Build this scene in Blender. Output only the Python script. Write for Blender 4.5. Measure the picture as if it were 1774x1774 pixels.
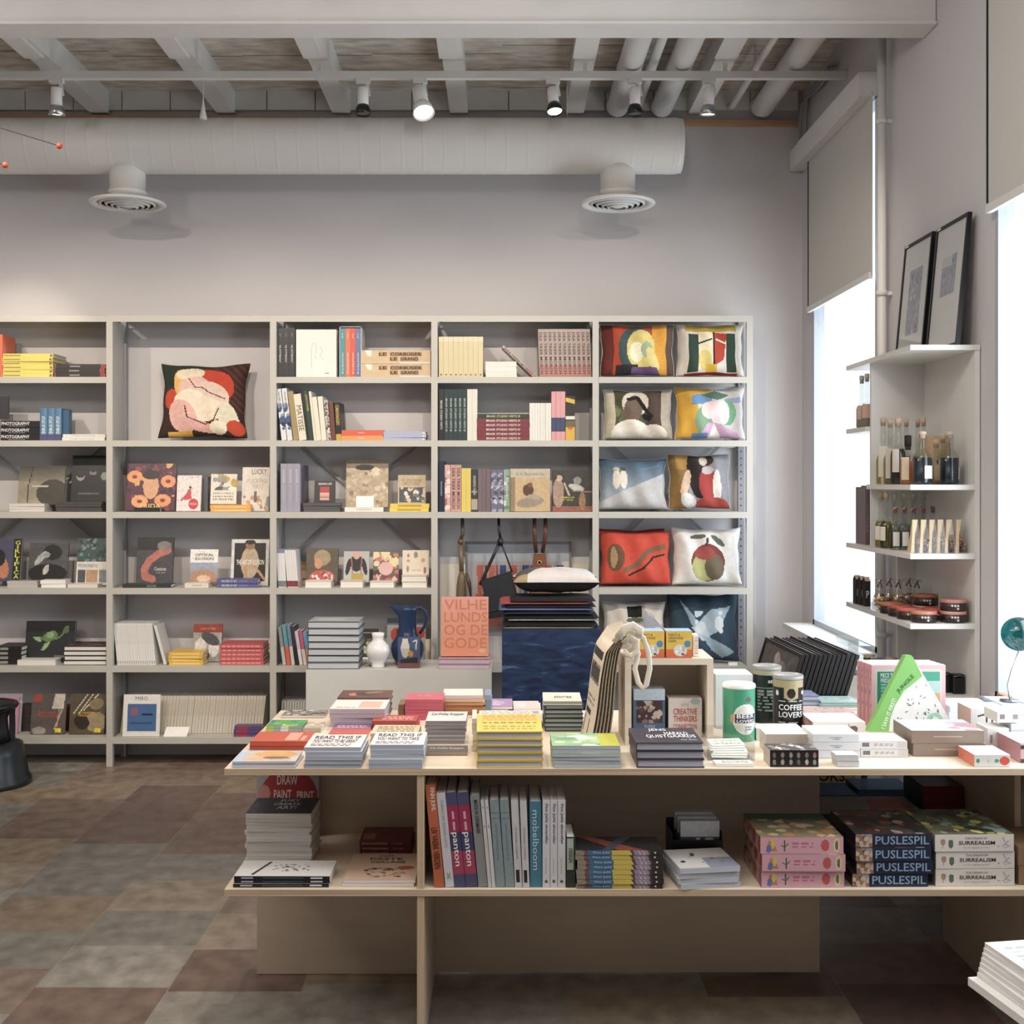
import bpy, math, random
import numpy as np
from mathutils import Matrix, Vector
random.seed(7)
for _o in list(bpy.data.objects): bpy.data.objects.remove(_o)
SC = bpy.context.scene
C = SC.collection
PI = math.pi
F, CX, CY, EH = 2100.0, 870.0, 835.0, 1.585      # lens in pixels, horizon, eye height
def X(px, Y): return (px-CX)*Y/F
def Z(py, Y): return EH-(py-CY)*Y/F

# ---------------------------------------------------------------- camera, sky, exposure, large lights
cam = bpy.data.cameras.new('camera'); camo = bpy.data.objects.new('camera', cam); C.objects.link(camo)
camo.location = (0, 0, EH); camo.rotation_euler = (PI/2, 0, 0)
cam.sensor_width = 36; cam.lens = 36*F/1774
cam.shift_x = (887-CX)/1774; cam.shift_y = (CY-887)/1774
cam.clip_start = .05
SC.camera = camo
w = bpy.data.worlds.new('daylight'); SC.world = w; w.use_nodes = True
bg = w.node_tree.nodes['Background']; bg.inputs[0].default_value = (.93, .97, 1, 1); bg.inputs[1].default_value = 1.7
SC.view_settings.view_transform = 'Standard'; SC.view_settings.look = 'None'
SC.view_settings.gamma = 1; SC.view_settings.use_curve_mapping = False
SC.view_settings.exposure = -0.25
def area(name, loc, rot, sx, sy, power, col=(1, 1, 1)):
    l = bpy.data.lights.new(name, 'AREA'); l.shape = 'RECTANGLE'; l.size = sx; l.size_y = sy; l.energy = power; l.color = col
    o = bpy.data.objects.new(name, l); C.objects.link(o); o.location = loc; o.rotation_euler = rot; return o
def spot(name, loc, target, power, angle=60, blend=.6, rad=.02, col=(1, .86, .70), parent=None):
    l = bpy.data.lights.new(name, 'SPOT'); l.energy = power; l.spot_size = math.radians(angle); l.spot_blend = blend
    l.shadow_soft_size = rad; l.color = col
    o = bpy.data.objects.new(name, l); C.objects.link(o); o.location = loc
    o.rotation_euler = (Vector(target)-Vector(loc)).to_track_quat('-Z', 'Y').to_euler()
    return o
XW = 1.746     # wall_right
YB = 7.05      # wall_back
# daylight through the two windows
area('daylight_window_far', (XW+.25, 6.21, 1.66), (0, PI/2, 0), 1.7, 1.15, 32, (.86, .94, 1))
area('daylight_window_near', (XW+.25, 3.45, 1.68), (0, PI/2, 0), 1.7, 1.6, 66, (.88, .95, 1))
# unseen soft fill added overhead, standing in for the room's general light
area('overhead_fill', (-1.4, 1.5, 3.6), (0, 0, 0), 4.5, 2.4, 92, (1, .93, .85))

def glow(name, loc, power, rad, col):
    l = bpy.data.lights.new(name, 'POINT'); l.energy = power; l.shadow_soft_size = rad; l.color = col
    o = bpy.data.objects.new(name, l); C.objects.link(o); o.location = loc
glow('fill_point', (-2.9, 3.0, 3.2), 52, .18, (1, .93, .86))  # unseen point lights added as fill to brighten ceiling and walls
glow('fill_point', (.2, 2.6, 3.2), 52, .18, (1, .94, .88))
# ---------------------------------------------------------------- materials
def lin(c):
    if isinstance(c, str):
        c = c.lstrip('#')
        if len(c) == 3: c = ''.join(a*2 for a in c)
        c = tuple(int(c[i:i+2], 16)/255 for i in (0, 2, 4))
    g = .3*c[0]+.59*c[1]+.11*c[2]; c = tuple(g+(x-g)*.84 for x in c)
    return tuple(x/12.92 if x <= .04045 else ((x+.055)/1.055)**2.4 for x in c)
def mat(name):
    m = bpy.data.materials.new(name); m.use_nodes = True
    nt = m.node_tree; return m, nt, nt.nodes['Principled BSDF']
def N(nt, kind, **k):
    n = nt.nodes.new(kind)
    for a, b in k.items():
        if hasattr(n, a): setattr(n, a, b)
        else: n.inputs[a].default_value = b
    return n
def L(nt, a, b): nt.links.new(a, b)
def noise_mix(nt, base_socket, scale, amt, detail=4, stretch=None, coord='Object'):
    tc = N(nt, 'ShaderNodeTexCoord'); mp = N(nt, 'ShaderNodeMapping')
    if stretch: mp.inputs['Scale'].default_value = stretch
    L(nt, tc.outputs[coord], mp.inputs['Vector'])
    no = N(nt, 'ShaderNodeTexNoise'); no.inputs['Scale'].default_value = scale; no.inputs['Detail'].default_value = detail
    L(nt, mp.outputs[0], no.inputs['Vector'])
    mr = N(nt, 'ShaderNodeMapRange'); mr.inputs[1].default_value = .3; mr.inputs[2].default_value = .7
    mr.inputs[3].default_value = 1-amt; mr.inputs[4].default_value = 1+amt
    L(nt, no.outputs['Fac'], mr.inputs[0])
    vm = N(nt, 'ShaderNodeVectorMath', operation='SCALE')
    L(nt, base_socket, vm.inputs[0]); L(nt, mr.outputs[0], vm.inputs['Scale'])
    return vm.outputs[0], no.outputs['Fac']
def attr_mat(name, rough=.5, scale=40, amt=.03, bump=0, stretch=None, coat=0, metal=0):
    m, nt, p = mat(name)
    a = N(nt, 'ShaderNodeAttribute', attribute_name='Col')
    c, f = noise_mix(nt, a.outputs['Color'], scale, amt, stretch=stretch)
    L(nt, c, p.inputs['Base Color']); p.inputs['Roughness'].default_value = rough
    p.inputs['Coat Weight'].default_value = coat; p.inputs['Metallic'].default_value = metal
    if bump:
        b = N(nt, 'ShaderNodeBump'); b.inputs['Strength'].default_value = bump; b.inputs['Distance'].default_value = .002
        L(nt, f, b.inputs['Height']); L(nt, b.outputs[0], p.inputs['Normal'])
    return m
def flat_mat(name, col, rough=.5, scale=20, amt=.04, metal=0, bump=0, stretch=None, dist=.002):
    m, nt, p = mat(name)
    rgb = N(nt, 'ShaderNodeRGB'); rgb.outputs[0].default_value = (*lin(col), 1)
    c, f = noise_mix(nt, rgb.outputs[0], scale, amt, stretch=stretch)
    L(nt, c, p.inputs['Base Color']); p.inputs['Roughness'].default_value = rough; p.inputs['Metallic'].default_value = metal
    if bump:
        b = N(nt, 'ShaderNodeBump'); b.inputs['Strength'].default_value = bump; b.inputs['Distance'].default_value = dist
        L(nt, f, b.inputs['Height']); L(nt, b.outputs[0], p.inputs['Normal'])
    return m
M = {}
M['print'] = attr_mat('printed_cover', .42, 60, .02)
M['gloss'] = attr_mat('laminated_cover', .22, 60, .02)
M['matte'] = attr_mat('matte_board', .7, 60, .03)
M['pages'] = attr_mat('page_edges', .85, 1, .12, .3, stretch=(8, 8, 900))
M['pagesv'] = attr_mat('page_edges_upright', .85, 1, .12, .3, stretch=(900, 8, 8))
M['cloth'] = attr_mat('woven_cloth', .95, 260, .06, .5)
M['leather'] = attr_mat('leather', .45, 90, .08, .4)
M['metal'] = attr_mat('metal', .3, 40, .03, metal=1)
M['plastic'] = attr_mat('plastic', .35, 40, .03)
M['ceram'] = attr_mat('glazed_ceramic', .12, 10, .02)
M['wall'] = flat_mat('painted_plaster', '#c8c5c8', .9, 1.3, .025, bump=.15, dist=.01)
M['blind'] = flat_mat('blind_fabric', '#c4c4bf', .9, 300, .03, bump=.1)
M['wpaint'] = flat_mat('white_paint', '#d9d8d6', .5, 3, .04, bump=.1)
M['joist'] = flat_mat('painted_timber', '#dcdad6', .65, 6, .07, bump=.5, stretch=(1, .2, 1), dist=.006)
M['duct'] = flat_mat('painted_duct', '#dcdad6', .45, 3, .02)
M['steel'] = flat_mat('shelf_steel', '#bab8b0', .45, 5, .02)
M['steel2'] = flat_mat('post_steel', '#8f9096', .5, 5, .02)
M['tower'] = flat_mat('tower_laminate', '#dddcd8', .4, 5, .02)
M['plinth'] = flat_mat('plinth_laminate', '#cdcdca', .45, 5, .02)
M['rawwood'] = flat_mat('raw_batten', '#b98a5f', .7, 8, .15, stretch=(.3, 3, 3))
M['frame'] = flat_mat('window_frame', '#aab2bd', .35, 5, .02)
M['black'] = flat_mat('black_plastic', '#0d0e10', .4, 30, .1)
M['navy'] = None
def ply(name, col, st, amt=.09):
    m, nt, p = mat(name)
    rgb = N(nt, 'ShaderNodeRGB'); rgb.outputs[0].default_value = (*lin(col), 1)
    c, f = noise_mix(nt, rgb.outputs[0], 2.2, amt, 6, stretch=st)
    L(nt, c, p.inputs['Base Color']); p.inputs['Roughness'].default_value = .5
    return m
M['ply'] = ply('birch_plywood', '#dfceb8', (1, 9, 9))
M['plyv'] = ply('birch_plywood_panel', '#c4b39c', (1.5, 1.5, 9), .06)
M['plyedge'] = ply('plywood_edge', '#c4ab8c', (.6, .6, 160), .32)
M['plyedgev'] = ply('plywood_edge_upright', '#c4ab8c', (160, .6, .6), .32)
def m_navy():
    m, nt, p = mat('scuffed_navy_paint')
    tc = N(nt, 'ShaderNodeTexCoord'); mp = N(nt, 'ShaderNodeMapping'); mp.inputs['Scale'].default_value = (3, 3, 11)
    no = N(nt, 'ShaderNodeTexNoise'); no.inputs['Scale'].default_value = 2; no.inputs['Detail'].default_value = 8; no.inputs['Distortion'].default_value = 1.5
    L(nt, tc.outputs['Object'], mp.inputs[0]); L(nt, mp.outputs[0], no.inputs['Vector'])
    r = N(nt, 'ShaderNodeValToRGB'); e = r.color_ramp.elements
    e[0].position = .35; e[0].color = (*lin('#16264a'), 1); e[1].position = .62; e[1].color = (*lin('#23406e'), 1)
    x = e.new(.72); x.color = (*lin('#5d7a9e'), 1)
    L(nt, no.outputs['Fac'], r.inputs[0]); L(nt, r.outputs[0], p.inputs['Base Color']); p.inputs['Roughness'].default_value = .5
    return m
M['navy'] = m_navy()
def m_boards():
    m, nt, p = mat('limewashed_boards')
    tc = N(nt, 'ShaderNodeTexCoord'); sx = N(nt, 'ShaderNodeSeparateXYZ'); L(nt, tc.outputs['Object'], sx.inputs[0])
    # narrow joints between boards that run along X; offset from bay to bay
    bay = N(nt, 'ShaderNodeMath', operation='MULTIPLY'); bay.inputs[1].default_value = 1/.69; L(nt, sx.outputs[0], bay.inputs[0])
    fl = N(nt, 'ShaderNodeMath', operation='FLOOR'); L(nt, bay.outputs[0], fl.inputs[0])
    wn = N(nt, 'ShaderNodeTexWhiteNoise', noise_dimensions='1D'); L(nt, fl.outputs[0], wn.inputs['W'])
    ad = N(nt, 'ShaderNodeMath', operation='MULTIPLY_ADD'); ad.inputs[1].default_value = .3; L(nt, wn.outputs['Value'], ad.inputs[0]); L(nt, sx.outputs[1], ad.inputs[2])
    fr = N(nt, 'ShaderNodeMath', operation='PINGPONG'); fr.inputs[1].default_value = .17; L(nt, ad.outputs[0], fr.inputs[0])
    st = N(nt, 'ShaderNodeMath', operation='LESS_THAN'); st.inputs[1].default_value = .004; L(nt, fr.outputs[0], st.inputs[0])
    rgb = N(nt, 'ShaderNodeRGB'); rgb.outputs[0].default_value = (*lin('#cdc1b3'), 1)
    c, f = noise_mix(nt, rgb.outputs[0], 7, .28, 8, stretch=(1, 2.5, 1))
    mx = N(nt, 'ShaderNodeMix', data_type='RGBA'); L(nt, st.outputs[0], mx.inputs[0]); L(nt, c, mx.inputs[6]); mx.inputs[7].default_value = (*lin('#4d4740'), 1)
    L(nt, mx.outputs[2], p.inputs['Base Color']); p.inputs['Roughness'].default_value = .85
    return m
M['boards'] = m_boards()
def m_slate():
    m, nt, p = mat('slate_flags')
    def MA(op, a, b=None, c=None):
        n = N(nt, 'ShaderNodeMath', operation=op)
        for i, v in enumerate((a, b, c)):
            if v is None: continue
            if isinstance(v, (int, float)): n.inputs[i].default_value = v
            else: L(nt, v, n.inputs[i])
        return n.outputs[0]
    tc = N(nt, 'ShaderNodeTexCoord'); sx = N(nt, 'ShaderNodeSeparateXYZ'); L(nt, tc.outputs['Object'], sx.inputs[0])
    u = MA('MULTIPLY', MA('ADD', sx.outputs[0], 1.045), 1/.42); iu = MA('FLOOR', u); fu = MA('SUBTRACT', u, iu)
    wn = N(nt, 'ShaderNodeTexWhiteNoise', noise_dimensions='1D'); L(nt, iu, wn.inputs['W'])
    v = MA('MULTIPLY_ADD', sx.outputs[1], 1/.34, MA('MULTIPLY', wn.outputs['Value'], 5.0)); iv = MA('FLOOR', v); fv = MA('SUBTRACT', v, iv)
    cb = N(nt, 'ShaderNodeCombineXYZ'); L(nt, iu, cb.inputs[0]); L(nt, iv, cb.inputs[1])
    w2 = N(nt, 'ShaderNodeTexWhiteNoise', noise_dimensions='2D'); L(nt, cb.outputs[0], w2.inputs['Vector'])
    r = N(nt, 'ShaderNodeValToRGB'); r.color_ramp.interpolation = 'CONSTANT'; e = r.color_ramp.elements
    cols = ['#837266', '#745e55', '#918372', '#7f7a72', '#8a7863', '#6d564e', '#8f8a82', '#7a665a']
    e[0].position = 0; e[0].color = (*lin(cols[0]), 1); e[1].position = 1/8; e[1].color = (*lin(cols[1]), 1)
    for i in range(2, 8): x = e.new(i/8); x.color = (*lin(cols[i]), 1)
    L(nt, w2.outputs['Value'], r.inputs[0])
    c, f = noise_mix(nt, r.outputs[0], 11, .30, 13, stretch=(1.3, 1, 1))
    eu = MA('MULTIPLY', MA('MINIMUM', fu, MA('SUBTRACT', 1.0, fu)), .42); ev = MA('MULTIPLY', MA('MINIMUM', fv, MA('SUBTRACT', 1.0, fv)), .34)
    g = MA('LESS_THAN', MA('MINIMUM', eu, ev), .0022)
    no2 = N(nt, 'ShaderNodeTexNoise'); no2.inputs['Scale'].default_value = 2.5; L(nt, tc.outputs['Object'], no2.inputs['Vector'])
    gm = MA('MULTIPLY', g, MA('GREATER_THAN', no2.outputs['Fac'], .47))
    mx = N(nt, 'ShaderNodeMix', data_type='RGBA'); L(nt, MA('MULTIPLY', gm, .6), mx.inputs[0]); L(nt, c, mx.inputs[6]); mx.inputs[7].default_value = (*lin('#9a8d7c'), 1)
    L(nt, mx.outputs[2], p.inputs['Base Color'])
    L(nt, MA('MULTIPLY_ADD', f, .3, .28), p.inputs['Roughness'])
    b = N(nt, 'ShaderNodeBump'); b.inputs['Strength'].default_value = .35; b.inputs['Distance'].default_value = .004
    L(nt, f, b.inputs['Height']); L(nt, b.outputs[0], p.inputs['Normal'])
    return m
M['slate'] = m_slate()
def clear(name, col=(1, 1, 1), tint=.12, rough=.03):
    m, nt, p = mat(name); nt.nodes.remove(p)
    out = nt.nodes['Material Output']
    tr = N(nt, 'ShaderNodeBsdfTransparent'); tr.inputs[0].default_value = (*col, 1)
    gl = N(nt, 'ShaderNodeBsdfGlossy'); gl.inputs['Roughness'].default_value = rough
    lw = N(nt, 'ShaderNodeLayerWeight'); lw.inputs['Blend'].default_value = .5
    pw = N(nt, 'ShaderNodeMath', operation='POWER'); pw.inputs[1].default_value = 3.5; L(nt, lw.outputs['Facing'], pw.inputs[0])
    a = N(nt, 'ShaderNodeMath', operation='MULTIPLY_ADD'); a.inputs[1].default_value = .28; a.inputs[2].default_value = .03+tint*.15
    L(nt, pw.outputs[0], a.inputs[0])
    mx = N(nt, 'ShaderNodeMixShader'); L(nt, a.outputs[0], mx.inputs[0]); L(nt, tr.outputs[0], mx.inputs[1]); L(nt, gl.outputs[0], mx.inputs[2])
    L(nt, mx.outputs[0], out.inputs['Surface']); return m
M['pane'] = clear('window_glass', (.97, .985, 1), .02)
M['glass'] = clear('bottle_glass', (.90, .92, .90))
M['acrylic'] = clear('clear_acrylic', (.95, .96, .96))
M['teal'] = clear('teal_glass', (.03, .30, .30), .5)
M['amber'] = clear('honey_glass', (.75, .32, .12), .3)
M['gold'] = clear('golden_liquor', (.75, .68, .35), .2)
M['film'] = clear('cellophane', (.95, .94, .93), .5, .12)
def emis(name, col, s):
    m, nt, p = mat(name); p.inputs['Emission Color'].default_value = (*col, 1); p.inputs['Emission Strength'].default_value = s
    p.inputs['Base Color'].default_value = (1, 1, 1, 1); return m
M['bulb'] = emis('lamp_lens', (1, .93, .8), 14)

# ---------------------------------------------------------------- mesh builder
_tc = {}
def tmesh(s, bold):
    k = (s, bold)
    if k in _tc: return _tc[k]
    cu = bpy.data.curves.new('t', 'FONT'); cu.body = s; cu.offset = .012*bold; cu.resolution_u = 2
    ob = bpy.data.objects.new('t', cu); me = ob.to_mesh()
    v = np.array([(p.co.x, p.co.y) for p in me.vertices]) if len(me.vertices) else np.zeros((1, 2))
    f = [tuple(p.vertices) for p in me.polygons]
    mn = v.min(0); mx = v.max(0); v = (v-mn)/np.maximum(mx-mn, 1e-6)
    ob.to_mesh_clear(); bpy.data.objects.remove(ob); bpy.data.curves.remove(cu)
    _tc[k] = (v, f); return _tc[k]
class MB:
    def __init__(s): s.v = []; s.f = []; s.c = []; s.m = []; s.mats = ['print']; s.cm = 0; s.sm = []; s.smooth = False
    def use(s, name):
        if not s.f and s.mats == ['print']: s.mats = [name]; s.cm = 0
        elif name in s.mats: s.cm = s.mats.index(name)
        else: s.mats.append(name); s.cm = len(s.mats)-1
        return s
    def face(s, idx, col):
        s.f.append(tuple(idx)); s.c.append(col); s.m.append(s.cm); s.sm.append(s.smooth)
    def poly(s, pts, col):
        b = len(s.v); s.v += [tuple(p) for p in pts]; s.face(range(b, b+len(pts)), lin(col)); return s
    def box(s, x0, x1, y0, y1, z0, z1, col='#888', cols=None):
        c = lin(col); b = len(s.v)
        s.v += [(x0, y0, z0), (x1, y0, z0), (x1, y1, z0), (x0, y1, z0), (x0, y0, z1), (x1, y0, z1), (x1, y1, z1), (x0, y1, z1)]
        q = dict(bottom=(3, 2, 1, 0), top=(4, 5, 6, 7), front=(0, 1, 5, 4), back=(2, 3, 7, 6), left=(3, 0, 4, 7), right=(1, 2, 6, 5))
        for n, f in q.items(): s.face([b+i for i in f], lin(cols[n]) if cols and n in cols else c)
        return s
    def rbox(s, x0, x1, y0, y1, z0, z1, r, col='#888', n=4):   # rounded in plan and softened at the top and bottom rims
        c = lin(col); rings = []
        e = min(r*.5, (z1-z0)*.45)
        for z, ins in ((z0, e), (z0+e, 0), (z1-e, 0), (z1, e)):
            pts = []
            for (qx, qy, a0) in ((x1-r, y1-r, 0), (x0+r, y1-r, PI/2), (x0+r, y0+r, PI), (x1-r, y0+r, 1.5*PI)):
                for k in range(n+1):
                    a = a0+k*PI/2/n; pts.append((qx+(r-ins)*math.cos(a), qy+(r-ins)*math.sin(a), z))
            b = len(s.v); s.v += pts; rings.append(range(b, b+len(pts)))
        m = len(rings[0])
        for a, b2 in zip(rings, rings[1:]):
            for i in range(m): s.face((a[i], a[(i+1) % m], b2[(i+1) % m], b2[i]), c)
        s.face(list(rings[0])[::-1], c); s.face(list(rings[-1]), c); return s
    def bar(s, a, b, w, h, col='#888', up=(0, 0, 1)):
        a = Vector(a); b = Vector(b); d = (b-a).normalized(); u = Vector(up)
        if abs(d.dot(u)) > .98: u = Vector((1, 0, 0))
        sd = d.cross(u).normalized(); u = sd.cross(d).normalized(); k = len(s.v); c = lin(col)
        for p in (a, b):
            for i, j in ((-1, -1), (1, -1), (1, 1), (-1, 1)): s.v.append(tuple(p+sd*w/2*i+u*h/2*j))
        for f in ((0, 1, 2, 3), (7, 6, 5, 4), (0, 4, 5, 1), (1, 5, 6, 2), (2, 6, 7, 3), (3, 7, 4, 0)): s.face([k+i for i in f], c)
        return s
    def tube(s, path, r, col='#888', n=10, cap=True, w=None):
        """round tube along a path; with w the section is a flat ribbon w wide and 2r thick"""
        path = [Vector(p) for p in path]; c = lin(col); rings = []; pu = None
        for i, p in enumerate(path):
            d = (path[min(i+1, len(path)-1)]-path[max(i-1, 0)]).normalized()
            if pu is None: pu = Vector((0, 1, 0)) if abs(d.y) < .9 else Vector((1, 0, 0))
            sd = d.cross(pu).normalized(); u = sd.cross(d).normalized(); pu = u
            rr = r[i] if isinstance(r, (list, tuple)) else r
            b = len(s.v)
            for k in range(n):
                a = 2*PI*k/n; s.v.append(tuple(p+sd*(w/2 if w else rr)*math.cos(a)+u*rr*math.sin(a)))
            rings.append(b)
        sm = s.smooth; s.smooth = True
        for a, b in zip(rings, rings[1:]):
            for k in range(n): s.face((a+k, a+(k+1) % n, b+(k+1) % n, b+k), c)
        s.smooth = sm
        if cap: s.face([rings[0]+k for k in range(n)][::-1], c); s.face([rings[-1]+k for k in range(n)], c)
        return s
    def lathe(s, prof, col='#888', n=24, cx=0, cy=0, cols=None, mtx=None):
        b0 = len(s.v); c = lin(col)
        for (r, z) in prof:
            for k in range(n):
                a = 2*PI*k/n; p = Vector((cx+r*math.cos(a), cy+r*math.sin(a), z))
                s.v.append(tuple(mtx @ p if mtx else p))
        sm = s.smooth; s.smooth = True
        for j in range(len(prof)-1):
            cc = lin(cols[j]) if cols else c
            for k in range(n):
                a = b0+j*n+k; a2 = b0+j*n+(k+1) % n; s.face((a, a2, a2+n, a+n), cc)
        s.smooth = sm
        if prof[0][0] > 1e-6: s.face([b0+k for k in range(n)][::-1], lin(cols[0]) if cols else c)
        if prof[-1][0] > 1e-6: s.face([b0+(len(prof)-1)*n+k for k in range(n)], lin(cols[-1]) if cols else c)
        return s
    def grid(s, fn, arr, flip=False, smooth=False):
        """fn(u,v)->point; arr[row,col,3] linear colours, row 0 at v=0"""
        R, Q = arr.shape[0], arr.shape[1]; b = len(s.v)
        for j in range(R+1):
            for i in range(Q+1): s.v.append(tuple(fn(i/Q, j/R)))
        sm = s.smooth; s.smooth = smooth
        for j in range(R):
            for i in range(Q):
                a = b+j*(Q+1)+i; f = (a, a+1, a+Q+2, a+Q+1)
                s.face(f[::-1] if flip else f, tuple(arr[j, i]))
        s.smooth = sm; return s
    def plane_art(s, o, ux, uy, arr):
        o = Vector(o); ux = Vector(ux); uy = Vector(uy); return s.grid(lambda u, v: o+ux*u+uy*v, arr)
    def text(s, body, o, ux, uy, col, bold=0, lift=.0006):
        v, f = tmesh(body, bold); o = Vector(o); ux = Vector(ux); uy = Vector(uy); n = ux.cross(uy).normalized()*lift; b = len(s.v); c = lin(col)
        s.v += [tuple(o+ux*float(p[0])+uy*float(p[1])+n) for p in v]
        for q in f: s.face([b+i for i in q], c)
        return s
    def xform(s, m): s.v = [tuple(m @ Vector(p)) for p in s.v]; return s
    def bounds(s): a = np.array(s.v); return a.min(0), a.max(0)
    def mesh(s, name):
        me = bpy.data.meshes.new(name); me.from_pydata(s.v, [], s.f)
        ca = me.color_attributes.new('Col', 'FLOAT_COLOR', 'CORNER')
        n = np.array([len(f) for f in s.f]); cols = np.ones((int(n.sum()), 4), np.float32)
        cols[:, :3] = np.repeat(np.array(s.c, np.float32), n, axis=0); ca.data.foreach_set('color', cols.ravel())
        for k in s.mats: me.materials.append(M[k])
        me.polygons.foreach_set('material_index', s.m); me.polygons.foreach_set('use_smooth', s.sm)
        me.update(); return me
    def build(s, name, parent=None, loc=None, **t):
        if not s.f: return None
        o = bpy.data.objects.new(name, s.mesh(name)); C.objects.link(o)
        if parent: o.parent = parent
        if loc: o.location = loc
        tag(o, **t); return o
LABELS = []
def tag(o, label=None, cat=None, group=None, kind=None):
    if label: o['label'] = label; LABELS.append(label)
    if cat: o['category'] = cat
    if group: o['group'] = group
    if kind: o['kind'] = kind
    return o
def thing(name, label, cat, loc=(0, 0, 0), rot=(0, 0, 0), group=None):
    o = bpy.data.objects.new(name, None); C.objects.link(o); o.location = loc; o.rotation_euler = rot
    o.empty_display_size = .02; return tag(o, label, cat, group)
def dup(root, loc=None, rot=None, label=None):
    r = root.copy(); C.objects.link(r)
    if loc is not None: r.location = loc
    if rot is not None: r.rotation_euler = rot
    if label: r['label'] = label; LABELS.append(label)
    for ch in list(root.children):
        c = ch.copy(); C.objects.link(c); c.parent = r
        for g in list(ch.children):
            d = g.copy(); C.objects.link(d); d.parent = c
    return r
def struct(mb, name): return mb.build(name, kind='structure')

# ---------------------------------------------------------------- printed pictures (arrays of colours laid on real covers and cushions)
def art(w, h, bg, ops=(), n=40, seed=0):
    Q = n; R = max(4, int(round(n*h/w))); rng = np.random.RandomState(seed)
    A = np.zeros((R, Q, 3)); A[:] = lin(bg)
    u, v = np.meshgrid((np.arange(Q)+.5)/Q, (np.arange(R)+.5)/R)
    asp = h/w
    for op in ops:
        k = op[0]
        if k == 'e':
            _, cx, cy, rx, ry, ro, col = op; t = math.radians(ro); du = u-cx; dv = (v-cy)*asp
            a = du*math.cos(t)+dv*math.sin(t); b = -du*math.sin(t)+dv*math.cos(t)
            m = (a/rx)**2+(b/(ry*asp))**2 < 1; A[m] = lin(col)
        elif k == 'r': _, x0, y0, x1, y1, col = op; A[(u >= x0) & (u < x1) & (v >= y0) & (v < y1)] = lin(col)
        elif k == 'p':
            pts = op[1]; m = np.zeros_like(u, bool); j = len(pts)-1
            for i in range(len(pts)):
                xi, yi = pts[i]; xj, yj = pts[j]
                if yi != yj: m ^= ((yi > v) != (yj > v)) & (u < (xj-xi)*(v-yi)/(yj-yi)+xi)
                j = i
            A[m] = lin(op[2])
        elif k == 'l':
            _, pts, wd, col = op
            for (x0, y0), (x1, y1) in zip(pts, pts[1:]):
                dx = x1-x0; dy = (y1-y0)*asp; t = np.clip(((u-x0)*dx+(v-y0)*asp*dy)/(dx*dx+dy*dy+1e-9), 0, 1)
                A[np.hypot(u-x0-t*dx, (v-y0)*asp-t*dy) < wd/2] = lin(col)
        elif k == 'n':
            amt = op[1]; g = rng.rand(max(2, R//3)+2, max(2, Q//3)+2)
            iy = np.linspace(0, g.shape[0]-1.01, R); ix = np.linspace(0, g.shape[1]-1.01, Q)
            y0 = iy.astype(int); x0 = ix.astype(int); fy = (iy-y0)[:, None]; fx = (ix-x0)[None]
            gg = g[y0][:, x0]*(1-fy)*(1-fx)+g[y0+1][:, x0]*fy*(1-fx)+g[y0][:, x0+1]*(1-fy)*fx+g[y0+1][:, x0+1]*fy*fx
            A *= (1+amt*(gg-.5)*2)[..., None]
        elif k == 'blob':
            _, x0, y0, x1, y1, cnt, size, cols = op
            for _i in range(cnt):
                cx, cy = rng.uniform(x0, x1), rng.uniform(y0, y1); s = size*rng.uniform(.5, 1.2); e = rng.uniform(.5, 1.5); t = rng.uniform(0, PI)
                du = u-cx; dv = (v-cy)*asp; a = du*math.cos(t)+dv*math.sin(t); b = -du*math.sin(t)+dv*math.cos(t)
                m = ((a/s)**2+(b/(s*e))**2 < 1) & (u >= x0) & (u < x1) & (v >= y0) & (v < y1); A[m] = lin(cols[rng.randint(len(cols))])
        elif k == 't':                  # rows of small lettering too fine to read
            _, x0, y0, x1, y1, rows, col = op; hh = (y1-y0)/rows
            for i in range(rows):
                yy = y1-(i+.75)*hh; xx = x0
                while xx < x1:
                    wd = rng.uniform(.03, .12); m = (u >= xx) & (u < min(xx+wd, x1)) & (v >= yy) & (v < yy+hh*.55); A[m] = lin(col); xx += wd+.03
        elif k == 'g':                  # printed gradient from colour a (bottom) to b (top) in a band
            _, y0, y1, ca, cb = op; t = np.clip((v-y0)/(y1-y0), 0, 1)[..., None]; m = (v >= y0) & (v < y1)
            G = np.array(lin(ca))*(1-t)+np.array(lin(cb))*t; A[m] = G[m]
        elif k == 's': _, per, col = op; A[((u+v*asp)/per % 1) < .5] = lin(col)
    return np.clip(A, 0, 1)
# ---------------------------------------------------------------- the room
HC = 3.85
struct(MB().use('slate').box(-5, XW, -3, YB, -.05, 0), 'floor')
struct(MB().use('wall').box(-5.1, XW+.06, YB, YB+.12, -.05, HC), 'wall_back')
struct(MB().use('wall').box(-5.1, -5, -3, YB, -.05, HC), 'wall_left')
struct(MB().use('wall').box(-5.1, XW+.06, -3.1, -3, -.05, HC), 'wall_front')
W1 = (5.63, 6.79, .79, 3.40); W2 = (2.55, 4.28, .82, 3.60)
mb = MB().use('wall')
def seg(y0, y1, z0, z1): mb.box(XW, XW+.06, y0, y1, z0, z1)
seg(-3, W2[0], -.05, HC); seg(W2[0], W2[1], -.05, W2[2]); seg(W2[0], W2[1], W2[3], HC)
seg(W2[1], W1[0], -.05, HC); seg(W1[0], W1[1], -.05, W1[2]); seg(W1[0], W1[1], W1[3], HC); seg(W1[1], YB, -.05, HC)
struct(mb, 'wall_right')
ceil = struct(MB().use('boards').box(-5, XW, -3, YB, HC, HC+.05), 'ceiling')
jz = 3.72
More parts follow.
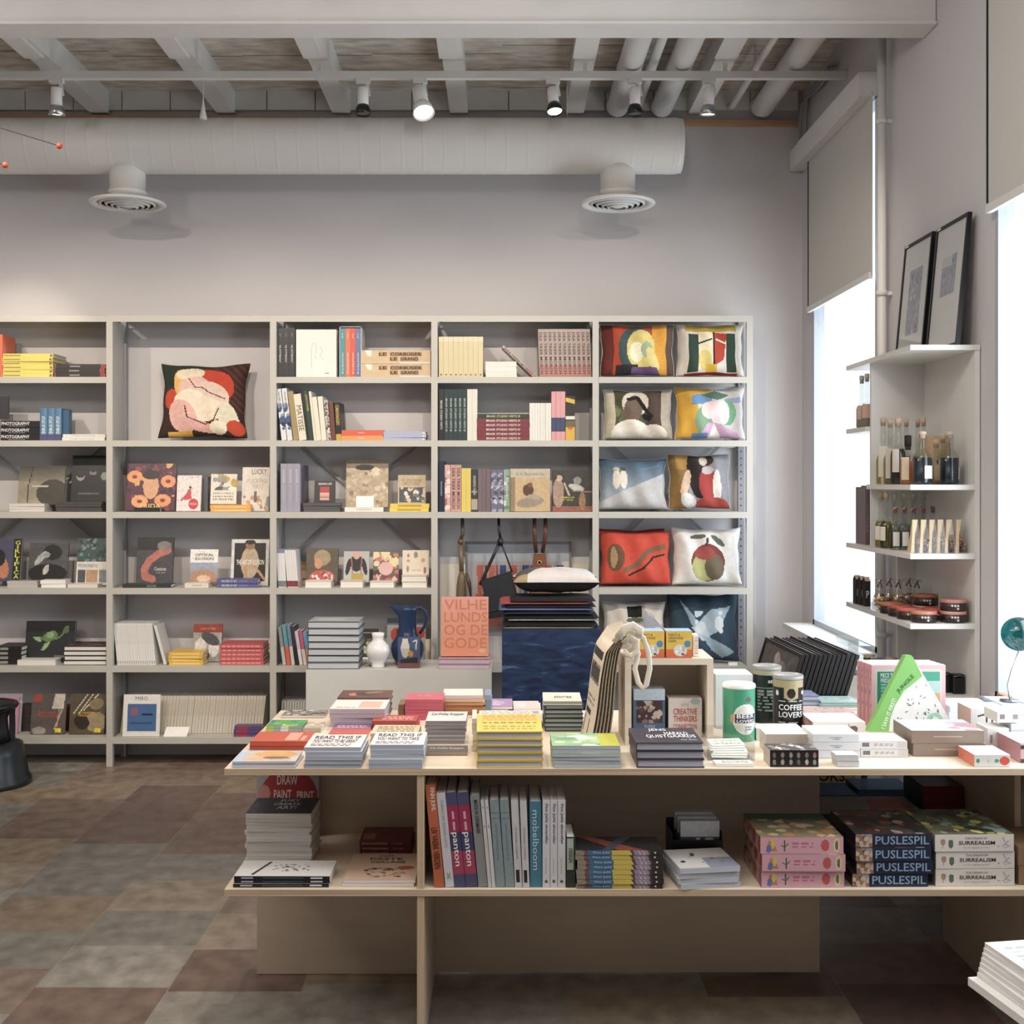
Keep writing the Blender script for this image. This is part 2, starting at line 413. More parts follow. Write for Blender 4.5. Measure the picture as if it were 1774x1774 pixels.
for jx in (-3.68, -2.99, -2.33, -1.60, -.93, -.25, .42, 1.13):
    mb = MB().use('joist'); mb.box(jx-.052, jx+.052, -3, YB, jz, HC)
    mb.box(jx-.066, jx+.03, -3, 6.08, jz-.012, jz)     # laths nailed under each joist
    mb.build('joist', ceil)
mb = MB().use('joist')
for k in range(24): mb.box(-5+k*.28, -5+k*.28+.274, YB-.03, YB-.002, 3.74, HC)
mb.build('end_board', ceil)
struct(MB().use('wpaint').box(-5, 1.742, 4.87, 5.01, 3.42, HC).box(-5, 1.742, 4.855, 4.87, 3.42, 3.432), 'trim_1')
mb = MB().use('rawwood'); mb.bar((-5, 7.025, Z(198, 7.02)), (XW, 7.025, Z(214, 7.02)), .05, .024); struct(mb, 'trim_2')
# window frames, panes, sills
for nm, (y0, y1, z0, z1), ym in (('window_1', W1, None), ('window_2', W2, 3.35)):
    mb = MB().use('frame'); t = .028
    for a in (y0, y1-t)+((ym,) if ym else ()): mb.box(XW-.006, XW+.05, a, a+t, z0, z1)
    mb.box(XW-.006, XW+.05, y0, y1, z0, z0+t); mb.box(XW-.006, XW+.05, y0, y1, z1-t, z1)
    wo = struct(mb, nm)
    MB().use('pane').box(XW+.02, XW+.026, y0+t, y1-t, z0+t, z1-t).build('pane', wo)
    MB().use('wpaint').box(1.585 if nm == 'window_1' else XW-.04, XW+.055, y0-.06 if nm=='window_2' else 5.26, y1+.06, z0-.03, z0).build('sill', wo)
def blind(y0, y1, z0, z1, zt, lab):
    t = thing('roller_blind', lab, 'blind', (XW, (y0+y1)/2, zt), group='roller blinds on the right wall'); h = (y1-y0)/2
    MB().use('blind').box(-.030, -.027, -h-.005, h-.012, z0-zt, z1-zt).build('fabric', t)
    MB().use('wpaint').box(-.040, -.022, -h+.012, h-.01, z0-zt-.018, z0-zt+.012).build('bottom_bar', t)
    MB().use('wpaint').box(-.085, -.002, -h-.01 if y1 < 5 else -h, h+.20 if y1 > 5 else h, z1-zt-.02, 0).box(-.09, -.085, -h, h, z1-zt-.03, 0).build('cassette', t)
    MB().use('black').box(-.034, -.008, h-.012, h-.002, z0-zt+.02, z1-zt).build('dark_gap_strip', t)  # black strip put in for the dark gap at the fabric's far edge
blind(W1[0], W1[1]+.01, 2.55, 3.40, 3.49, 'pale grey roller blind half drawn over the far window')
blind(W2[0], W2[1]+.01, 2.55, 3.60, 3.69, 'pale grey roller blind on the near window at the picture edge')
MB().use('rawwood').box(-.012, .012, -.035, .035, 0, .032).build('wood_block', None, (XW-.014, 4.18, .82), label='small bare wood block on the near window sill', cat='block')
# conduits on the right wall
t = thing('wall_conduit', 'white painted vertical conduit on the wall beside the far window', 'pipe', (1.70, 5.43, 0))
mb = MB().use('wpaint'); mb.tube([(0, 0, 0.02), (0, 0, 3.80)], .020, n=14); mb.build('tube', t)
mb = MB().use('wpaint')
for z in (.9, 1.9, 2.43, 3.2): mb.tube([(0, 0, z-.012), (0, 0, z+.012)], .026, n=14); mb.box(0, .045, -.008, .008, z-.008, z+.008)
mb.build('clamp', t)
t = thing('corner_conduit', 'thin grey conduits bent along the wall top in the far corner', 'pipe', (1.718, 6.98, 3.52))
mb = MB().use('steel2')
for dy, r in ((0, .012), (-.07, .009), (-.12, .009)):
    mb.tube([(0, dy, -.02), (0, dy, .14), (0, dy-.04, .23), (.0, dy-.25, .24+dy*.3), (0, dy-.62, .24+dy*.3)], r, n=8)
mb.build('tube', t)
MB().use('steel2').box(.02, .045, -.14, .02, -.01, .01).build('clamp', t)
# pipes under the ceiling
for px_, r, lab in ((.66, .062, 'thick white ceiling pipe, leftmost of the three'), (.915, .062, 'thick white ceiling pipe, middle of the three'),
                    (1.49, .062, 'thick white ceiling pipe nearest the right wall'), (.775, .024, 'thin white ceiling pipe between two thick pipes'),
                    (1.315, .018, 'thinnest white ceiling pipe beside the last joist')):
    t = thing('ceiling_pipe', lab, 'pipe', (px_, 6, jz+.012))
    MB().use('wpaint').tube([(0, -3, 0), (0, .93, 0), (0, 1.02, .03)], [r, r, r*.93], n=20).build('tube', t)
    mb = MB().use('wpaint')
    for y in (-1.2, .3): mb.tube([(0, y-.012, 0), (0, y+.012, 0)], r+.004, n=20); mb.box(-.006, .006, y-.006, y+.006, 0, HC-jz-.014)
    mb.build('hanger', t)

# ---------------------------------------------------------------- ventilation duct
def duct():
    Yd, Zd, R = 6.6, 3.413, .149; x1 = X(1180, Yd)
    t = thing('ventilation_duct', 'big round white spiral duct along the top of the back wall', 'duct', (x1, Yd, Zd))
    mb = MB().use('duct'); nx = 1000; na = 40; Ld = 5.6; pitch = .112
    mb.smooth = True; b = 0
    for i in range(nx+1):
        x = -Ld*i/nx
        for k in range(na):
            a = 2*PI*k/na; ph = (x/pitch+a/(2*PI)+(.18*math.sin(a))) % 1
            r = R+(.0016 if ph < .07 else 0)
            if x > -.02: r = R-.004
            mb.v.append((x, r*math.cos(a), r*math.sin(a)))
    cc = lin('#fff')
    for i in range(nx):
        for k in range(na):
            a = i*na+k; a2 = i*na+(k+1) % na; mb.face((a, a2, a2+na, a+na), cc)
    mb.smooth = False; mb.face(list(range(na))[::-1], cc)
    mb.build('duct_pipe', t)
    mb = MB().use('wpaint')
    for x in (-.62, -4.2):
        mb.box(x-.002, x+.002, -.002, .002, R-.004, HC-Zd-.002)
    mb.build('hanger', t)
    for cx in (X(221, Yd)-x1, X(1070, Yd)-x1):
        n = MB().use('duct').lathe([(.098, -.10), (.095, -.15), (.095, -.245), (.101, -.247), (.101, -.262), (.094, -.264), (.094, -.275)], cx=cx, n=40); nk = n.build('neck', t)
        d = MB().use('wpaint'); d.lathe([(.094, -.27), (.12, -.285), (.17, -.297), (.20, -.306), (.205, -.314), (.195, -.322), (.165, -.318), (.16, -.30), (.0, -.29)], cx=cx, n=48); df = d.build('diffuser', t)
        g = MB().use('wpaint')
        for k, rr in enumerate((.145, .115, .085, .055)):
            z = -.315-.006*k; g.lathe([(rr+.009, z+.010), (rr-.004, z-.008), (rr-.008, z-.006), (rr+.003, z+.012), (rr+.009, z+.010)], cx=cx, n=40)
        g.lathe([(0, -.335), (.03, -.333), (.036, -.322), (.02, -.30)], cx=cx, n=24); g.build('cone_ring', df)
duct()
# ---------------------------------------------------------------- lighting track and spotlights
YT, ZT = 6.14, Z(131, 6.14)
tx1 = X(1467, YT)
t = thing('lighting_track', 'long thin white lighting track hung below the joists', 'track', (tx1, YT, ZT))
MB().use('wpaint').box(-5.8, 0, -.018, .018, -.018, .018).box(-5.8, 0, .0181, .022, -.014, -.010).build('rail', t)
mb = MB().use('wpaint')
for jx in (-3.68, -2.33, -.93, .42, 1.13): mb.box(jx-tx1-.01, jx-tx1+.01, -.006, .006, .018, jz-.013-ZT)
mb.build('bracket', t)
def spotlight(px_, tilt, yaw, lit, cap, lab, power=0, target=None, big=1.0, Y=YT, zt=None, ang=50):
    z = (ZT if zt is None else zt)-.018; x = X(px_, Y) if zt is None else px_
    t = thing('track_spotlight', lab, 'spotlight', (x, Y, z), group='spotlights on the ceiling tracks')
    MB().use('wpaint').box(-.035, .035, -.014, .014, -.022, 0).build('adapter', t)
    MB().use('wpaint').bar((.02, 0, -.02), (.03, 0, -.085), .008, .018).build('arm', t)
    m = Matrix.Translation((.0, 0, -.085)) @ Matrix.Rotation(yaw, 4, 'Z') @ Matrix.Rotation(tilt, 4, 'X')
    s = big
    mb = MB().use('plastic').lathe([(0, .045*s), (.024*s, .043*s), (.027*s, .035*s), (.028*s, -.045*s), (.022*s, -.047*s)], '#e6e5e2', 24, mtx=m); mb.build('housing', t)
    mb = MB().use('metal' if cap == 'chrome' else 'plastic')
    mb.lathe([(.026*s, -.044*s), (.036*s, -.065*s), (.043*s, -.095*s), (.040*s, -.096*s), (.030*s, -.07*s)], {'black': '#1a1a1c', 'white': '#e6e5e2', 'chrome': '#b8bcc0'}[cap], 24, mtx=m); rf = mb.build('reflector', t)
    mb = MB().use('bulb' if lit else 'plastic').lathe([(0, -.086*s), (.036*s, -.088*s)], '#55585c', 24, mtx=m); mb.build('lens', t)
    if lit and power:
        p = Vector((x, Y, z))+(m @ Vector((0, 0, -.10*s)))
        spot('spotlight_beam', p, target, power, ang, .7, .02)
sp = 'on the track above the duct'
spotlight(98, .15, .3, True, 'chrome', 'lit white spotlight at the left end of the track', 60, (X(98, 7)-.2, 6.7, 2.4))
spotlight(629, 0, 0, False, 'black', 'unlit spotlight with black cone left of the glaring one')
spotlight(728, -.55, .35, True, 'white', 'glaring round white spotlight turned towards the display table', 120, (-.2, 3.7, .8), 1.3)
spotlight(958, -.30, .3, True, 'black', 'lit spotlight with black cone in the middle of the track', 110, (.3, 3.9, .8))
spotlight(1100, 0, .4, False, 'black', 'unlit spotlight with black cone among the ceiling pipes')
spotlight(1228, .1, .3, True, 'chrome', 'lit silver-coned spotlight nearest the right wall', 30, (1.2, 6.5, 1.0))
t = thing('cone_pendant', 'small white cone hanging at the duct top beside a joist', 'fitting', (X(352, 6.3), 6.3, Z(172, 6.3)))
MB().use('wpaint').lathe([(.003, .16), (.003, 0), (.008, -.04), (.019, -.095), (.019, -.105), (0, -.10)], n=18).build('cone', t)  # small pendant cone, modelled without a light
# second track nearer the camera, out of the picture overhead: it throws the shelf shadows
Y2, Z2 = 4.02, 3.62
t = thing('lighting_track', 'white lighting track overhead in front of the big beam', 'track', (1.2, Y2, Z2))
MB().use('wpaint').box(-5.6, 0, -.018, .018, -.018, .018).build('rail', t)
mb = MB().use('wpaint')
for jx in (-3.68, -2.33, -.93, .42): mb.box(jx-1.21, jx-1.19, -.006, .006, .018, jz-.013-Z2)
mb.build('bracket', t)
for i, (x, tx, tz) in enumerate(((-3.3, -3.1, 1.3), (-2.0, -1.9, 1.3), (-.9, -.9, 1.3), (.2, .1, 1.3), (1.0, 1.0, 1.5))):
    spotlight(x, .8, 0, True, 'black', ['leftmost', 'second', 'middle', 'fourth', 'rightmost'][i]+' black-coned spotlight on the near overhead track', (165, 165, 165, 150, 85)[i], (tx, 7.0, tz), Y=Y2, zt=Z2, ang=66)
for i, (x, tx) in enumerate(((-.35, -.3), (.75, .75))):
    spotlight(x, 0, 0, True, 'white', ['left', 'right'][i]+' white spotlight on the near overhead track above the table', 60, (tx, 3.75, .8), Y=Y2, zt=Z2, ang=70)

# ---------------------------------------------------------------- shelving along the back wall
YS = 6.75; ROW = dict(A=653, B=763, C=887, D=1019, E=1154, F=1278)
ZR = {k: Z(v, YS) for k, v in ROW.items()}; ZTOP = Z(547, YS)
POST = [-93, 189.5, 473, 752.5, 1032, 1299]
PX = [X(p, YS) for p in POST]; TH = .034; YBK = 7.03
sh = thing('shelving_unit', 'light grey steel shelving unit of five bays against the back wall', 'shelving', (PX[0], YS, 0))
def S(mb, name, **k):
    mb.xform(Matrix.Translation((-PX[0], -YS, 0))); return mb.build(name, sh, **k)
for i, x in enumerate(PX):
    S(MB().use('steel').box(x-.0175, x+.0175, YS, YS+.03, 0, ZTOP), 'upright')
    mb = MB().use('steel2'); mb.box(x-.016, x+.016, YBK-.03, YBK, 0, ZTOP); bp = S(mb, 'rear_post')
    mb = MB().use('black')
    for k in range(62): mb.box(x-.003, x+.003, YBK-.0315, YBK-.029, .08+k*.039, .088+k*.039)
    mb.xform(Matrix.Translation((-PX[0], -YS, 0))); mb.build('slot', bp)
    if i < 5: S(MB().use('steel').box(x-.003, x+.003, YS+.03, YBK-.03, .1, ZTOP-.02), 'side_sheet')
for i in range(5):
    a, b = PX[i]+.0175, PX[i+1]-.0175
    if i == 4: b = PX[5]-.0175
    for k in ['T', 'A', 'B', 'C', 'D', 'E', 'F']:
        if k == 'A' and i == 1: continue
        if i == 3 and k == 'D': continue
        z = ZTOP if k == 'T' else ZR[k]
        mb = MB().use('steel').box(a, b, YS-.002, YS+.004, z-TH, z).box(a, b, YS+.004, YBK, z-.004, z).box(a, b, YBK-.006, YBK, z-TH, z-.004)
        S(mb, 'shelf')
    if i in (0, 2, 4):
        mb = MB().use('steel2'); z0, z1 = 1.17, 1.83; x0, x1 = PX[i]+.08, PX[i+1]-.08
        mb.bar((x0, YBK-.008, z0), (x1, YBK-.008, z1), .003, .016, up=(0, 0, 1)); mb.bar((x0, YBK-.012, z1), (x1, YBK-.012, z0), .003, .016)
        S(mb, 'cross_brace')
# ---------------------------------------------------------------- low plinth in front of the shelving, navy pedestal
YP, ZP = 6.36, .600
MB().use('plinth').box(X(530, YP), X(851, YP), YP, YP+.37, 0, ZP).build('display_plinth', None, label='pale grey boxy display plinth in front of the shelving', cat='plinth')
YN = 5.6; zN = Z(1090, YN)
mb = MB().use('navy').box(-.228, .228, 0, .42, 0, zN); mb.build('display_pedestal', None, (X(955, YN), YN, 0), label='scuffed navy blue painted pedestal box behind the table', cat='pedestal')
# ---------------------------------------------------------------- display table
YF, ZTT, ZL = 3.36, .79, .455; TL, TR = -.77, 1.72; YR_ = 4.22
tb = thing('display_table', 'birch plywood display table with a lower shelf on crossed panels', 'table', (TL, YF, 0))
def T(mb, name, **k):
    mb.xform(Matrix.Translation((-TL, -YF, 0))); return mb.build(name, tb, **k)
def board(z1, name, x0=TL, x1=TR, y0=YF, y1=YR_, th=.018):
    mb = MB().use('ply').box(x0, x1, y0+.0006, y1, z1-th, z1); o = T(mb, name)
    e = MB().use('plyedge').box(x0, x1, y0, y0+.0006, z1-th, z1).box(x0-.0006, x0, y0, y1, z1-th, z1)
    e.xform(Matrix.Translation((-TL, -YF, 0))); e.build('edge', o); return o
board(ZTT, 'tabletop'); board(ZL, 'lower_shelf')
def vpan(x0, x1, y0, y1, z0, z1, ed=None):
    o = T(MB().use('plyv').box(x0, x1, y0, y1, z0, z1), 'support_panel')
    if ed:
        e = MB().use('plyedgev').box(x0, x1, y0-.0006, y0, z0, z1); e.xform(Matrix.Translation((-TL, -YF, 0))); e.build('edge', o)
zu, zl = ZTT-.018, ZL-.018
xd = X(728.5, YF)
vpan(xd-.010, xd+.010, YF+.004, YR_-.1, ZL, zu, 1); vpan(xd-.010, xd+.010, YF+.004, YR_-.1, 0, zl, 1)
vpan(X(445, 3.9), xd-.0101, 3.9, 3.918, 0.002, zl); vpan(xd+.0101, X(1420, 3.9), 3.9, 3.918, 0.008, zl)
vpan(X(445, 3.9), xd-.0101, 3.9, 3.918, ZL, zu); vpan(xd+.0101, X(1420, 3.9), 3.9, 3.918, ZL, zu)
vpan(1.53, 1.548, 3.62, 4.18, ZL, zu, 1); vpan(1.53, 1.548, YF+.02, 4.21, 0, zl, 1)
# second table behind it on the right
tb2 = thing('display_table', 'second plywood display table standing behind the front one', 'table', (.62, 4.235, 0))
for z, n in ((ZTT, 'tabletop'), (ZL, 'lower_shelf')):
    MB().use('ply').box(0, .86, 0, .75, z-.018, z).build(n, tb2)
for x in (.06, .40):
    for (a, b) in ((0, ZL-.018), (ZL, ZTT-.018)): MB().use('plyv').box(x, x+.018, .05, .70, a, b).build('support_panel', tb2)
# ---------------------------------------------------------------- books
ORD = ['', 'second', 'third', 'fourth', 'fifth', 'sixth', 'seventh', 'eighth', 'ninth', 'tenth', 'eleventh', 'twelfth', 'thirteenth', 'fourteenth',
       'fifteenth', 'sixteenth', 'seventeenth', 'eighteenth', 'nineteenth', 'twentieth']
def from_top(i, n):      # i counted from the bottom
    if n == 1: return ''
    k = n-1-i
    if k == 0: return ', topmost of its stack'
    if i == 0: return ', bottom of its stack'
    return ', %s from stack top' % ORD[k]
def from_left(i, n):
    if n == 1: return ''
    if i == 0: return ', leftmost of its row'
    if i == n-1: return ', rightmost of its row'
    return ', %s from left in its row' % ORD[i]
POSE = {  # canonical book: X spine length (head at 0), Y width (spine at 0), Z thickness
    'flat': Matrix(((1, 0, 0), (0, 1, 0), (0, 0, 1))),
    'tail': Matrix(((0, 1, 0), (-1, 0, 0), (0, 0, 1))),
    'fore': Matrix(((-1, 0, 0), (0, -1, 0), (0, 0, 1))),
    'up': Matrix(((0, 0, 1), (0, 1, 0), (-1, 0, 0))),
    'face': Matrix(((0, 1, 0), (0, 0, -1), (-1, 0, 0))),
}
def book(Lh, B, T, cov='#888', pg='#e4e0d8', pose='flat', cover=None, spine=None, titles=(), hard=True, back=None, mat_='print', right=None):
    """returns (cover MB, pages MB, title MB, size) posed, origin at the front left bottom corner"""
    ct = min(.0028, T*.16) if hard else min(.0006, T*.1); o = .003 if hard else 0.0
    c = MB().use(mat_); bk = back or cov
    c.box(0, Lh, 0, B, 0, ct, bk); c.box(0, Lh, 0, B, T-ct, T, cov); c.box(0, Lh, 0, ct, ct, T-ct, cov)
    if cover is not None:   # array rows run up the cover, columns run from spine to fore-edge
        c.plane_art((Lh, 0, T+.0003), (0, B, 0), (-Lh, 0, 0), cover)
    if spine is not None: c.plane_art((0, -.0003, 0), (Lh, 0, 0), (0, 0, T), spine)
    p = MB().use('pages' if pose in ('flat', 'tail', 'fore') else 'pagesv').box(o, Lh-o, ct, B-o, ct, T-ct, pg)
    t = MB().use('matte')
    for q in titles:
        f, s, u0, v0, u1, v1, col = q[:7]; bd = q[7] if len(q) > 7 else 0
        if f == 'spine': t.text(s, (Lh*u0, -.0004, T*v0), (Lh*(u1-u0), 0, 0), (0, 0, T*(v1-v0)), col, bd)
        elif f == 'cover': t.text(s, (Lh*(1-v0), B*u0, T+.0004), (0, B*(u1-u0), 0), (-Lh*(v1-v0), 0, 0), col, bd)
        elif f == 'coverf': t.text(s, (Lh*u0, B*v0, T+.0004), (Lh*(u1-u0), 0, 0), (0, B*(v1-v0), 0), col, bd)
    m = POSE[pose].to_4x4()
    for q in (c, p, t):
        if q.v: q.xform(m)
    a, b = c.bounds(); mv = Matrix.Translation((-a[0], -a[1] if pose != 'face' else -a[1], -a[2]))
    for q in (c, p, t):
        if q.v: q.xform(mv)
    return c, p, t, b-a
_n = [0]
def book_obj(label, loc, rot, name='book', group=None, extra=None, **k):
    c, p, t, sz = book(**k)
    for w_ in ('booklet', 'catalogue', 'paperback', 'magazine', 'notebook', 'pamphlet', 'handbook', 'monograph'):
        if name == 'book' and w_ in label.split(','): pass
        if name == 'book' and w_ in label.replace(',', '').split(): name = w_
    r = thing(name, label, name.replace('_', ' '), loc, rot, group)
    c.build('cover', r); p.build('pages', r); t.build('title', r)
    if extra: extra(r)
    return r
def stack(desc, xl, xr, yb, yt, Y, n=1, depth=.2, z=None, pose='flat', jit=.003, yaw=0, group=None, rz=None, vary=None, sc=1, name='book', **k):
    """n books lying on each other; pixel bounds of the front face give position and size"""
    s = F/Y; w = (xr-xl)/s; h = (yb-yt)/s; z0 = (Z(yb, Y) if z is None else z)+.0005; T = h/n; x0 = X(xl, Y)
    if pose in ('flat', 'fore'): k.update(Lh=w, B=depth)
    else: k.update(Lh=depth, B=w)
    g = group or (desc if n > 1 else None); proto = None; out = []
    rnd = random.Random(int(xl*7+yb*13))
    for i in range(n):
        loc = (x0+rnd.uniform(-jit, jit)*(n > 1), Y+rnd.uniform(0, 2*jit)*(n > 1), z0+i*T+.0002*i)
        a = yaw+rnd.uniform(-1, 1)*jit*6*(n > 1)
        lab = desc+from_top(i, n)
        kk = dict(k)
        if vary: kk.update(vary[i % len(vary)])
        if proto is None or vary: r = book_obj(lab, loc, (0, 0, a), T=T*.985, pose=pose, group=g, name=name, **kk); proto = proto or r
        else: r = dup(proto, loc, (0, 0, a), lab)
        out.append(r)
    return out
def upright(desc, xl, xr, yt, z, Y=6.78, n=1, depth=.2, lean=0, group=None, name='book', xt=None, gap=.0006, **k):
    """n books standing with spines to the viewer; lean = how many pixels the tops sit left of the feet"""
    s = F/Y; T = (xr-xl)/s/n; h = Z(yt, Y)-z; g = group or (desc if n > 1 else None); proto = None; out = []
    th = -math.atan2(lean/s, h) if lean else 0; Lh = h/math.cos(th) if lean else h
    Tr = T*math.cos(th)
    rnd = random.Random(int(xl*3+yt))
    for i in range(n):
        loc = (X(xl, Y)+i*T, Y+rnd.uniform(0, .004), z+(.0003 if not lean else .0006)+(abs(math.sin(th))*Tr if th > 0 else 0))
        lab = desc+from_left(i, n)
        if proto is None: proto = r = book_obj(lab, loc, (0, th, 0), Lh=Lh-.001, B=depth, T=Tr-gap, pose='up', group=g, name=name, **k)
        else: r = dup(proto, loc, (0, th, 0), lab)
        out.append(r)
    return out
def facing(desc, xl, xr, yt, yb, Y=6.86, T=.014, lean=9, z=None, name='book', yaw=0, **k):
    """a book standing with its cover to the viewer, leaning back"""
    s = F/Y; w = (xr-xl)/s; th = math.radians(lean); h = (yb-yt)/s/math.cos(th)
    z0 = (Z(yb, Y) if z is None else z)+.0006+T*math.sin(th)
    return book_obj(desc, (X(xl, Y), Y, z0), (-th, 0, yaw), Lh=h, B=w, T=T, pose='face', name=name, **k)
# ---------------------------------------------------------------- boxes
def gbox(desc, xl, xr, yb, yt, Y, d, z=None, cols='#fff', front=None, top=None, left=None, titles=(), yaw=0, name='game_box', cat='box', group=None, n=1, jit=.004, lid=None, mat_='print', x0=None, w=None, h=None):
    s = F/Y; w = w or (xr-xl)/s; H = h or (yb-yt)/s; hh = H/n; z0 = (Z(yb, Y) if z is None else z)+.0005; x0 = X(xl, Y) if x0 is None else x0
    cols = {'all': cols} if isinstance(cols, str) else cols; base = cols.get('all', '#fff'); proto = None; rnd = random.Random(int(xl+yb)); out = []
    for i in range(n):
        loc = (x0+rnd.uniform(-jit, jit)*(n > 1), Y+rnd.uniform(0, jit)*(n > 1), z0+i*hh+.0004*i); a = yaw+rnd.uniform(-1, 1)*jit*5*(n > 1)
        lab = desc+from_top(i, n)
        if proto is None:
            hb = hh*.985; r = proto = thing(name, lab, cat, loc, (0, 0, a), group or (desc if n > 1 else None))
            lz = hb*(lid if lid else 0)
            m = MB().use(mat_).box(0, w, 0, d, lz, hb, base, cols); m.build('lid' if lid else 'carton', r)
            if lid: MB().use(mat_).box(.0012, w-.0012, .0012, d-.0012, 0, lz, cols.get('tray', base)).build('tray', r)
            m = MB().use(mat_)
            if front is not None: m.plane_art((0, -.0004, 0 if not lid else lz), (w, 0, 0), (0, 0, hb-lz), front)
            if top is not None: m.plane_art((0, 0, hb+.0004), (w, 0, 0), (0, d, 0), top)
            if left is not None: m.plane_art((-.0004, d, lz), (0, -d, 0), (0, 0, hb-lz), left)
            m.build('printed_label', r)
            t = MB().use('matte')
            for q in titles:
                f, sx, u0, v0, u1, v1, col = q[:7]; bd = q[7] if len(q) > 7 else 0
                if f == 'front': t.text(sx, (w*u0, -.0008, hb*v0), (w*(u1-u0), 0, 0), (0, 0, hb*(v1-v0)), col, bd)
                else: t.text(sx, (w*u0, d*v0, hb+.0008), (w*(u1-u0), 0, 0), (0, d*(v1-v0), 0), col, bd)
            t.build('title', r)
        else: r = dup(proto, loc, (0, 0, a), lab)
        out.append(r)
    return out
# ---------------------------------------------------------------- cushions
def cushion(desc, xl, xr, yt, yb, Y, arr, back='#c9c0b4', lean=10, T=.13, z=None, yaw=0, wob=1.3, seed=0, ears=.09, flat=False, group='printed cushions on the shelves'):
    s = F/Y; W = (xr-xl)/s; H = (yb-yt)/s/math.cos(math.radians(lean)); th = math.radians(lean)
    rnd = random.Random(seed); ph = [rnd.uniform(0, 6) for _ in range(4)]
    def P(u, v, sg):
        a = 2*u-1; b = 2*v-1
        x = a*W/2*(1-ears*(1-b*b)+.012*wob*math.sin(b*7+ph[0])*abs(a)); zz = b*H/2*(1-ears*(1-a*a)+.012*wob*math.sin(a*6+ph[1])*abs(b))
        q = max(0, (1-a**4)*(1-b**4)); y = sg*T/2*q**.55
        y += .0085*wob*math.sin(a*9+ph[2]+2*b)*(q**.5)*(.3+abs(b))
        zz += H/2
        if zz < .012: zz = .012-(.012-zz)*.25
        return Vector((x, y, max(zz, .002)))
    m = MB().use('cloth'); R, Q = arr.shape[:2]
    m.grid(lambda u, v: P(u, v, -1), arr, smooth=True)
    m.grid(lambda u, v: P(u, v, 1), art(1, 1, back, n=20), flip=True, smooth=True)
    x = X((xl+xr)/2, Y); z0 = (Z(yb, Y) if z is None else z)
    if flat: rot = (-PI/2+.02, 0, yaw)
    else: rot = (-th, 0, yaw)
    r = thing('cushion', desc, 'cushion', (x, Y+T/2, z0+.0015+(0 if flat else T*.3*math.sin(th))), rot, group)
    m.build('cushion_cover', r)
    seam = MB().use('cloth'); k = 28; pts = []
    for (f) in ((lambda t: (t, 0)), (lambda t: (1, t)), (lambda t: (1-t, 1)), (lambda t: (0, 1-t))):
        for i in range(k): u, v = f(i/k); pts.append(P(u, v, -1))
    seam.tube(pts+[pts[0]], .0022, back, n=5, cap=False); seam.build('piping', r)
    return r
# ---------------------------------------------------------------- goods on the back shelves
zA, zB_, zC, zD, zE, zF_ = (ZR[k] for k in 'ABCDEF')
DK = '#26262a'; MG = '#7d7f84'
# ===== bay 1 (left)
upright('orange book cut by the picture edge above yellow stack', -14, 4, 579, zA, cov='#e0694a', depth=.18)
facing('grey book lying back behind the yellow stack', 14, 30, 586, 650, Y=6.97, z=zA, cov='#8b8d93')
stack('yellow paperback on the top left shelf', 4, 91, 653, 612, 6.78, 6, .21, z=zA, cov='#d8c95a', pg='#d9d3bd', spine=art(10, 1, '#d9ca5c', [('r', .02, .3, .35, .7, '#9a8c3d'), ('r', .93, .2, .98, .8, '#7c6f2e')], 60))
stack('black book with red ends beside yellow stack', 93, 182, 653, 630, 6.78, 3, .2, z=zA, cov='#2a2526', spine=art(10, 1, '#2a2526', [('r', .9, 0, 1, 1, '#a2383c'), ('r', .3, .3, .5, .7, '#8a7d78'), ('r', 0, 0, .03, 1, '#86404a')], 60))
facing('dark photo book leaning at the far left edge', -30, 14, 690, 729, Y=6.85, z=zB_+.125, cov='#33343a', lean=3)
stack('black photography handbook with white lettering', 0, 68, 763, 729, 6.78, 3, .2, z=zB_, cov='#17171a', titles=[('spine', 'PHOTOGRAPHY', .02, .35, .74, .85, '#e8e8e8', 1), ('spine', 'the whole story', .2, .1, .62, .28, '#ccc')])
upright('blue atlas paperback standing beside photography handbooks', 69, 106, 707, zB_, n=3, depth=.17, cov='#476f92', spine=art(10, 1, '#4f7ea6', [('g', 0, 1, '#3c6488', '#5d8db4'), ('r', .8, 0, 1, 1, '#4c4f7d')], 40), titles=[('spine', 'ATLAS OF MIND', .25, .25, .8, .75, '#dfe9f0', 1)])
facing('blue atlas paperback turned slightly at the row end', 107, 119, 709, 762, Y=6.8, z=zB_, cov='#2e5a7c', lean=1)
stack('thin white book lying beside the blue atlases', 108, 182, 763, 752, 6.78, 2, .16, z=zB_, cov='#d9d8d2', titles=[('spine', 'modern view in print', .2, .3, .75, .7, '#999')])
facing('olive landscape photo book with dark tree silhouette', 30, 110, 808, 875, Y=6.85, cov='#6d6753', cover=art(1, 1, '#8f8772', [('g', .6, 1, '#7c7563', '#35332b'), ('e', .75, .3, .35, .35, 0, '#3c3a30'), ('l', [(.2, 0), (.22, .5), (.3, 1)], .02, '#2c2a24'), ('r', .3, .46, .65, .5, '#b5ad98'), ('n', .15)]))
facing('large black photo book with three dim faces', 122, 183, 790, 870, Y=6.88, cov='#101113', T=.02, cover=art(1, 1.3, '#121316', [('e', .25, .55, .12, .10, 0, '#8d8d8c'), ('e', .6, .66, .11, .09, 0, '#777878'), ('e', .93, .55, .1, .09, 0, '#8d8d8c'), ('e', .25, .6, .14, .08, 0, '#1a1b1e'), ('e', .6, .72, .13, .08, 0, '#1a1b1e'), ('r', .2, .15, .8, .2, '#55585a'), ('n', .2)]))
stack('white book lying below the olive photo book', 15, 76, 887, 873, 6.78, 3, .13, z=zC, cov='#cfccc4')
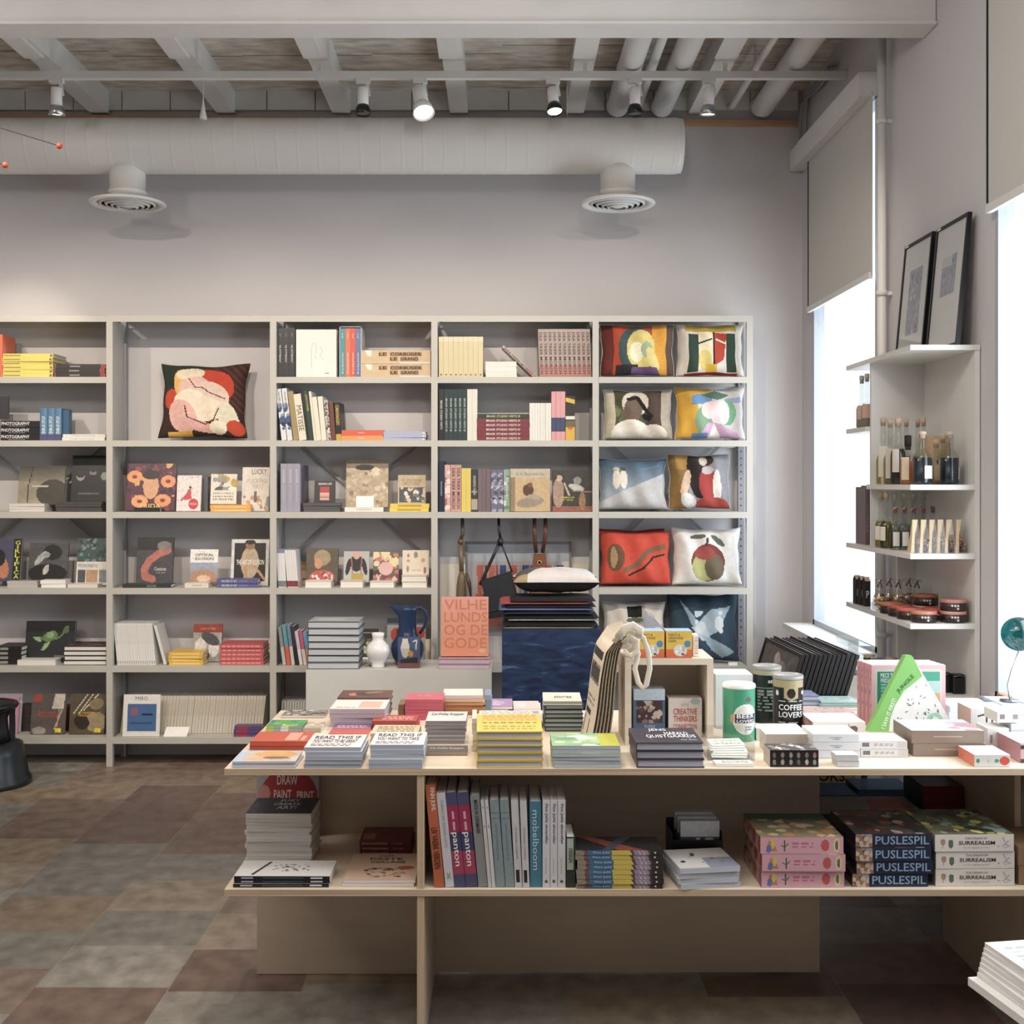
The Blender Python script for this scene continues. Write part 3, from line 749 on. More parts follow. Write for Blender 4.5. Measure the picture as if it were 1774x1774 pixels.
stack('dark grey book lying below the black photo book', 97, 176, 887, 870, 6.78, 4, .13, z=zC, cov='#4a4846', pg='#8d8983')
facing('purple portrait book with tall yellow lettering', -28, 34, 935, 1008, Y=6.85, cov='#3d3c52', T=.02, cover=art(1, 1.2, '#4a4966', [('e', .45, .35, .2, .3, 20, '#c07a52'), ('e', .4, .55, .16, .2, 0, '#181820'), ('r', .78, 0, 1, 1, '#1c1e22'), ('n', .1)]), titles=[('cover', 'G', .82, .86, .96, .95, '#d6d94a', 1), ('cover', 'I', .87, .76, .91, .85, '#d6d94a', 1), ('cover', 'R', .82, .66, .96, .75, '#d6d94a', 1), ('cover', 'L', .82, .56, .96, .65, '#d6d94a', 1), ('cover', 'I', .87, .46, .91, .55, '#d6d94a', 1), ('cover', 'F', .82, .36, .96, .45, '#d6d94a', 1), ('cover', 'I', .87, .26, .91, .35, '#d6d94a', 1), ('cover', 'C', .82, .16, .96, .25, '#d6d94a', 1), ('cover', 'A', .82, .06, .96, .15, '#d6d94a', 1)])
stack('flat grey book below the purple portrait book', 12, 64, 1020, 1009, 6.78, 3, .1, z=zD, cov='#b8b5ae')
facing('black and white photo book of hands over face', 48, 115, 942, 1008, Y=6.86, cov='#26272a', T=.018, cover=art(1, 1.15, '#4b4c4e', [('e', .5, .2, .5, .25, 0, '#141416'), ('e', .6, .75, .25, .2, 0, '#1b1b1e'), ('e', .3, .6, .08, .22, -35, '#a9aaa8'), ('e', .45, .3, .07, .14, -20, '#b9b9b6'), ('e', .45, .68, .1, .07, 30, '#97989a'), ('n', .25)]))
stack('white slab book below the hands photo book', 70, 113, 1021, 1008, 6.775, 2, .1, z=zD, cov='#ebe9e4')
facing('aerial photo book with white title band', 131, 184, 934, 1015, Y=6.86, cov='#b9b4ab', T=.018, cover=art(1, 1.3, '#d5d2cb', [('r', 0, .5, 1, 1, '#3c5354'), ('blob', 0, .5, 1, 1, 40, .06, ['#6a8a86', '#2c3c40', '#4a5a5a', '#7b8a82']), ('r', .05, .05, .3, .32, '#4c4f52'), ('r', .33, .05, .7, .32, '#b38e6c'), ('r', .75, .05, 1, .32, '#7a7d80'), ('n', .15)]), titles=[('cover', 'FROM ABOVE', .06, .38, .7, .45, '#6d6f70')])
stack('thin pale book below the aerial photo book', 116, 168, 1021, 1015, 6.775, 2, .1, z=zD, cov='#d8d2cc')
stack('small black hardback stacked at the far left edge', -10, 36, 1155, 1124, 6.8, 4, .18, z=zE, cov='#1d1c1e', spine=art(6, 1, '#1d1c1e', [('r', .2, .2, .5, .8, '#8d8b88')], 30))
facing('black plant book with a pale green sprig', 42, 127, 1078, 1147, Y=6.88, cov='#15181a', T=.02, cover=art(1.2, 1, '#24272a', [('r', 0, .74, 1, 1, '#141518'), ('l', [(.15, .6), (.3, .58), (.5, .52), (.7, .6), (.85, .8)], .025, '#7a9a64'), ('e', .5, .62, .16, .12, 20, '#5d7d4c'), ('e', .5, .66, .08, .08, 0, '#86a672'), ('e', .42, .38, .12, .05, 50, '#8db276'), ('e', .25, .55, .08, .05, -30, '#8db276'), ('e', .82, .78, .06, .1, -30, '#4d6d44'), ('r', .6, .1, .9, .14, '#6d7068'), ('n', .15)]))
stack('thin white book below the plant book', 30, 96, 1155, 1146, 6.78, 1, .1, z=zE, cov='#dcd9d4')
stack('black hardback with white page edges, bottom left stack', 110, 184, 1155, 1122, 6.78, 4, .2, z=zE, pose='fore', cov='#222124', pg='#dad8d2', cover=art(1, 1, '#3f3434', [('blob', 0, 0, 1, 1, 14, .12, ['#8a4a44', '#2a2426', '#5d4640']), ('n', .2)]))
for i, (x0, x1, c) in enumerate(((-20, 30, '#c583a5'), (-14, 35, '#e3dcdf'))):
    facing(['pink arched magazine cut by the left edge', 'pale magazine standing behind the pink one'][i], x0, x1, 1209-2*i, 1272, Y=6.84+.05*i, z=zF_, cov=c, T=.008, cover=art(1, 1.3, c, [('e', .5, .4, .35, .4, 0, '#d9a2bd' if i == 0 else '#c9b9c2'), ('r', .3, .5, .9, .62, '#efe8ec')]))
stack('dark book with pale edges beside the step stool', 31, 62, 1279, 1235, 6.92, 6, .1, z=zF_, cov='#463a3c', pg='#cfc6bc')
stack('brown and red book between the two photo guides', 100, 124, 1279, 1238, 6.93, 6, .1, z=zF_, cov='#6d3a34', pg='#b9a294')
stack('olive book behind the second photo guide', 168, 182, 1279, 1236, 6.93, 6, .1, z=zF_, cov='#5a4f38', pg='#a6967a')
pgA = [('r', .04, .8, .3, .98, '#a8423c'), ('p', [(.6, .62), (.68, 1), (.98, 1), (.94, .62)], '#c8bcae'), ('l', [(.82, .6), (.78, .2)], .04, '#b98d78'), ('l', [(.9, .6), (.7, .12)], .04, '#c49a84'), ('e', .25, .08, .2, .1, 0, '#9c9488'), ('r', .72, .04, .9, .14, '#e4cf2e'), ('n', .2)]
facing('photo guide showing a pleated skirt and bare legs', 52, 111, 1207, 1275, Y=6.83, z=zF_, cov='#57504a', T=.018, cover=art(1, 1.2, '#5c544e', pgA), titles=[('cover', 'Practical', .22, .5, .7, .57, '#b8473c', 1), ('cover', 'Photography', .2, .41, .78, .49, '#b8473c', 1)])
facing('photo guide with diagonal light streaks and shadows', 119, 180, 1207, 1275, Y=6.83, z=zF_, cov='#4d4434', T=.018, cover=art(1, 1.2, '#5a4e3a', [('l', [(.1, .5), (.5, 1)], .03, '#ddd2b8'), ('l', [(.25, .5), (.65, 1)], .03, '#ddd2b8'), ('l', [(.4, .6), (.8, 1)], .03, '#ddd2b8'), ('e', .75, .75, .2, .14, 30, '#8c7c5c'), ('e', .75, .3, .3, .25, 0, '#9d8d6a'), ('e', .35, .3, .2, .2, 40, '#2f2a20'), ('r', .72, .04, .9, .14, '#e4cf2e'), ('n', .2)]), titles=[('cover', 'Creative', .28, .5, .7, .57, '#d8a23a', 1), ('cover', 'Photography', .25, .42, .8, .49, '#d8a23a', 1)])
# ===== bay 2
big = art(1, 1, '#3a2420', [('r', 0, .55, .5, 1, '#26352a'), ('r', .62, .3, 1, 1, '#55302a'), ('s', .09, '#3a2420'), ('r', 0, .4, .55, 1, '#27332a'), ('e', .6, .68, .3, .24, -20, '#c23f2c'), ('e', .12, .5, .08, .14, 0, '#c8442e'), ('e', .28, .72, .13, .2, 0, '#e3b260'), ('e', .36, .85, .17, .09, 10, '#dccdb4'), ('e', .42, .62, .2, .2, 0, '#dcb2a8'), ('e', .56, .48, .28, .26, -15, '#d9bcae'), ('e', .36, .46, .2, .17, 0, '#e6d4bc'), ('e', .5, .36, .3, .18, -10, '#e2d2ba'), ('e', .28, .26, .16, .24, 25, '#dca9a0'), ('e', .48, .12, .22, .07, -18, '#d7a298'), ('e', .82, .26, .12, .2, 20, '#d9d0b8'), ('e', .9, .12, .1, .1, 0, '#c2452f'), ('r', .12, 0, .4, .06, '#dba63e'), ('e', .7, .1, .1, .09, 0, '#e6dcc0'), ('l', [(.34, .78), (.42, .66), (.5, .66), (.6, .58), (.78, .5)], .014, '#55302a'), ('l', [(.3, .4), (.34, .24), (.55, .14), (.66, .2), (.72, .36)], .014, '#4a2c28'), ('n', .1)], 90)
cushion('large cushion with rounded pink and cream shapes on brown', 268, 423, 628, 763, 6.80, big, '#2d1d1b', z=zB_, T=.15, seed=3)
upright('tall black book at the left end of bay two', 194, 201, 795, zC, Y=6.95, cov='#24262b', depth=.06)
fri = [('e', .16, .72, .16, .13, 0, '#e3925c'), ('e', .85, .62, .15, .13, 0, '#e3925c'), ('e', .28, .2, .17, .13, 0, '#e89a66'), ('e', .75, .22, .17, .13, 0, '#e3925c'), ('e', .16, .72, .05, .04, 0, '#7a3427'), ('e', .85, .62, .05, .04, 0, '#7a3427'), ('e', .28, .2, .05, .04, 0, '#7a3427'), ('e', .75, .22, .05, .04, 0, '#7a3427')]
facing('flower-covered art book in orange and plum', 217, 302, 803, 885, Y=6.84, z=zC, cov='#4a2434', T=.024, cover=art(1, 1, '#54263c', [('blob', 0, 0, 1, 1, 60, .05, ['#7c3350', '#351a2c', '#8c3d3c', '#d6a152']), ('e', .5, .52, .16, .27, 0, '#d39a72'), ('e', .5, .76, .17, .1, 0, '#2a1a1c')]+fri+[('n', .1)], 60), titles=[('cover', 'FRIDA', .3, .05, .72, .15, '#f0c56a', 1)])
stack('slim dark book lying before the flower-covered book', 232, 277, 888, 881, 6.775, 2, .05, z=zC, cov='#2a3036')
facing('white patterned book with red flower disc', 305, 347, 823, 885, Y=6.84, z=zC, cov='#dcd2cf', T=.014, cover=art(1, 1.2, '#ddd2d0', [('blob', 0, 0, 1, 1, 90, .02, ['#b5a3a6', '#c98d92', '#efe8e6']), ('l', [(.2, .3), (.45, .5)], .06, '#c4303a'), ('p', [(.3, .3), (.62, .34), (.58, .62), (.46, .6)], '#c9404a'), ('e', .55, .66, .05, .04, 0, '#2a2020'), ('e', .7, .2, .2, .15, 0, '#cf2f3c'), ('n', .08)], 60), titles=[('cover', 'ROSALIA', .56, .17, .84, .23, '#f4dada')])
upright('grey spine book between rosy book and sketch book', 347, 360, 826, zC, Y=6.9, cov='#6b6d72', depth=.1)
facing('book of bold grey and mustard sketches', 364, 409, 823, 875, Y=6.86, z=zC+.04, cov='#cfc9ba', T=.014, cover=art(1, 1.2, '#d8d2c4', [('blob', 0, .45, 1, 1, 14, .14, ['#4d5152', '#b99a3c', '#e8e2d6', '#8d9294']), ('t', .1, .1, .9, .4, 3, '#8f8c84'), ('e', .45, .68, .06, .06, 0, '#a8443a'), ('n', .1)]))
stack('orange book lying before the bold sketch book', 364, 434, 887, 875, 6.78, 2, .12, z=zC, cov='#e6a24a', spine=art(10, 1, '#e8a64e', [('r', .1, .3, .9, .5, '#f4d39a')], 30))
facing('pale book with scratchy dark lettering and figures', 418, 465, 808, 884, Y=6.84, z=zC, cov='#cbc4bb', T=.014, cover=art(1, 1.5, '#d2cac0', [('blob', 0, 0, 1, .35, 24, .08, ['#8c7f8a', '#b39a6c', '#5d5660', '#d8cfc2', '#c98a5c']), ('r', .45, .2, .55, .45, '#5b5a70'), ('n', .1)]), titles=[('cover', 'LUCKY', .35, .84, .9, .96, '#4a4448'), ('cover', 'PUCKING', .2, .64, .9, .74, '#b79a86'), ('cover', 'FIRST', .4, .52, .8, .61, '#b79a86')])
facing('dark grey book with coral bean shape', 235, 298, 933, 1012, Y=6.86, cov='#34343c', T=.018, cover=art(1, 1.25, '#43434a', [('r', 0, .72, 1, 1, '#26262e'), ('l', [(.85, .72), (.6, .65), (.35, .5), (.22, .3), (.25, .15), (.45, .1)], .2, '#b9695c'), ('e', .75, .82, .2, .1, 0, '#7d7472'), ('n', .2)], 50), titles=[('cover', 'Creatures', .5, .28, .82, .36, '#ddd'), ('cover', 'of the dark', .55, .22, .8, .26, '#aaa')])
stack('thin dark green book below the coral bean book', 212, 296, 1021, 1015, 6.775, 1, .1, z=zD, cov='#2e3a34', titles=[('spine', 'CREATURES', .5, .2, .7, .8, '#9aa')])
facing('white book with a desert arch picture', 328, 376, 953, 1012, Y=6.86, cov='#e6e2dc', T=.012, cover=art(1, 1.3, '#e8e4de', [('g', .05, .62, '#a8785c', '#8fa6c4'), ('e', .5, .25, .42, .16, 0, '#b08466'), ('e', .5, .15, .25, .1, 0, '#d6b49a'), ('r', 0, 0, 1, .05, '#7d5b48'), ('n', .15)]), titles=[('cover', 'OPTICAL', .18, .8, .84, .88, '#3a3834', 1), ('cover', 'ILLUSION', .18, .69, .84, .77, '#3a3834', 1)])
stack('white book lying before the desert arch book', 320, 361, 1021, 1013, 6.775, 1, .1, z=zD, cov='#d9cfc6', titles=[('spine', 'optical', .3, .3, .7, .7, '#888')])
facing('white framed book with a pale robed figure', 399, 464, 936, 1016, Y=6.86, cov='#c9c9c9', T=.02, cover=art(1, 1.25, '#cdcdcd', [('r', .08, .1, .92, .92, '#221f1e'), ('e', .5, .5, .24, .34, 0, '#b5a084'), ('e', .5, .86, .13, .08, 0, '#8d6f54'), ('l', [(.4, .4), (.38, .12)], .1, '#b98d66'), ('l', [(.65, .4), (.9, .14)], .07, '#b98d66'), ('e', .5, .94, .14, .05, 0, '#2c211c'), ('n', .15)], 50), titles=[('cover', 'THE ART OF ILLUSION', .14, .45, .88, .56, '#efe9dc', 1)])
stack('blue-violet book below the robed figure book', 375, 446, 1021, 1006, 6.775, 2, .1, z=zD, cov='#5b5f96', titles=[('spine', 'MASTERS OF ART', .12, .25, .5, .75, '#dde'), ('spine', 'ILLUSIONS', .55, .35, .75, .65, '#aab')])
upright('white catalogue in the packed lower left row', 203, 270, 1080, zE, n=17, lean=7, depth=.2, cov='#dcdbd8', pg='#cfcdca', spine=art(10, 1, '#dcdbd8', [('r', .05, .3, .5, .7, '#cfcecc'), ('r', .9, .2, .97, .8, '#9a9aa0')], 40))
upright('white catalogue with dark photo leaning off the row', 284, 289, 1084, zE, Y=6.79, lean=18, depth=.15, cov='#d8d7d4', pg='#bbb')
facing('red-topped book of two grey faces', 333, 383, 1080, 1144, Y=6.9, z=zE, cov='#8f3528', T=.02, cover=art(1, 1.3, '#9b9a98', [('r', 0, .76, 1, 1, '#93392a'), ('e', .28, .45, .2, .2, -30, '#c9c8c6'), ('e', .72, .34, .18, .22, 0, '#d4d3d0'), ('e', .6, .6, .35, .14, -30, '#4a4a4c'), ('e', .3, .15, .3, .14, 0, '#5d5d5f'), ('n', .25)]), titles=[('cover', 'LOVE STORIES', .25, .84, .78, .9, '#d09a84')])
stack('yellow paperback before the red-topped book', 292, 351, 1155, 1133, 6.78, 4, .17, z=zE, cov='#dfae3c', spine=art(8, 1, '#e0b040', [('r', .1, .3, .9, .7, '#ecca74')], 30))
stack('coral red paperback at the right of bay two', 381, 456, 1155, 1119, 6.78, 5, .18, z=zE, cov='#c9585a', spine=art(10, 1, '#cc5c5e', [('t', .05, .2, .95, .8, 1, '#e29a98')], 60))
facing('white exhibition book with a blue printed square', 212, 276, 1205, 1276, Y=6.78, z=zF_, cov='#dcdad5', T=.008, lean=7, cover=art(1, 1.25, '#dedcd7', [('r', .12, .12, .9, .78, '#3f679c'), ('r', .2, .3, .8, .33, '#2c4a78'), ('r', .2, .5, .4, .68, '#8a5a70'), ('r', .5, .5, .8, .55, '#1c2c4c'), ('n', .06)], 60), titles=[('cover', 'MIRO', .32, .86, .66, .95, '#6d675c')])
rb = upright('thin cream booklet', 208, 213, 1206, zF_, Y=6.86, lean=-7, depth=.15, cov='#cfc8bb', pg='#c4bcae', spine=art(10, 1, '#cdc6b8', [('r', .1, .2, .55, .8, '#bdb4a4')], 30))[0]
lb = 'thin cream booklet in the long tilted row on the bottom shelf'
rb['label'] = lb; rb['group'] = 'cream booklets on the bottom shelf'; LABELS[-1] = 'cream booklets in the row'
for i in range(1, 46): r_ = dup(rb, (X(208, 6.86)+i*X(870+5.35, 6.86), 6.86+random.uniform(0, .006), rb.location.z)); r_['label'] = lb
MB().use('matte').box(0, .13, 0, .045, 0, .001, '#e9e7e2').poly([(0, 0, .002), (.13, 0, .002), (.14, .03, .05), (.01, .03, .05)], '#eeece8').build('price_card', None, (X(283, 6.77), 6.77, zF_+.0005), label='folded white price card before the cream booklets', cat='card')
stack('purple and red booklet at the end of the cream row', 405, 450, 1279, 1261, 6.77, 3, .07, z=zF_, cov='#54497c', spine=art(6, 1, '#5a4c80', [('r', .1, 0, .55, 1, '#a23a5e')], 30))
# ===== bay 3
upright('thick charcoal monograph on the top shelf', 480, 511, 568, zA, n=3, depth=.22, cov='#46464a', mat_='gloss', titles=[('spine', 'VAL RYTTERHOLT', .34, .35, .7, .65, '#cfcfcf', 1), ('spine', 'ART', .1, .4, .18, .6, '#999')])
facing('white slipcased book with a faint line drawing', 513, 583, 570, 653, Y=6.79, z=zA, lean=0, cov='#dcd8d2', T=.06, cover=art(1, 1.15, '#e3dfda', [('l', [(.38, .2), (.38, .6), (.42, .72), (.5, .7), (.48, .4)], .012, '#b9b4ae'), ('l', [(.6, .65), (.66, .55), (.58, .45), (.68, .38)], .012, '#b9b4ae'), ('r', .72, .07, .82, .1, '#9a958f')], 70))
t = thing('slipcase', 'white slipcase holding four coloured books', 'slipcase', (X(588, 6.78), 6.78, zA+.0006), group=None)
wS = X(626, 6.78)-X(588, 6.78); hS = Z(566, 6.78)-zA
MB().use('matte').box(0, .003, 0, .2, 0, hS, '#cfd3d4').box(wS-.003, wS, 0, .2, 0, hS, '#cfd3d4').box(0, wS, 0, .2, hS-.003, hS, '#cfd3d4').box(0, wS, 0, .2, 0, .003, '#cfd3d4').build('case', t)
for i, (c, nm) in enumerate((('#3f8f96', 'teal'), ('#e0694a', 'orange'), ('#d9503f', 'red'), ('#5b73a6', 'blue'))):
    xx = X(588, 6.78)+.004+i*(wS-.008)/4
    book_obj(nm+' book in the white slipcase on the top shelf', (xx, 6.785, zA+.0046), (0, 0, 0), Lh=hS-.013, B=.19, T=(wS-.008)/4-.0008, pose='up', cov=c, titles=[('spine', 'ARCHITEKTUR', .5, .35, .95, .65, '#e9e4de'), ('spine', 'vol', .1, .35, .2, .65, '#ddd')])
lc = [('front', 'LE', .26, .58, .36, .82, '#2c2118', 1), ('front', 'CORBUSIER', .42, .58, .87, .82, '#2c2118', 1), ('front', 'LE', .42, .24, .52, .48, '#2c2118', 1), ('front', 'GRAND', .57, .24, .82, .48, '#2c2118', 1)]
gbox('wide tan cardboard book box lying on the top shelf', 626, 746, 653, 606, 6.78, .2, z=zA, n=2, jit=.001, cols='#c9a982', front=art(4, .8, '#cdb08a', [('p', [(.05, 1), (.15, 1), (.14, .45), (.08, .7)], '#e3ddd3'), ('r', .25, .54, .37, .86, '#a8845c'), ('r', .41, .54, .88, .86, '#a8845c'), ('r', .41, .2, .53, .52, '#a8845c'), ('r', .56, .2, .83, .52, '#a8845c'), ('r', .55, 0, 1, .12, '#d8d2c8'), ('n', .06)], 80), titles=lc, name='book_box')
items = [(488, 497, 674, 10.5, '#c9ced6', 'white book with blue brushwork, leaning first in the row', 'j'), (498, 507, 673, 10.5, '#c9ced6', 'white book with blue brushwork, leaning second in the row', 'j'), (508.5, 518, 678, 10.5, '#a08a5e', 'tan cloth book leaning among white ones', ''), (518.5, 531.5, 683, 10.5, '#ddd6c2', 'cream book with dark signature lettering', 'm'),
         (532, 535.3, 676, 10.5, '#23282a', 'thin black book leaning beside green spine', ''), (535.6, 543.6, 677, 10.5, '#2c4038', 'dark green book with yellow title', 'g'), (544, 548.3, 678, 9.5, '#d8d6c4', 'narrow ivory book next to green spine', ''), (548.6, 557, 688, 8.5, '#d9d7c6', 'first of two thin ivory books leaning', ''), (557.3, 566, 687, 7.5, '#d9d7c6', 'second of two thin ivory books leaning', ''),
         (566.5, 574, 693, 6.5, '#b9a9a2', 'floral grey book leaning before a brown spine', 'f'), (574.5, 582, 697, 5, '#6d4038', 'narrow brown book leaning', ''), (582.5, 592, 697, 4, '#22242c', 'black book with yellow lettering ending the leaning row', 'c')]
for (a, b, yt, ln, c, d, k) in items:
    sp = None; ti = ()
    if k == 'j': sp = art(10, 1, '#d3d6da', [('blob', .2, 0, .8, 1, 12, .05, ['#3d5590', '#8a93a8', '#22304e'])], 60); ti = [('spine', 'ASGER JORN', .06, .3, .4, .7, '#222')]
    if k == 'm': ti = [('spine', 'MATISSE', .25, .15, .8, .85, '#57503f')]
    if k == 'g': ti = [('spine', 'JOHN KORNER', .08, .25, .42, .75, '#c9c03a', 1)]
    if k == 'f': sp = art(10, 1, '#b5a8a2', [('blob', 0, 0, 1, 1, 30, .03, ['#4d4650', '#8d5a58', '#ddd'])], 60)
    if k == 'c': sp = art(10, 1, '#22242c', [('r', .82, 0, 1, 1, '#c99a3a')], 30); ti = [('spine', 'CARAVAGGIO', .08, .2, .6, .8, '#dcc23a', 1)]
    dpt = .2
    upright(d if len(d.split()) > 3 else d+' in the art row', a, b, yt, zB_, lean=ln, depth=dpt, cov=c, spine=sp, titles=ti)
stack('orange red box-like book right of the leaning row', 592, 664, 763, 745, 6.78, 2, .17, z=zB_, vary=[dict(cov='#e39455'), dict(cov='#df5c46')], titles=[('spine', 'hello', .4, .35, .55, .7, '#f3d6c6')])
stack('lilac blue book lying at the bay end', 664, 738, 763, 747, 6.78, 3, .17, z=zB_, cov='#a3aac8', spine=art(10, 1, '#a6adca', [('r', .92, .3, .97, .7, '#eee')], 60))
upright('thick lilac monograph on the brace shelf', 486, 520, 803, zC, n=3, depth=.2, cov='#9a98ac', titles=[('spine', 'OLE KANDER', .12, .35, .4, .65, '#ddd'), ('spine', 'photographs', .45, .35, .8, .65, '#ccc')])
upright('dark side book next to the lilac monographs', 522, 527, 806, zC, Y=6.83, depth=.15, cov='#4a4656')
facing('small black book showing a red and pink block', 544, 580, 833, 872, Y=6.86, z=zC+.045, cov='#222224', T=.015, cover=art(1, 1, '#232325', [('r', .28, .12, .72, .7, '#d79a88'), ('r', .28, .45, .72, .72, '#b8383c'), ('r', .28, .24, .72, .27, '#232325'), ('r', .28, .42, .72, .45, '#e8d8d0')]), titles=[('cover', 'READING ART', .2, .8, .85, .9, '#ddd', 1)])
stack('grey paperback below the small black book', 525, 588, 888, 873, 6.78, 3, .12, z=zC, cov='#58585c', pg='#a9a49a')
facing('large beige book of swirling brown ornament', 599, 672, 797, 879, Y=6.87, z=zC+.02, cov='#9d8c78', T=.035, lean=6, cover=art(1, 1.15, '#b5a38a', [('blob', 0, 0, 1, 1, 60, .06, ['#8f7c64', '#cdbda4', '#a48e74', '#c4b296']), ('r', 0, .82, 1, 1, '#7c6c5a'), ('e', .45, .84, .24, .06, 0, '#2f2620'), ('e', .7, .75, .1, .1, 0, '#d9cbb2'), ('n', .18)], 60))
stack('white book lying below the ornament book', 597, 664, 888, 880, 6.775, 1, .09, z=zC, cov='#e3dfd6', titles=[('spine', 'CHARLES RENNIE', .3, .3, .7, .7, '#aaa')])
mb = MB().use('matte'); mb.box(0, .098, 0, .0015, 0, .062, '#fffdf2'); o = mb.build('price_card', None, (X(617, 6.772), 6.772, zC+.026), label='blank bright white card before the ornament book', cat='card')
facing('beige Danish art history with a dark painting', 689, 737, 822, 872, Y=6.86, z=zC+.04, cov='#b3a083', T=.02, cover=art(1, 1.05, '#b9a688', [('r', .06, .05, .98, .58, '#3b4654'), ('blob', .06, .05, .98, .58, 20, .08, ['#cdb89a', '#5a6878', '#2c3440', '#a8643c', '#d9cfc0']), ('n', .12)]), titles=[('cover', 'KUNSTENS', .15, .76, .85, .86, '#8c6d54'), ('cover', 'HISTORIE', .2, .64, .8, .74, '#8c6d54')])
stack('yellow book lying below the Danish art history', 675, 743, 888, 874, 6.775, 2, .12, z=zC, cov='#e3c54f', spine=art(10, 1, '#e6c954', [('r', .2, .35, .8, .65, '#b99c3a')], 40))
upright('thin white catalogue with grey foot', 482, 496, 953, zD, n=4, lean=3, depth=.15, cov='#d6d3d3', spine=art(10, 1, '#dcdada', [('r', 0, 0, .09, 1, '#8584b0'), ('r', .82, 0, .98, 1, '#7d7d80')], 50))
upright('thin white catalogue with maroon foot', 498, 517, 953, zD, n=5, lean=5, depth=.15, cov='#d6d3d3', spine=art(10, 1, '#dcdada', [('r', .82, 0, .98, 1, '#8a3a48')], 50))
facing('brown and blue painting book behind thin catalogues', 513, 533, 953, 1010, Y=6.94, z=zD, cov='#7d5f42', T=.012, cover=art(1, 2, '#7d5f42', [('r', 0, .7, 1, 1, '#2d4450'), ('r', 0, .5, 1, .6, '#b07a3c'), ('blob', 0, 0, 1, .5, 10, .2, ['#c9a17c', '#5a4234', '#a6684a'])]))
facing('dark portrait book of a girl seen from behind', 530, 585, 952, 1010, Y=6.87, z=zD+.02, cov='#4c4438', T=.024, cover=art(1, 1.15, '#5c5142', [('e', .5, .72, .26, .24, 0, '#a08e6c'), ('e', .38, .55, .12, .16, 0, '#c98f6c'), ('e', .5, .14, .4, .22, 0, '#b5524a'), ('blob', .15, 0, .85, .3, 20, .05, ['#dcd0c4', '#a03a38', '#c9827a']), ('n', .12)], 50))
stack('thick white book before the portrait book', 528, 574, 1022, 1010, 6.775, 1, .1, z=zD, cov='#e3ded6', pose='fore')
facing('grey book of a black top and mustard skirt', 595, 639, 957, 1010, Y=6.87, z=zD+.02, cov='#a9aaa6', T=.02, cover=art(1, 1.2, '#b4b6b3', [('e', .5, .62, .24, .28, 0, '#2b2c32'), ('e', .18, .5, .09, .28, -12, '#2b2c32'), ('e', .82, .5, .09, .28, 12, '#2b2c32'), ('e', .5, .88, .14, .14, 0, '#d3a594'), ('r', .3, 0, .78, .28, '#b39a45'), ('l', [(.3, .8), (.34, .3)], .04, '#b5685c'), ('l', [(.7, .8), (.68, .3)], .04, '#b5685c')], 50))
stack('thick white book before the black-top book', 589, 629, 1022, 1010, 6.775, 1, .1, z=zD, cov='#d9cdc4', pose='fore')
facing('floral book of peonies with a pink plate', 646, 690, 957, 1009, Y=6.87, z=zD+.02, cov='#b39a8a', T=.018, cover=art(1, 1.15, '#6d6450', [('blob', 0, .45, 1, 1, 30, .12, ['#e3cfae', '#e6d6a0', '#c97f74', '#d9b69a']), ('blob', 0, 0, 1, .4, 24, .1, ['#8a3a44', '#c06a7c', '#4d3a34', '#e3b6b0']), ('e', .5, .45, .28, .22, 0, '#e0b1b0')], 50))
stack('thick white book before the peony book', 640, 683, 1022, 1011, 6.775, 1, .1, z=zD, cov='#e0dbd4', pose='fore')
facing('cream plant book with small dried flowers', 697, 743, 957, 1003, Y=6.87, z=zD+.05, cov='#d6cbb8', T=.016, cover=art(1, 1, '#ddd2c0', [('e', .5, .82, .08, .12, 0, '#8d8a72'), ('e', .22, .8, .05, .07, 0, '#c07a68'), ('e', .22, .6, .06, .06, 0, '#c9927a'), ('e', .78, .62, .07, .08, 0, '#cc9484'), ('e', .2, .3, .05, .12, 0, '#9b8f74'), ('e', .85, .25, .05, .14, 0, '#b5605a'), ('l', [(.5, .7), (.5, .5)], .02, '#7c7a60')], 40), titles=[('cover', 'PLANT LORE', .36, .22, .68, .28, '#9a8d7a')])
stack('white page block book below the plant book', 695, 739, 1022, 1001, 6.775, 2, .1, z=zD, cov='#dad2c2', pose='fore')
for i, (a, b, yt, c, c2) in enumerate(((482, 488, 1086, '#8c9098', '#b5b9c0'), (489, 496, 1084, '#5a9aa8', '#d9603f'), (497, 503, 1083, '#6c8aa0', '#c9c5bf'), (504, 510, 1086, '#3a3640', '#2c2a30'), (511, 517, 1094, '#c9bcc8', '#e3dde0'), (518, 524, 1094, '#c25a7c', '#ded2d6'), (525, 531, 1095, '#5f93b8', '#d98a5c'))):
    upright(['grey', 'teal and orange', 'slate blue', 'black', 'pale mauve', 'pink', 'blue and peach'][i]+' paperback leaning beside the big grey stack', a+8, b+8, yt, zE, Y=6.78, lean=9, depth=.15, cov=c, spine=art(10, 1, c, [('r', .55, 0, 1, 1, c2)], 30))
facing('dark poster book standing behind the white vase', 622, 655, 1070, 1110, Y=6.93, z=zE+.05, cov='#2a2224', T=.012, cover=art(1, 1, '#2c2426', [('r', .25, .3, .75, .6, '#5c3030'), ('r', .2, .8, .8, .84, '#8d8486')]))
facing('green and black flower book behind the vase', 628, 645, 1100, 1139, Y=6.9, z=zE, cov='#6d7a5c', T=.012, cover=art(1, 2, '#3d4638', [('blob', 0, .3, 1, 1, 12, .2, ['#a8b38c', '#cfd3b6', '#5c6b4c']), ('r', 0, 0, 1, .2, '#e6e6e0')]))
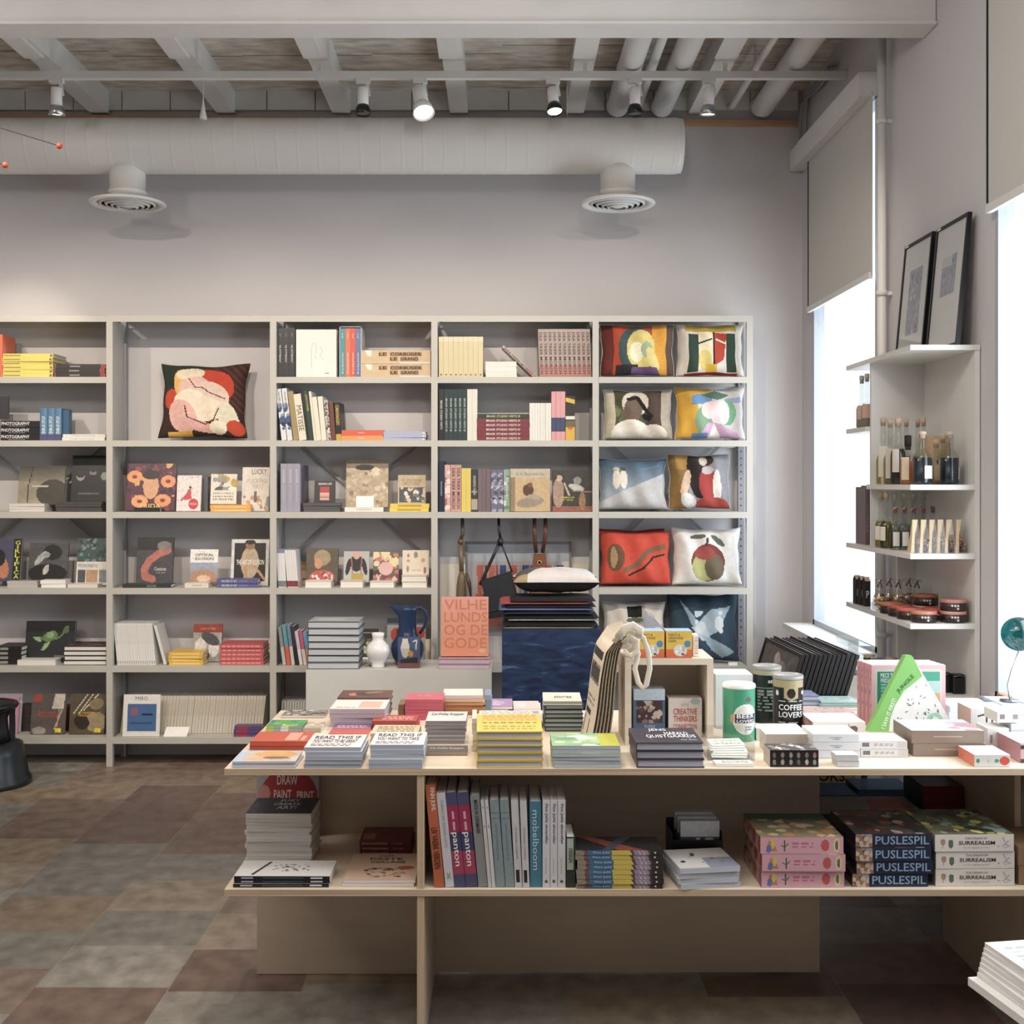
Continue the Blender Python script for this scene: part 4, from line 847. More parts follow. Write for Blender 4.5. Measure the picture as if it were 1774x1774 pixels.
facing('grey art book with red shapes behind the jug', 670, 737, 1062, 1136, Y=6.92, z=zE, cov='#8d9299', T=.014, lean=6, cover=art(1, 1.1, '#9a9da3', [('r', 0, .85, 1, 1, '#5a6878'), ('e', .25, .62, .16, .16, 0, '#b8402c'), ('e', .85, .66, .14, .14, 0, '#b8402c'), ('e', .3, .66, .05, .1, 0, '#22242a'), ('r', .6, .2, .8, .45, '#c9cbcd'), ('e', .3, .2, .15, .1, 0, '#b5b7ba')]))
upright('cream bottle-shaped book at the shelf end', 737, 745, 1108, zE, Y=6.85, depth=.05, cov='#d9cbb0')
rs = upright('small white booklet in the low bay', 485, 489, 1214, zF_, Y=6.85, depth=.15, lean=-3, cov='#c9c8c6')[0]
ls = 'small white booklet in the short row left of the plinth'; rs['label'] = ls; rs['group'] = 'booklets left of the plinth'; LABELS[-1] = ls
for i in range(1, 10): r_ = dup(rs, (X(485, 6.85)+i*X(870+4.6, 6.85), 6.85, rs.location.z)); r_['label'] = ls
# ===== bay 4
upright('cream spined book on the top shelf', 760, 837, 583, zA, n=9, depth=.2, cov='#cdbf94', spine=art(10, 1, '#cfc196', [('r', 0, 0, .12, 1, '#d9cdaa'), ('r', .2, .42, .75, .58, '#ad9f76'), ('r', .91, .35, .95, .65, '#5d543c')], 60))
stack('white paperback in a slanting top shelf stack', 841, 895, 653, 626, 6.78, 6, .18, z=zA, cov='#dedad2', pg='#d8d4cc', jit=.002)
dea = [('spine', 'DEA TRIER MORCH', .07, .2, .93, .8, '#3c3236', 1)]; des = art(10, 1, '#a8938c', [('g', 0, 1, '#a8938c', '#b09c92'), ('r', .75, 0, 1, 1, '#b4786e')], 60)
upright('pinkish grey book with bold black title, top shelf', 935, 1025, 570, zA, n=11, lean=3, depth=.21, cov='#a8928c', spine=des, titles=dea)
upright('bold-titled pinkish grey book leaning far over on the stack', 924, 931, 601, zA, lean=55, depth=.15, cov='#a8928c', spine=des, titles=dea)
upright('black tall book at the start of the green row', 760, 769, 674, zB_, depth=.2, cov='#242226', titles=[('spine', 'BRASK STUDIO VISITS', .22, .3, .78, .7, '#ccc', 1)])
upright('dark green studio book with pale title', 769.5, 809, 674, zB_, n=5, depth=.2, cov='#3a4a4c', mat_='gloss', titles=[('spine', 'BRASK STUDIO VISITS III', .18, .3, .82, .7, '#b9c9c6', 1)])
upright('plain white book beside the green studio books', 809.5, 827, 674, zB_, n=2, depth=.2, cov='#d6d4ca')
stack('maroon studio book lying in the middle', 826, 918, 763, 725, 6.78, 5, .2, z=zB_, cov='#7c2f3a', jit=.001, titles=[('spine', 'BRASK STUDIO VISITS IV', .18, .25, .82, .75, '#e3d6d6', 1)])
stack('dark green studio book lying on the maroon ones', 827, 917, 725, 717, 6.78, 1, .2, z=zB_+.1232, cov='#263a30', titles=[('spine', 'BRASK STUDIO VISITS III', .18, .25, .82, .75, '#b9c98a', 1)])
upright('narrow white booklet with fine grey titles', 917.5, 955, 698, zB_, n=8, depth=.15, cov='#d8d8cf', spine=art(10, 1, '#dadad2', [('r', .35, .4, .7, .6, '#a8a8a2')], 40))
upright('pink book with navy band', 955.5, 979.5, 678, zB_, n=3, depth=.2, cov='#d6949a', spine=art(10, 1, '#d8979c', [('r', .54, 0, .82, 1, '#3d4468')], 60))
upright('black and yellow illustrated book ending the row', 980, 996, 686, zB_, depth=.2, cov='#2c2624', spine=art(10, 1.6, '#2c2624', [('p', [(.03, 0), (.12, 0), (.18, 1), (.08, 1)], '#d9b03c'), ('r', .45, 0, .52, 1, '#dcd6cc'), ('r', .55, 0, .7, 1, '#6d6244'), ('r', .7, 0, 1, 1, '#d8a83a'), ('e', .72, .5, .03, .3, 0, '#c9603c')], 80))
upright('navy clothbound book with silver title', 760, 770, 799, zC, depth=.2, cov='#1f2a44', titles=[('spine', 'Hammershoi', .4, .35, .68, .65, '#c9ccd6')])
upright('pink patterned spine beside the navy book', 770.5, 780.5, 805, zC, depth=.2, cov='#c99a98', spine=art(10, 1, '#d0a09c', [('blob', 0, 0, 1, 1, 14, .05, ['#a8606a', '#e3cfc8'])], 50))
upright('salmon book with bold black title', 781, 799, 805, zC, n=2, depth=.2, cov='#c4948a', spine=art(10, 1, '#c6968c', [], 8), titles=dea)
upright('plain yellow book on the middle shelf', 799.5, 816, 811, zC, n=2, depth=.2, cov='#d9c25a')
upright('black photo book between yellow and mauve ones', 816.5, 827.5, 813, zC, depth=.2, cov='#34343a', spine=art(10, 1, '#3a3a40', [('r', .7, 0, .95, 1, '#a9a08c'), ('r', .5, 0, .55, 1, '#8c8068')], 40), titles=[('spine', 'MODERNE MALERI', .15, .3, .6, .7, '#ccc')])
upright('plain mauve book on the middle shelf', 828, 850, 812, zC, n=3, depth=.2, cov='#75646c')
upright('violet brocade book near the painting books', 850.5, 872.5, 814, zC, n=2, depth=.2, cov='#6c6680', spine=art(10, 1, '#6f6a84', [('blob', 0, 0, 1, 1, 24, .03, ['#98a0b8', '#4a4458', '#c9c4d0'])], 60))
upright('pale green floral spine beside the beige painting book', 873, 883.5, 813, zC, depth=.2, cov='#8ca08a', spine=art(10, 1, '#93a690', [('g', 0, 1, '#9aa', '#7c9a74'), ('blob', 0, 0, 1, 1, 14, .04, ['#d3d9cc', '#6c8064'])], 50), titles=[('spine', 'Drawing Danmark', .2, .25, .7, .75, '#e6e9e0')])
facing('beige book with a painting of a bent figure', 884, 953, 813, 887, Y=6.79, z=zC, lean=2, cov='#c1ab8c', T=.04, cover=art(1, 1.1, '#c4a67c', [('r', 0, .8, 1, 1, '#bfb3a0'), ('r', 0, 0, .12, .8, '#8f7a5c'), ('e', .45, .5, .14, .14, 0, '#5d3f30'), ('e', .5, .62, .07, .06, 0, '#7d5540'), ('e', .5, .22, .34, .12, 10, '#9b8a78'), ('e', .6, .34, .16, .06, -10, '#a8998a'), ('n', .12)], 50), titles=[('cover', 'H.A. Brendekilde', .15, .84, .85, .92, '#8a8276')])
facing('dark book with two painted figures and red floor', 957, 1026, 815, 887, Y=6.79, z=zC, lean=2, cov='#3c3a36', T=.03, cover=art(1, 1.05, '#3e3c38', [('r', 0, 0, 1, .12, '#9c5a4c'), ('e', .15, .45, .14, .36, 0, '#a88a78'), ('e', .18, .8, .07, .08, 0, '#c9a68c'), ('e', .63, .74, .1, .1, 0, '#8d8d88'), ('e', .6, .58, .2, .08, -15, '#b9b9b2'), ('e', .75, .25, .08, .22, 0, '#a07c54'), ('l', [(.5, .5), (.98, .47)], .03, '#8c7f70'), ('l', [(.3, .68), (.42, .4)], .05, '#b5a894'), ('n', .2)], 60), titles=[('cover', 'ANIMALS IN', .2, .32, .55, .36, '#c9cc4a', 1), ('cover', 'ART TALES', .2, .26, .52, .3, '#c9cc4a', 1)])
# framed poster, white boards and bags in the open bay
yP = 7.0
t = thing('framed_poster', 'grey framed poster of red and blue wedges behind the bags', 'poster', (X(806, yP), yP, Z(1090, yP)), (-.02, 0, 0))
pw = X(990, yP)-X(806, yP); ph_ = Z(938, yP)-Z(1090, yP); mb = MB().use('plastic')
for q in ((0, .012, 0, ph_), (pw-.012, pw, 0, ph_), (0, pw, 0, .012), (0, pw, ph_-.012, ph_)): mb.box(q[0], q[1], 0, .018, q[2], q[3], '#77777c')
mb.build('frame', t)
wd = []
for i in range(15):
    c = ['#c95f4c', '#6c3f3c', '#cf6a52', '#b5523f', '#3f4a80', '#a89a80'][i % 6] if i < 7 else ['#c95f4c', '#8f8f80', '#3f4a80', '#354a8c', '#c05a4c', '#4d4670'][i % 6]
    x = .1+i*.056; wd.append(('p', [(x-.01, .1 if i % 2 else .74), (x+.06, .1 if i % 2 else .74), (x+.032, .74 if i % 2 else .1), (x+.018, .74 if i % 2 else .1)], c))
MB().use('print').plane_art((.012, .012, .012), (pw-.024, 0, 0), (0, 0, ph_-.024), art(1.25, 1, '#b5b8be', [('r', .03, 0, .93, .78, '#b3a8a8'), ('r', .93, 0, 1, .78, '#d9d3c2'), ('r', .08, 0, .9, .4, '#b8685a')]+wd, 110)).build('print', t)
MB().use('pane').box(.012, pw-.012, .006, .008, .012, ph_-.012).build('glazing', t)
facing('plain cream board standing left behind the bags', 762, 806, 985, 1150, Y=7.0, z=zE, cov='#d9d2c4', T=.008, lean=1, name='mount_board')
facing('plain cream board standing right of the poster', 992, 1020, 985, 1150, Y=7.0, z=zE, cov='#d3c9b0', T=.008, lean=1, name='mount_board')
yb = 6.83
# olive bag
t = thing('shoulder_bag', 'slim olive leather shoulder bag hanging leftmost', 'bag', (X(801, yb), yb, ZR['C']-TH), group='bags hanging under the shelf')
def hz(py): return Z(py, yb)-(ZR['C']-TH)
def hx(px, c): return X(px, yb)-X(c, yb)
mb = MB().use('leather'); mb.tube([(0, 0, 0), (.002, 0, hz(925)), (hx(797, 801), 0, hz(938))], .005, '#4a3b2c', 8, w=.02); mb.lathe([(.0, -.02), (.016, -.012), (.018, .004), (.0, .018)], '#5c4734', 14, mtx=Matrix.Translation((hx(798, 801), 0, hz(938))))
mb.tube([(hx(798, 801), 0, hz(944)), (hx(800, 801), 0, hz(995))], .005, '#6b563c', 8, w=.026); mb.build('strap', t)
mb = MB().use('leather'); mb.smooth = True
mb.tube([(hx(800, 801), 0, hz(990)), (hx(800, 801), 0, hz(1000)), (hx(799, 801), 0, hz(1015)), (hx(799, 801), 0, hz(1040)), (hx(799, 801), 0, hz(1090))], [.012, .022, .026, .03, .031], '#6c5a40', 16); mb.build('bag_body', t)
mb = MB().use('leather'); mb.tube([(hx(808, 801), -.012, hz(992)), (hx(813, 801), -.014, hz(1010)), (hx(816, 801), -.012, hz(1036))], [.006, .012, .004], '#4c3a2c', 10); mb.build('flap', t)
# black messenger bag
t = thing('messenger_bag', 'black messenger bag hanging by a knotted strap', 'bag', (X(864, yb), yb-.05, ZR['C']-TH), group='bags hanging under the shelf')
mb = MB().use('leather'); mb.tube([(0, .05, 0), (.001, .02, hz(915)), (hx(867, 864), .01, hz(932))], .005, '#15161a', 8, w=.016)
mb.tube([(hx(866, 864), 0, hz(938)), (hx(855, 864), 0, hz(962)), (hx(836, 864), 0, hz(1003)), (hx(832, 864), 0, hz(1012))], .005, '#1a1b20', 8, w=.018)
mb.tube([(hx(868, 864), 0, hz(940)), (hx(877, 864), 0, hz(962)), (hx(887, 864), 0, hz(990))], .003, '#15161a', 8, w=.009); mb.build('strap', t)
mb = MB().use('leather'); mb.lathe([(0, -.028), (.014, -.02), (.018, 0), (.012, .016), (0, .024)], '#101114', 14, mtx=Matrix.Translation((hx(867, 864), 0, hz(937)))); mb.build('knot', t)
mb = MB().use('metal'); mb.bar((hx(852, 864)-.011, -.006, hz(957)), (hx(852, 864)+.013, -.006, hz(954)), .003, .003, '#d8dadd'); mb.bar((hx(849, 864)-.011, -.006, hz(962)), (hx(849, 864)+.012, -.006, hz(959)), .003, .003, '#d8dadd'); mb.build('buckle', t)
mb = MB().use('leather'); sh_ = [(hx(834, 864), hz(1004)), (hx(885, 864), hz(988)), (hx(895, 864), hz(1024)), (hx(893, 864), hz(1062)), (hx(842, 864), hz(1070)), (hx(842, 864), hz(1034))]
A_ = [(x, -.035, z) for x, z in sh_]; B2 = [(x*1.0, .02, z) for x, z in sh_]
mb.poly(A_[::-1], '#1b1e22'); mb.poly(B2, '#131518')
for i in range(6): j = (i+1) % 6; mb.poly([A_[i], A_[j], B2[j], B2[i]], '#141619')
mb.build('bag_body', t)
mb = MB().use('leather'); mb.poly([(hx(834, 864), -.041, hz(1006)), (hx(846, 864), -.041, hz(1058)), (hx(893, 864), -.041, hz(1048)), (hx(886, 864), -.041, hz(990))], '#23272c'); mb.build('flap', t)
# brown tote
t = thing('leather_tote', 'tapering brown leather tote hanging by two straps', 'bag', (X(934, yb), yb, ZR['C']-TH), group='bags hanging under the shelf')
for sx, px0, px1 in ((-1, 926, 929), (1, 945, 940)):
    mb = MB().use('leather'); mb.tube([(hx(px0, 934), 0, 0), (hx(px0, 934), 0, hz(925)), (hx(px1, 934), 0, hz(958))], .004, '#5d3424', 8, w=.022 if 1 else .01); mb.build('strap', t)
mb = MB().use('leather'); q = [(hx(925, 934), hz(960)), (hx(945, 934), hz(960)), (hx(951, 934), hz(1020)), (hx(953, 934), hz(1090)), (hx(918, 934), hz(1090)), (hx(920, 934), hz(1015))]
A_ = [(x, -.03, z) for x, z in q]; B2 = [(x, .02, z) for x, z in q]; mb.poly(A_[::-1], '#7d4527'); mb.poly(B2, '#6a3a22')
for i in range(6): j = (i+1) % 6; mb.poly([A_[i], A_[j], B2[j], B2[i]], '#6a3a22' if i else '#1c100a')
mb.build('bag_body', t)
mb = MB().use('metal'); mb.lathe([(.010, 0), (.013, .002), (.010, .004), (.007, .002), (.010, 0)], '#e6d9b8', 18, mtx=Matrix.Translation((0, -.031, hz(974))) @ Matrix.Rotation(PI/2, 4, 'X')); mb.build('ring', t)
# ===== bay 5: cushions
CUSH = [
 ('red and amber cushion with a pale rounded shape, top shelf', 1040, 1172, 560, 653, 'A', 'B', '#b8452c', [('r', 0, 0, .16, 1, '#6c2a24'), ('r', .7, 0, 1, 1, '#dc9a34'), ('r', .9, 0, 1, 1, '#5c4a3c'), ('e', .48, .5, .26, .46, 0, '#3d5254'), ('e', .54, .5, .2, .4, 0, '#d6c672'), ('e', .48, .45, .1, .2, 0, '#e8e2c0'), ('e', .62, .5, .08, .16, 0, '#9cb08c'), ('e', .7, .3, .07, .25, 15, '#dccb7c'), ('r', .2, 0, .5, .2, '#2c2c30'), ('p', [(.4, 0), (.42, .15), (.75, .15), (.8, 0)], '#6c5080'), ('n', .08)]),
 ('white cushion with yellow, red and green blocks', 1174, 1292, 560, 653, 'A', 'B', '#d3cbc2', [('p', [(.1, .85), (.14, 1), (.86, 1), (.9, .85)], '#b8983c'), ('r', .14, .06, .3, .8, '#2c4438'), ('r', .74, .06, .88, .8, '#2c4438'), ('p', [(.3, .12), (.3, .85), (.54, .85), (.54, .1)], '#e3d9b4'), ('e', .4, .3, .1, .2, 0, '#d9c470'), ('p', [(.54, .16), (.54, .85), (.74, .8), (.7, .3)], '#b8402c'), ('r', .42, .05, .58, .2, '#dcb23c'), ('r', .1, 0, .9, .05, '#9c2c28'), ('l', [(.54, .85), (.54, .2)], .02, '#222'), ('l', [(.3, .62), (.5, .7)], .025, '#22262a'), ('l', [(.58, .7), (.72, .62)], .025, '#e9e6de'), ('n', .06)]),
 ('olive cushion with a white hooked arch shape', 1046, 1168, 674, 763, 'B', 'C', '#4c4a34', [('r', 0, 0, .14, 1, '#bdb29c'), ('r', .62, 0, .84, 1, '#4d3c30'), ('r', .84, 0, 1, 1, '#a69a88'), ('blob', .14, 0, .5, .8, 16, .1, ['#5d6442', '#6d7450', '#444830']), ('e', .45, .72, .2, .27, -10, '#d8d0bf'), ('e', .42, .6, .14, .3, -10, '#6c584a'), ('l', [(.35, .8), (.48, .85), (.62, .55), (.7, .45)], .06, '#1c1a18'), ('e', .62, .42, .08, .06, -30, '#151412'), ('e', .38, .1, .28, .28, 0, '#d9d2c6'), ('e', .72, .08, .2, .2, 0, '#cfc6b8'), ('n', .1)]),
 ('mustard cushion with a pastel angular shape', 1172, 1294, 670, 763, 'B', 'C', '#c4c0c0', [('r', 0, 0, .3, 1, '#d39c2e'), ('p', [(.1, 1), (.1, .6), (.5, .9), (.5, 1)], '#cc9a34'), ('p', [(.2, .65), (.22, .85), (.55, .92), (.5, .7)], '#5f8cb8'), ('p', [(.35, .85), (.55, .95), (.78, .85), (.6, .75)], '#4d6c5c'), ('p', [(.7, .78), (.95, .8), (.98, .7), (.75, .68)], '#8c9cb8'), ('e', .45, .35, .2, .32, 0, '#7ca080'), ('e', .5, .55, .15, .18, 0, '#e6c9c6'), ('e', .6, .45, .1, .2, 0, '#e6d6dc'), ('e', .74, .5, .14, .26, 0, '#6ca47c'), ('e', .68, .5, .1, .24, 0, '#dcd3dc'), ('p', [(.3, 0), (.45, .3), (.55, .3), (.9, .1), (.95, 0)], '#c9a0c0'), ('r', .22, 0, .45, .1, '#5f86b4'), ('p', [(.46, 0), (.54, .28), (.64, 0)], '#f0ece6'), ('n', .05)]),
 ('blue-grey seaside cushion with two pale figures', 1038, 1158, 796, 887, 'C', 'D', '#8c9cac', [('g', .35, 1, '#8a9aa8', '#2f4f6c'), ('p', [(0, 0), (0, .15), (.9, .65), (1, .7), (1, 0)], '#b4b3b4'), ('l', [(0, .8), (.4, .7), (.9, .85)], .03, '#5b7a94'), ('e', .24, .58, .06, .2, 0, '#d3cabb'), ('e', .35, .58, .06, .2, 0, '#d3cabb'), ('e', .24, .78, .05, .04, 0, '#b8a88c'), ('e', .35, .79, .05, .04, 0, '#5a4c40'), ('n', .08)]),
 ('brown and grey cushion with red and black curves', 1160, 1270, 788, 887, 'C', 'D', '#8d8c94', [('r', 0, 0, .3, 1, '#8a6834'), ('r', .1, .7, .35, 1, '#a8803c'), ('e', .45, .6, .16, .45, 10, '#2a2422'), ('e', .58, .9, .14, .12, 0, '#3c322c'), ('e', .55, .88, .07, .09, 0, '#c9bfae'), ('e', .62, .45, .15, .32, 0, '#a83a38'), ('e', .78, .4, .07, .3, 0, '#ded6ce'), ('e', .62, .7, .1, .08, 0, '#b9b0b0'), ('e', .25, .45, .07, .26, -15, '#cfae94'), ('e', .7, .06, .28, .14, 0, '#a8403a'), ('e', .3, .14, .14, .12, -30, '#c9c6c4'), ('n', .1)]),
 ('bright red cushion with brown curved stripes', 1040, 1166, 924, 1019, 'D', 'E', '#cf4634', [('e', .2, .5, .13, .26, 0, '#6c4c34'), ('e', .17, .5, .05, .2, 0, '#a88c64'), ('l', [(.34, .25), (.5, .35), (.68, .62), (.9, .7)], .08, '#7d5a3e'), ('l', [(.4, .15), (.6, .28), (.76, .5), (.92, .55)], .03, '#2c2422'), ('n', .08)]),
 ('white cushion with a round red and green fruit', 1168, 1288, 919, 1019, 'D', 'E', '#dedbd8', [('e', .5, .38, .26, .34, 0, '#7d3a34'), ('e', .45, .3, .2, .26, 0, '#a8a86a'), ('e', .6, .3, .15, .24, 0, '#6a5c48'), ('e', .45, .55, .16, .12, 0, '#a0463c'), ('l', [(.48, .7), (.5, .82)], .04, '#4a3c34'), ('e', .36, .86, .12, .045, 5, '#5a645c'), ('e', .66, .78, .13, .05, -40, '#5a645c'), ('n', .06)]),
 ('cloudy cream cushion with a dark rounded block', 1046, 1156, 1050, 1155, 'E', 'F', '#bdb2a8', [('blob', 0, 0, 1, 1, 26, .14, ['#cfc6bc', '#a8a09c', '#d9d0c4', '#9d9ca4']), ('r', .38, .76, .62, .95, '#1c1f1d'), ('e', .5, .7, .14, .05, 0, '#5c6454'), ('n', .05)]),
 ('dark blue cushion with a pale blue leaf pattern', 1160, 1284, 1036, 1155, 'E', 'F', '#2f4658', [('p', [(.15, .95), (.3, .55), (.42, .45), (.38, .62)], '#8fa8b8'), ('p', [(.38, .55), (.6, .78), (.9, .82), (.72, .45), (.55, .35)], '#9db2c0'), ('p', [(.3, .5), (.5, .6), (.6, .3), (.45, .3)], '#b4c2ca'), ('p', [(.45, .38), (.62, .32), (.95, .15), (.75, .03), (.6, .15)], '#92a9b8'), ('blob', .35, .4, .8, .75, 8, .06, ['#d3dade', '#c2ccd2']), ('p', [(0, 0), (.3, 0), (.2, .5), (.1, .9), (0, 1)], '#2f4658'), ('n', .06)]),
]
for i, (d, a, b, yt, yb_, row, nx_, bgc, ops) in enumerate(CUSH):
    top = 559 if i < 2 else yt
    cushion(d, a, b, top, yb_, 6.79, art(1, .8, bgc, ops, 76, i), '#cfc5b8' if i not in (6, 9) else ('#9c2f24' if i == 6 else '#28394a'), lean=4 if i < 4 else 8, z=ZR[row], T=.12, seed=i, ears=.075)
cushion('darker red cushion behind the bright red one', 1040, 1152, 913, 1010, 6.945, art(1, .8, '#a8352a', [('n', .05)], 30), '#8c2a22', lean=5, z=zD, T=.045, seed=21)
t = MB().use('matte').box(0, .05, 0, .0008, 0, .018, '#eee').build('price_card', None, (X(1262, 6.77), 6.77, zE+.001), label='tiny white tag by the blue leaf cushion', cat='card')
# ---------------------------------------------------------------- goods on the table top
def tY(py): return (EH-ZTT)*F/(py-CY)
def ts(desc, xl, xr, yb, yt, n=1, depth=.2, **k):
    z = k.pop('z', None); Y = k.pop('Y', None) or tY(yb)
    return stack(desc, xl, xr, yb, yt, Y, n, depth, z=(ZTT+.0004) if z is None else z, **k)
def tb_(desc, xl, xr, yb, yt, d, **k):
    z = k.pop('z', None); Y = k.pop('Y', None) or tY(yb)
    return gbox(desc, xl, xr, yb, yt, Y, d, z=(ZTT+.0004) if z is None else z, **k)
ts('blue and peach picture magazine, front left table corner', 403, 512, 1331, 1321, 3, .13, cov='#b9c6dc', hard=False, pg='#b9c6dd', jit=.004, pose='tail', cover=art(1.2, 1, '#b3c6dc', [('r', .15, 0, 1, .8, '#d9b8a0'), ('e', .6, .72, .35, .3, 0, '#dfa75e'), ('e', .65, .36, .22, .12, 0, '#7c6a68'), ('r', .9, 0, 1, .5, '#d3cfca'), ('n', .1)], 50), sc=1)
ts('orange red book with pale lettering, left table end', 431, 531, 1300, 1285, 2, .14, cov='#c9503c', pose='flat', jit=.003, cover=art(1, 1.3, '#d0563e', [('r', .12, .2, .9, .42, '#e3a090'), ('r', .12, .08, .6, .16, '#e3a090')], 40), spine=art(10, 1, '#c24c3a', [('r', .05, .4, .2, .6, '#e0a394')], 30))
ts('green topped thin book on the left table end', 460, 524, 1268, 1259, 2, .10, cov='#2f8f5f', jit=.002, cover=art(1, 1, '#3a9c6a', [('blob', 0, 0, 1, 1, 10, .2, ['#56ac52', '#c9d04a', '#2c8a66']), ('n', .1)]), spine=art(8, 1, '#9aa6a6', [('r', 0, 0, .2, 1, '#b9c24a'), ('r', .4, 0, .6, 1, '#d3d8d8')], 30))
ts('beige magazine right of the green topped book', 525, 556, 1269, 1262, 1, .10, cov='#b5a894', hard=False, cover=art(1, 1, '#b9ac98', [('blob', 0, 0, 1, 1, 9, .14, ['#8c8272', '#d9cfbe']), ('n', .1)]))
ts('contact sheet photo magazine at the back left', 487, 562, 1244, 1240, 1, .10, cov='#8a8580', hard=False, pose='tail', cover=art(1.3, 1, '#8d8882', [('blob', 0, 0, 1, 1, 50, .06, ['#dcd6cc', '#3a3634', '#b5a89a', '#5d5652']), ('n', .1)], 50))
ts('thin book printed in a violet to orange gradient', 569, 637, 1277, 1272, 1, .16, cov='#c9604c', hard=False, pose='tail', pg='#d9987c', cover=art(1, 1.3, '#c05a60', [('g', 0, 1, '#e0603c', '#74609c'), ('t', .1, .6, .9, .85, 2, '#e3c9d0'), ('n', .06)], 50))
ts('thick white book with a pink drawing panel', 571, 667, 1260, 1229, 4, .17, cov='#e0dbd8', hard=False, pose='tail', pg='#b9aeb8', jit=.003, cover=art(1, 1.2, '#e6e2de', [('r', .5, .1, .9, .8, '#ddb5a6'), ('s', .08, '#e2c3b6') if 0 else ('n', .03), ('t', .1, .1, .45, .2, 1, '#8d8480')], 40))
ts('brown cat-photo book standing at the stack behind', 583, 673, 1243, 1210, 3, .15, cov='#5d3d38', pose='tail', pg='#a8948c', cover=art(1.2, 1, '#6a443c', [('e', .28, .45, .1, .18, 0, '#c98a6c'), ('e', .5, .5, .2, .25, 20, '#4a3430'), ('e', .65, .7, .2, .12, 30, '#8c7468'), ('n', .15)], 40))
rd = art(1.25, 1, '#e3e0e0', [('t', .08, .62, .92, .94, 3, '#3a2c2e'), ('t', .08, .25, .8, .6, 3, '#3a2c2e')], 60)
tt = lambda a, b: [('cover', a, .08, .64, .92, .88, '#3a2428', 1), ('cover', b, .08, .34, .88, .58, '#3a2428', 1)]
ts('white book with rows of bold dark lettering, left pile', 527, 625, 1332, 1296, 5, .17, cov='#e3e1e2', hard=False, pose='tail', pg='#a9b6cc', jit=.003, titles=tt('READ THIS IF', 'YOU WANT TO BE GREAT'), cover=art(1, 1.2, '#e3e1e2', [('t', .08, .08, .8, .28, 2, '#7c5a5e')], 50))
ts('white book with rows of bold dark lettering, right pile', 640, 733, 1332, 1292, 5, .17, cov='#e3e1e2', hard=False, pose='tail', pg='#a9b6cc', jit=.003, titles=tt('READ THIS IF', 'YOU WANT TO TAKE'), cover=art(1, 1.2, '#e3e1e2', [('t', .08, .08, .8, .28, 2, '#7c5a5e')], 50))
ts('beige covered book with dark script behind white pile', 642, 724, 1296, 1272, 5, .13, cov='#d9c2a4', hard=False, pose='tail', pg='#b5a8a4', jit=.002, cover=art(1.2, 1, '#dcc6a8', [('t', .1, .2, .9, .9, 4, '#7d6c42')], 50))
ts('red book lying behind the beige script book', 645, 722, 1266, 1250, 3, .1, cov='#b8443f', pose='tail', pg='#c9807c', cover=art(1, 1, '#c04844', [('t', .2, .2, .9, .8, 2, '#dba39c')], 40))
ts('pink covered book in the rear middle stack', 701, 767, 1248, 1213, 6, .13, cov='#cf5f72', pg='#8c6a8c', jit=.002, titles=[('coverf', 'folk', .3, .4, .7, .7, '#e39aa6')])
ts('brown booklet stacked left of the pink books', 690, 700, 1246, 1222, 5, .1, cov='#8c6a4c', jit=.002)
ts('scribbled white book on the mixed rear stack', 769, 838, 1240, 1206, 6, .13, cov='#d9cfc4', pg='#b5846c', hard=False, pose='tail', jit=.004, vary=[dict(cov='#d0a98c', pg='#a86c4c'), dict(cov='#d9b86c', pg='#b8763c'), dict(cov='#c9a08c', pg='#b86a5c'), dict(cov='#d3c24c', pg='#c99a5c'), dict(cov='#c97c8c', pg='#dcb8a0'), dict(cov='#dedad3', pg='#d6ccc2')])
ts('blue-grey paperback at the end of the mixed stack', 839, 850, 1236, 1205, 3, .12, cov='#8295b5')
ts('purple pamphlet with a pale burst pattern', 800, 888, 1234, 1230, 1, .16, z=ZTT+.010, cov='#a884b8', hard=False, pose='tail', cover=art(1, 1.3, '#ab86b8', [('e', .5, .5, .34, .3, 0, '#c9b3d3'), ('blob', .2, .2, .8, .8, 14, .07, ['#dccfe0', '#b490c0']), ('n', .05)]))
ts('pale book supporting the purple pamphlet', 802, 880, 1234, 1230, 1, .14, cov='#c9bcc8', hard=False, pose='tail')
ts('blush pink pamphlet beside the purple one', 891, 937, 1234, 1229, 2, .15, cov='#dcbfc0', hard=False, pose='tail', cover=art(1, 1.3, '#dfc4c4', [('e', .3, .5, .2, .3, 0, '#e6d3cf'), ('n', .06)]))
ts('white grey-text magazine behind the yellow pile', 826, 938, 1262, 1250, 4, .18, cov='#e3ddd4', hard=False, pose='tail', jit=.004, cover=art(1, 1.4, '#e6e0d6', [('t', .05, .5, .95, .95, 4, '#a8a5b0'), ('r', .86, .75, .97, .95, '#8d9ab8')], 50), Y=tY(1262))
ts('grey paperback with hand-drawn title', 736, 806, 1289, 1250, 6, .15, cov='#dad8d8', hard=False, pose='tail', pg='#8f8a92', jit=.003, titles=[('cover', 'Co-Folks Kopper', .1, .5, .93, .85, '#55565a', 1)])
ts('dark booklet lying before the hand-drawn title books', 736, 809, 1309, 1303, 1, .085, cov='#55504c', hard=False, pose='tail', pg='#a89a8a', titles=[('cover', 'Co-Folks Kopper', .1, .3, .93, .7, '#c9c4bc', 1)])
ts('yellow covered book with rows of small orange figures', 827, 942, 1331, 1269, 5, .25, cov='#d9bb42', pose='tail', pg='#b5b6c2', jit=.003, cover=art(1, 1.3, '#dcc04a', [('t', .08, .6, .95, .95, 4, '#c97c3c'), ('t', .08, .45, .95, .55, 1, '#5d4f2c'), ('t', .1, .1, .9, .35, 2, '#a8882c'), ('n', .04)], 70), hard=True)
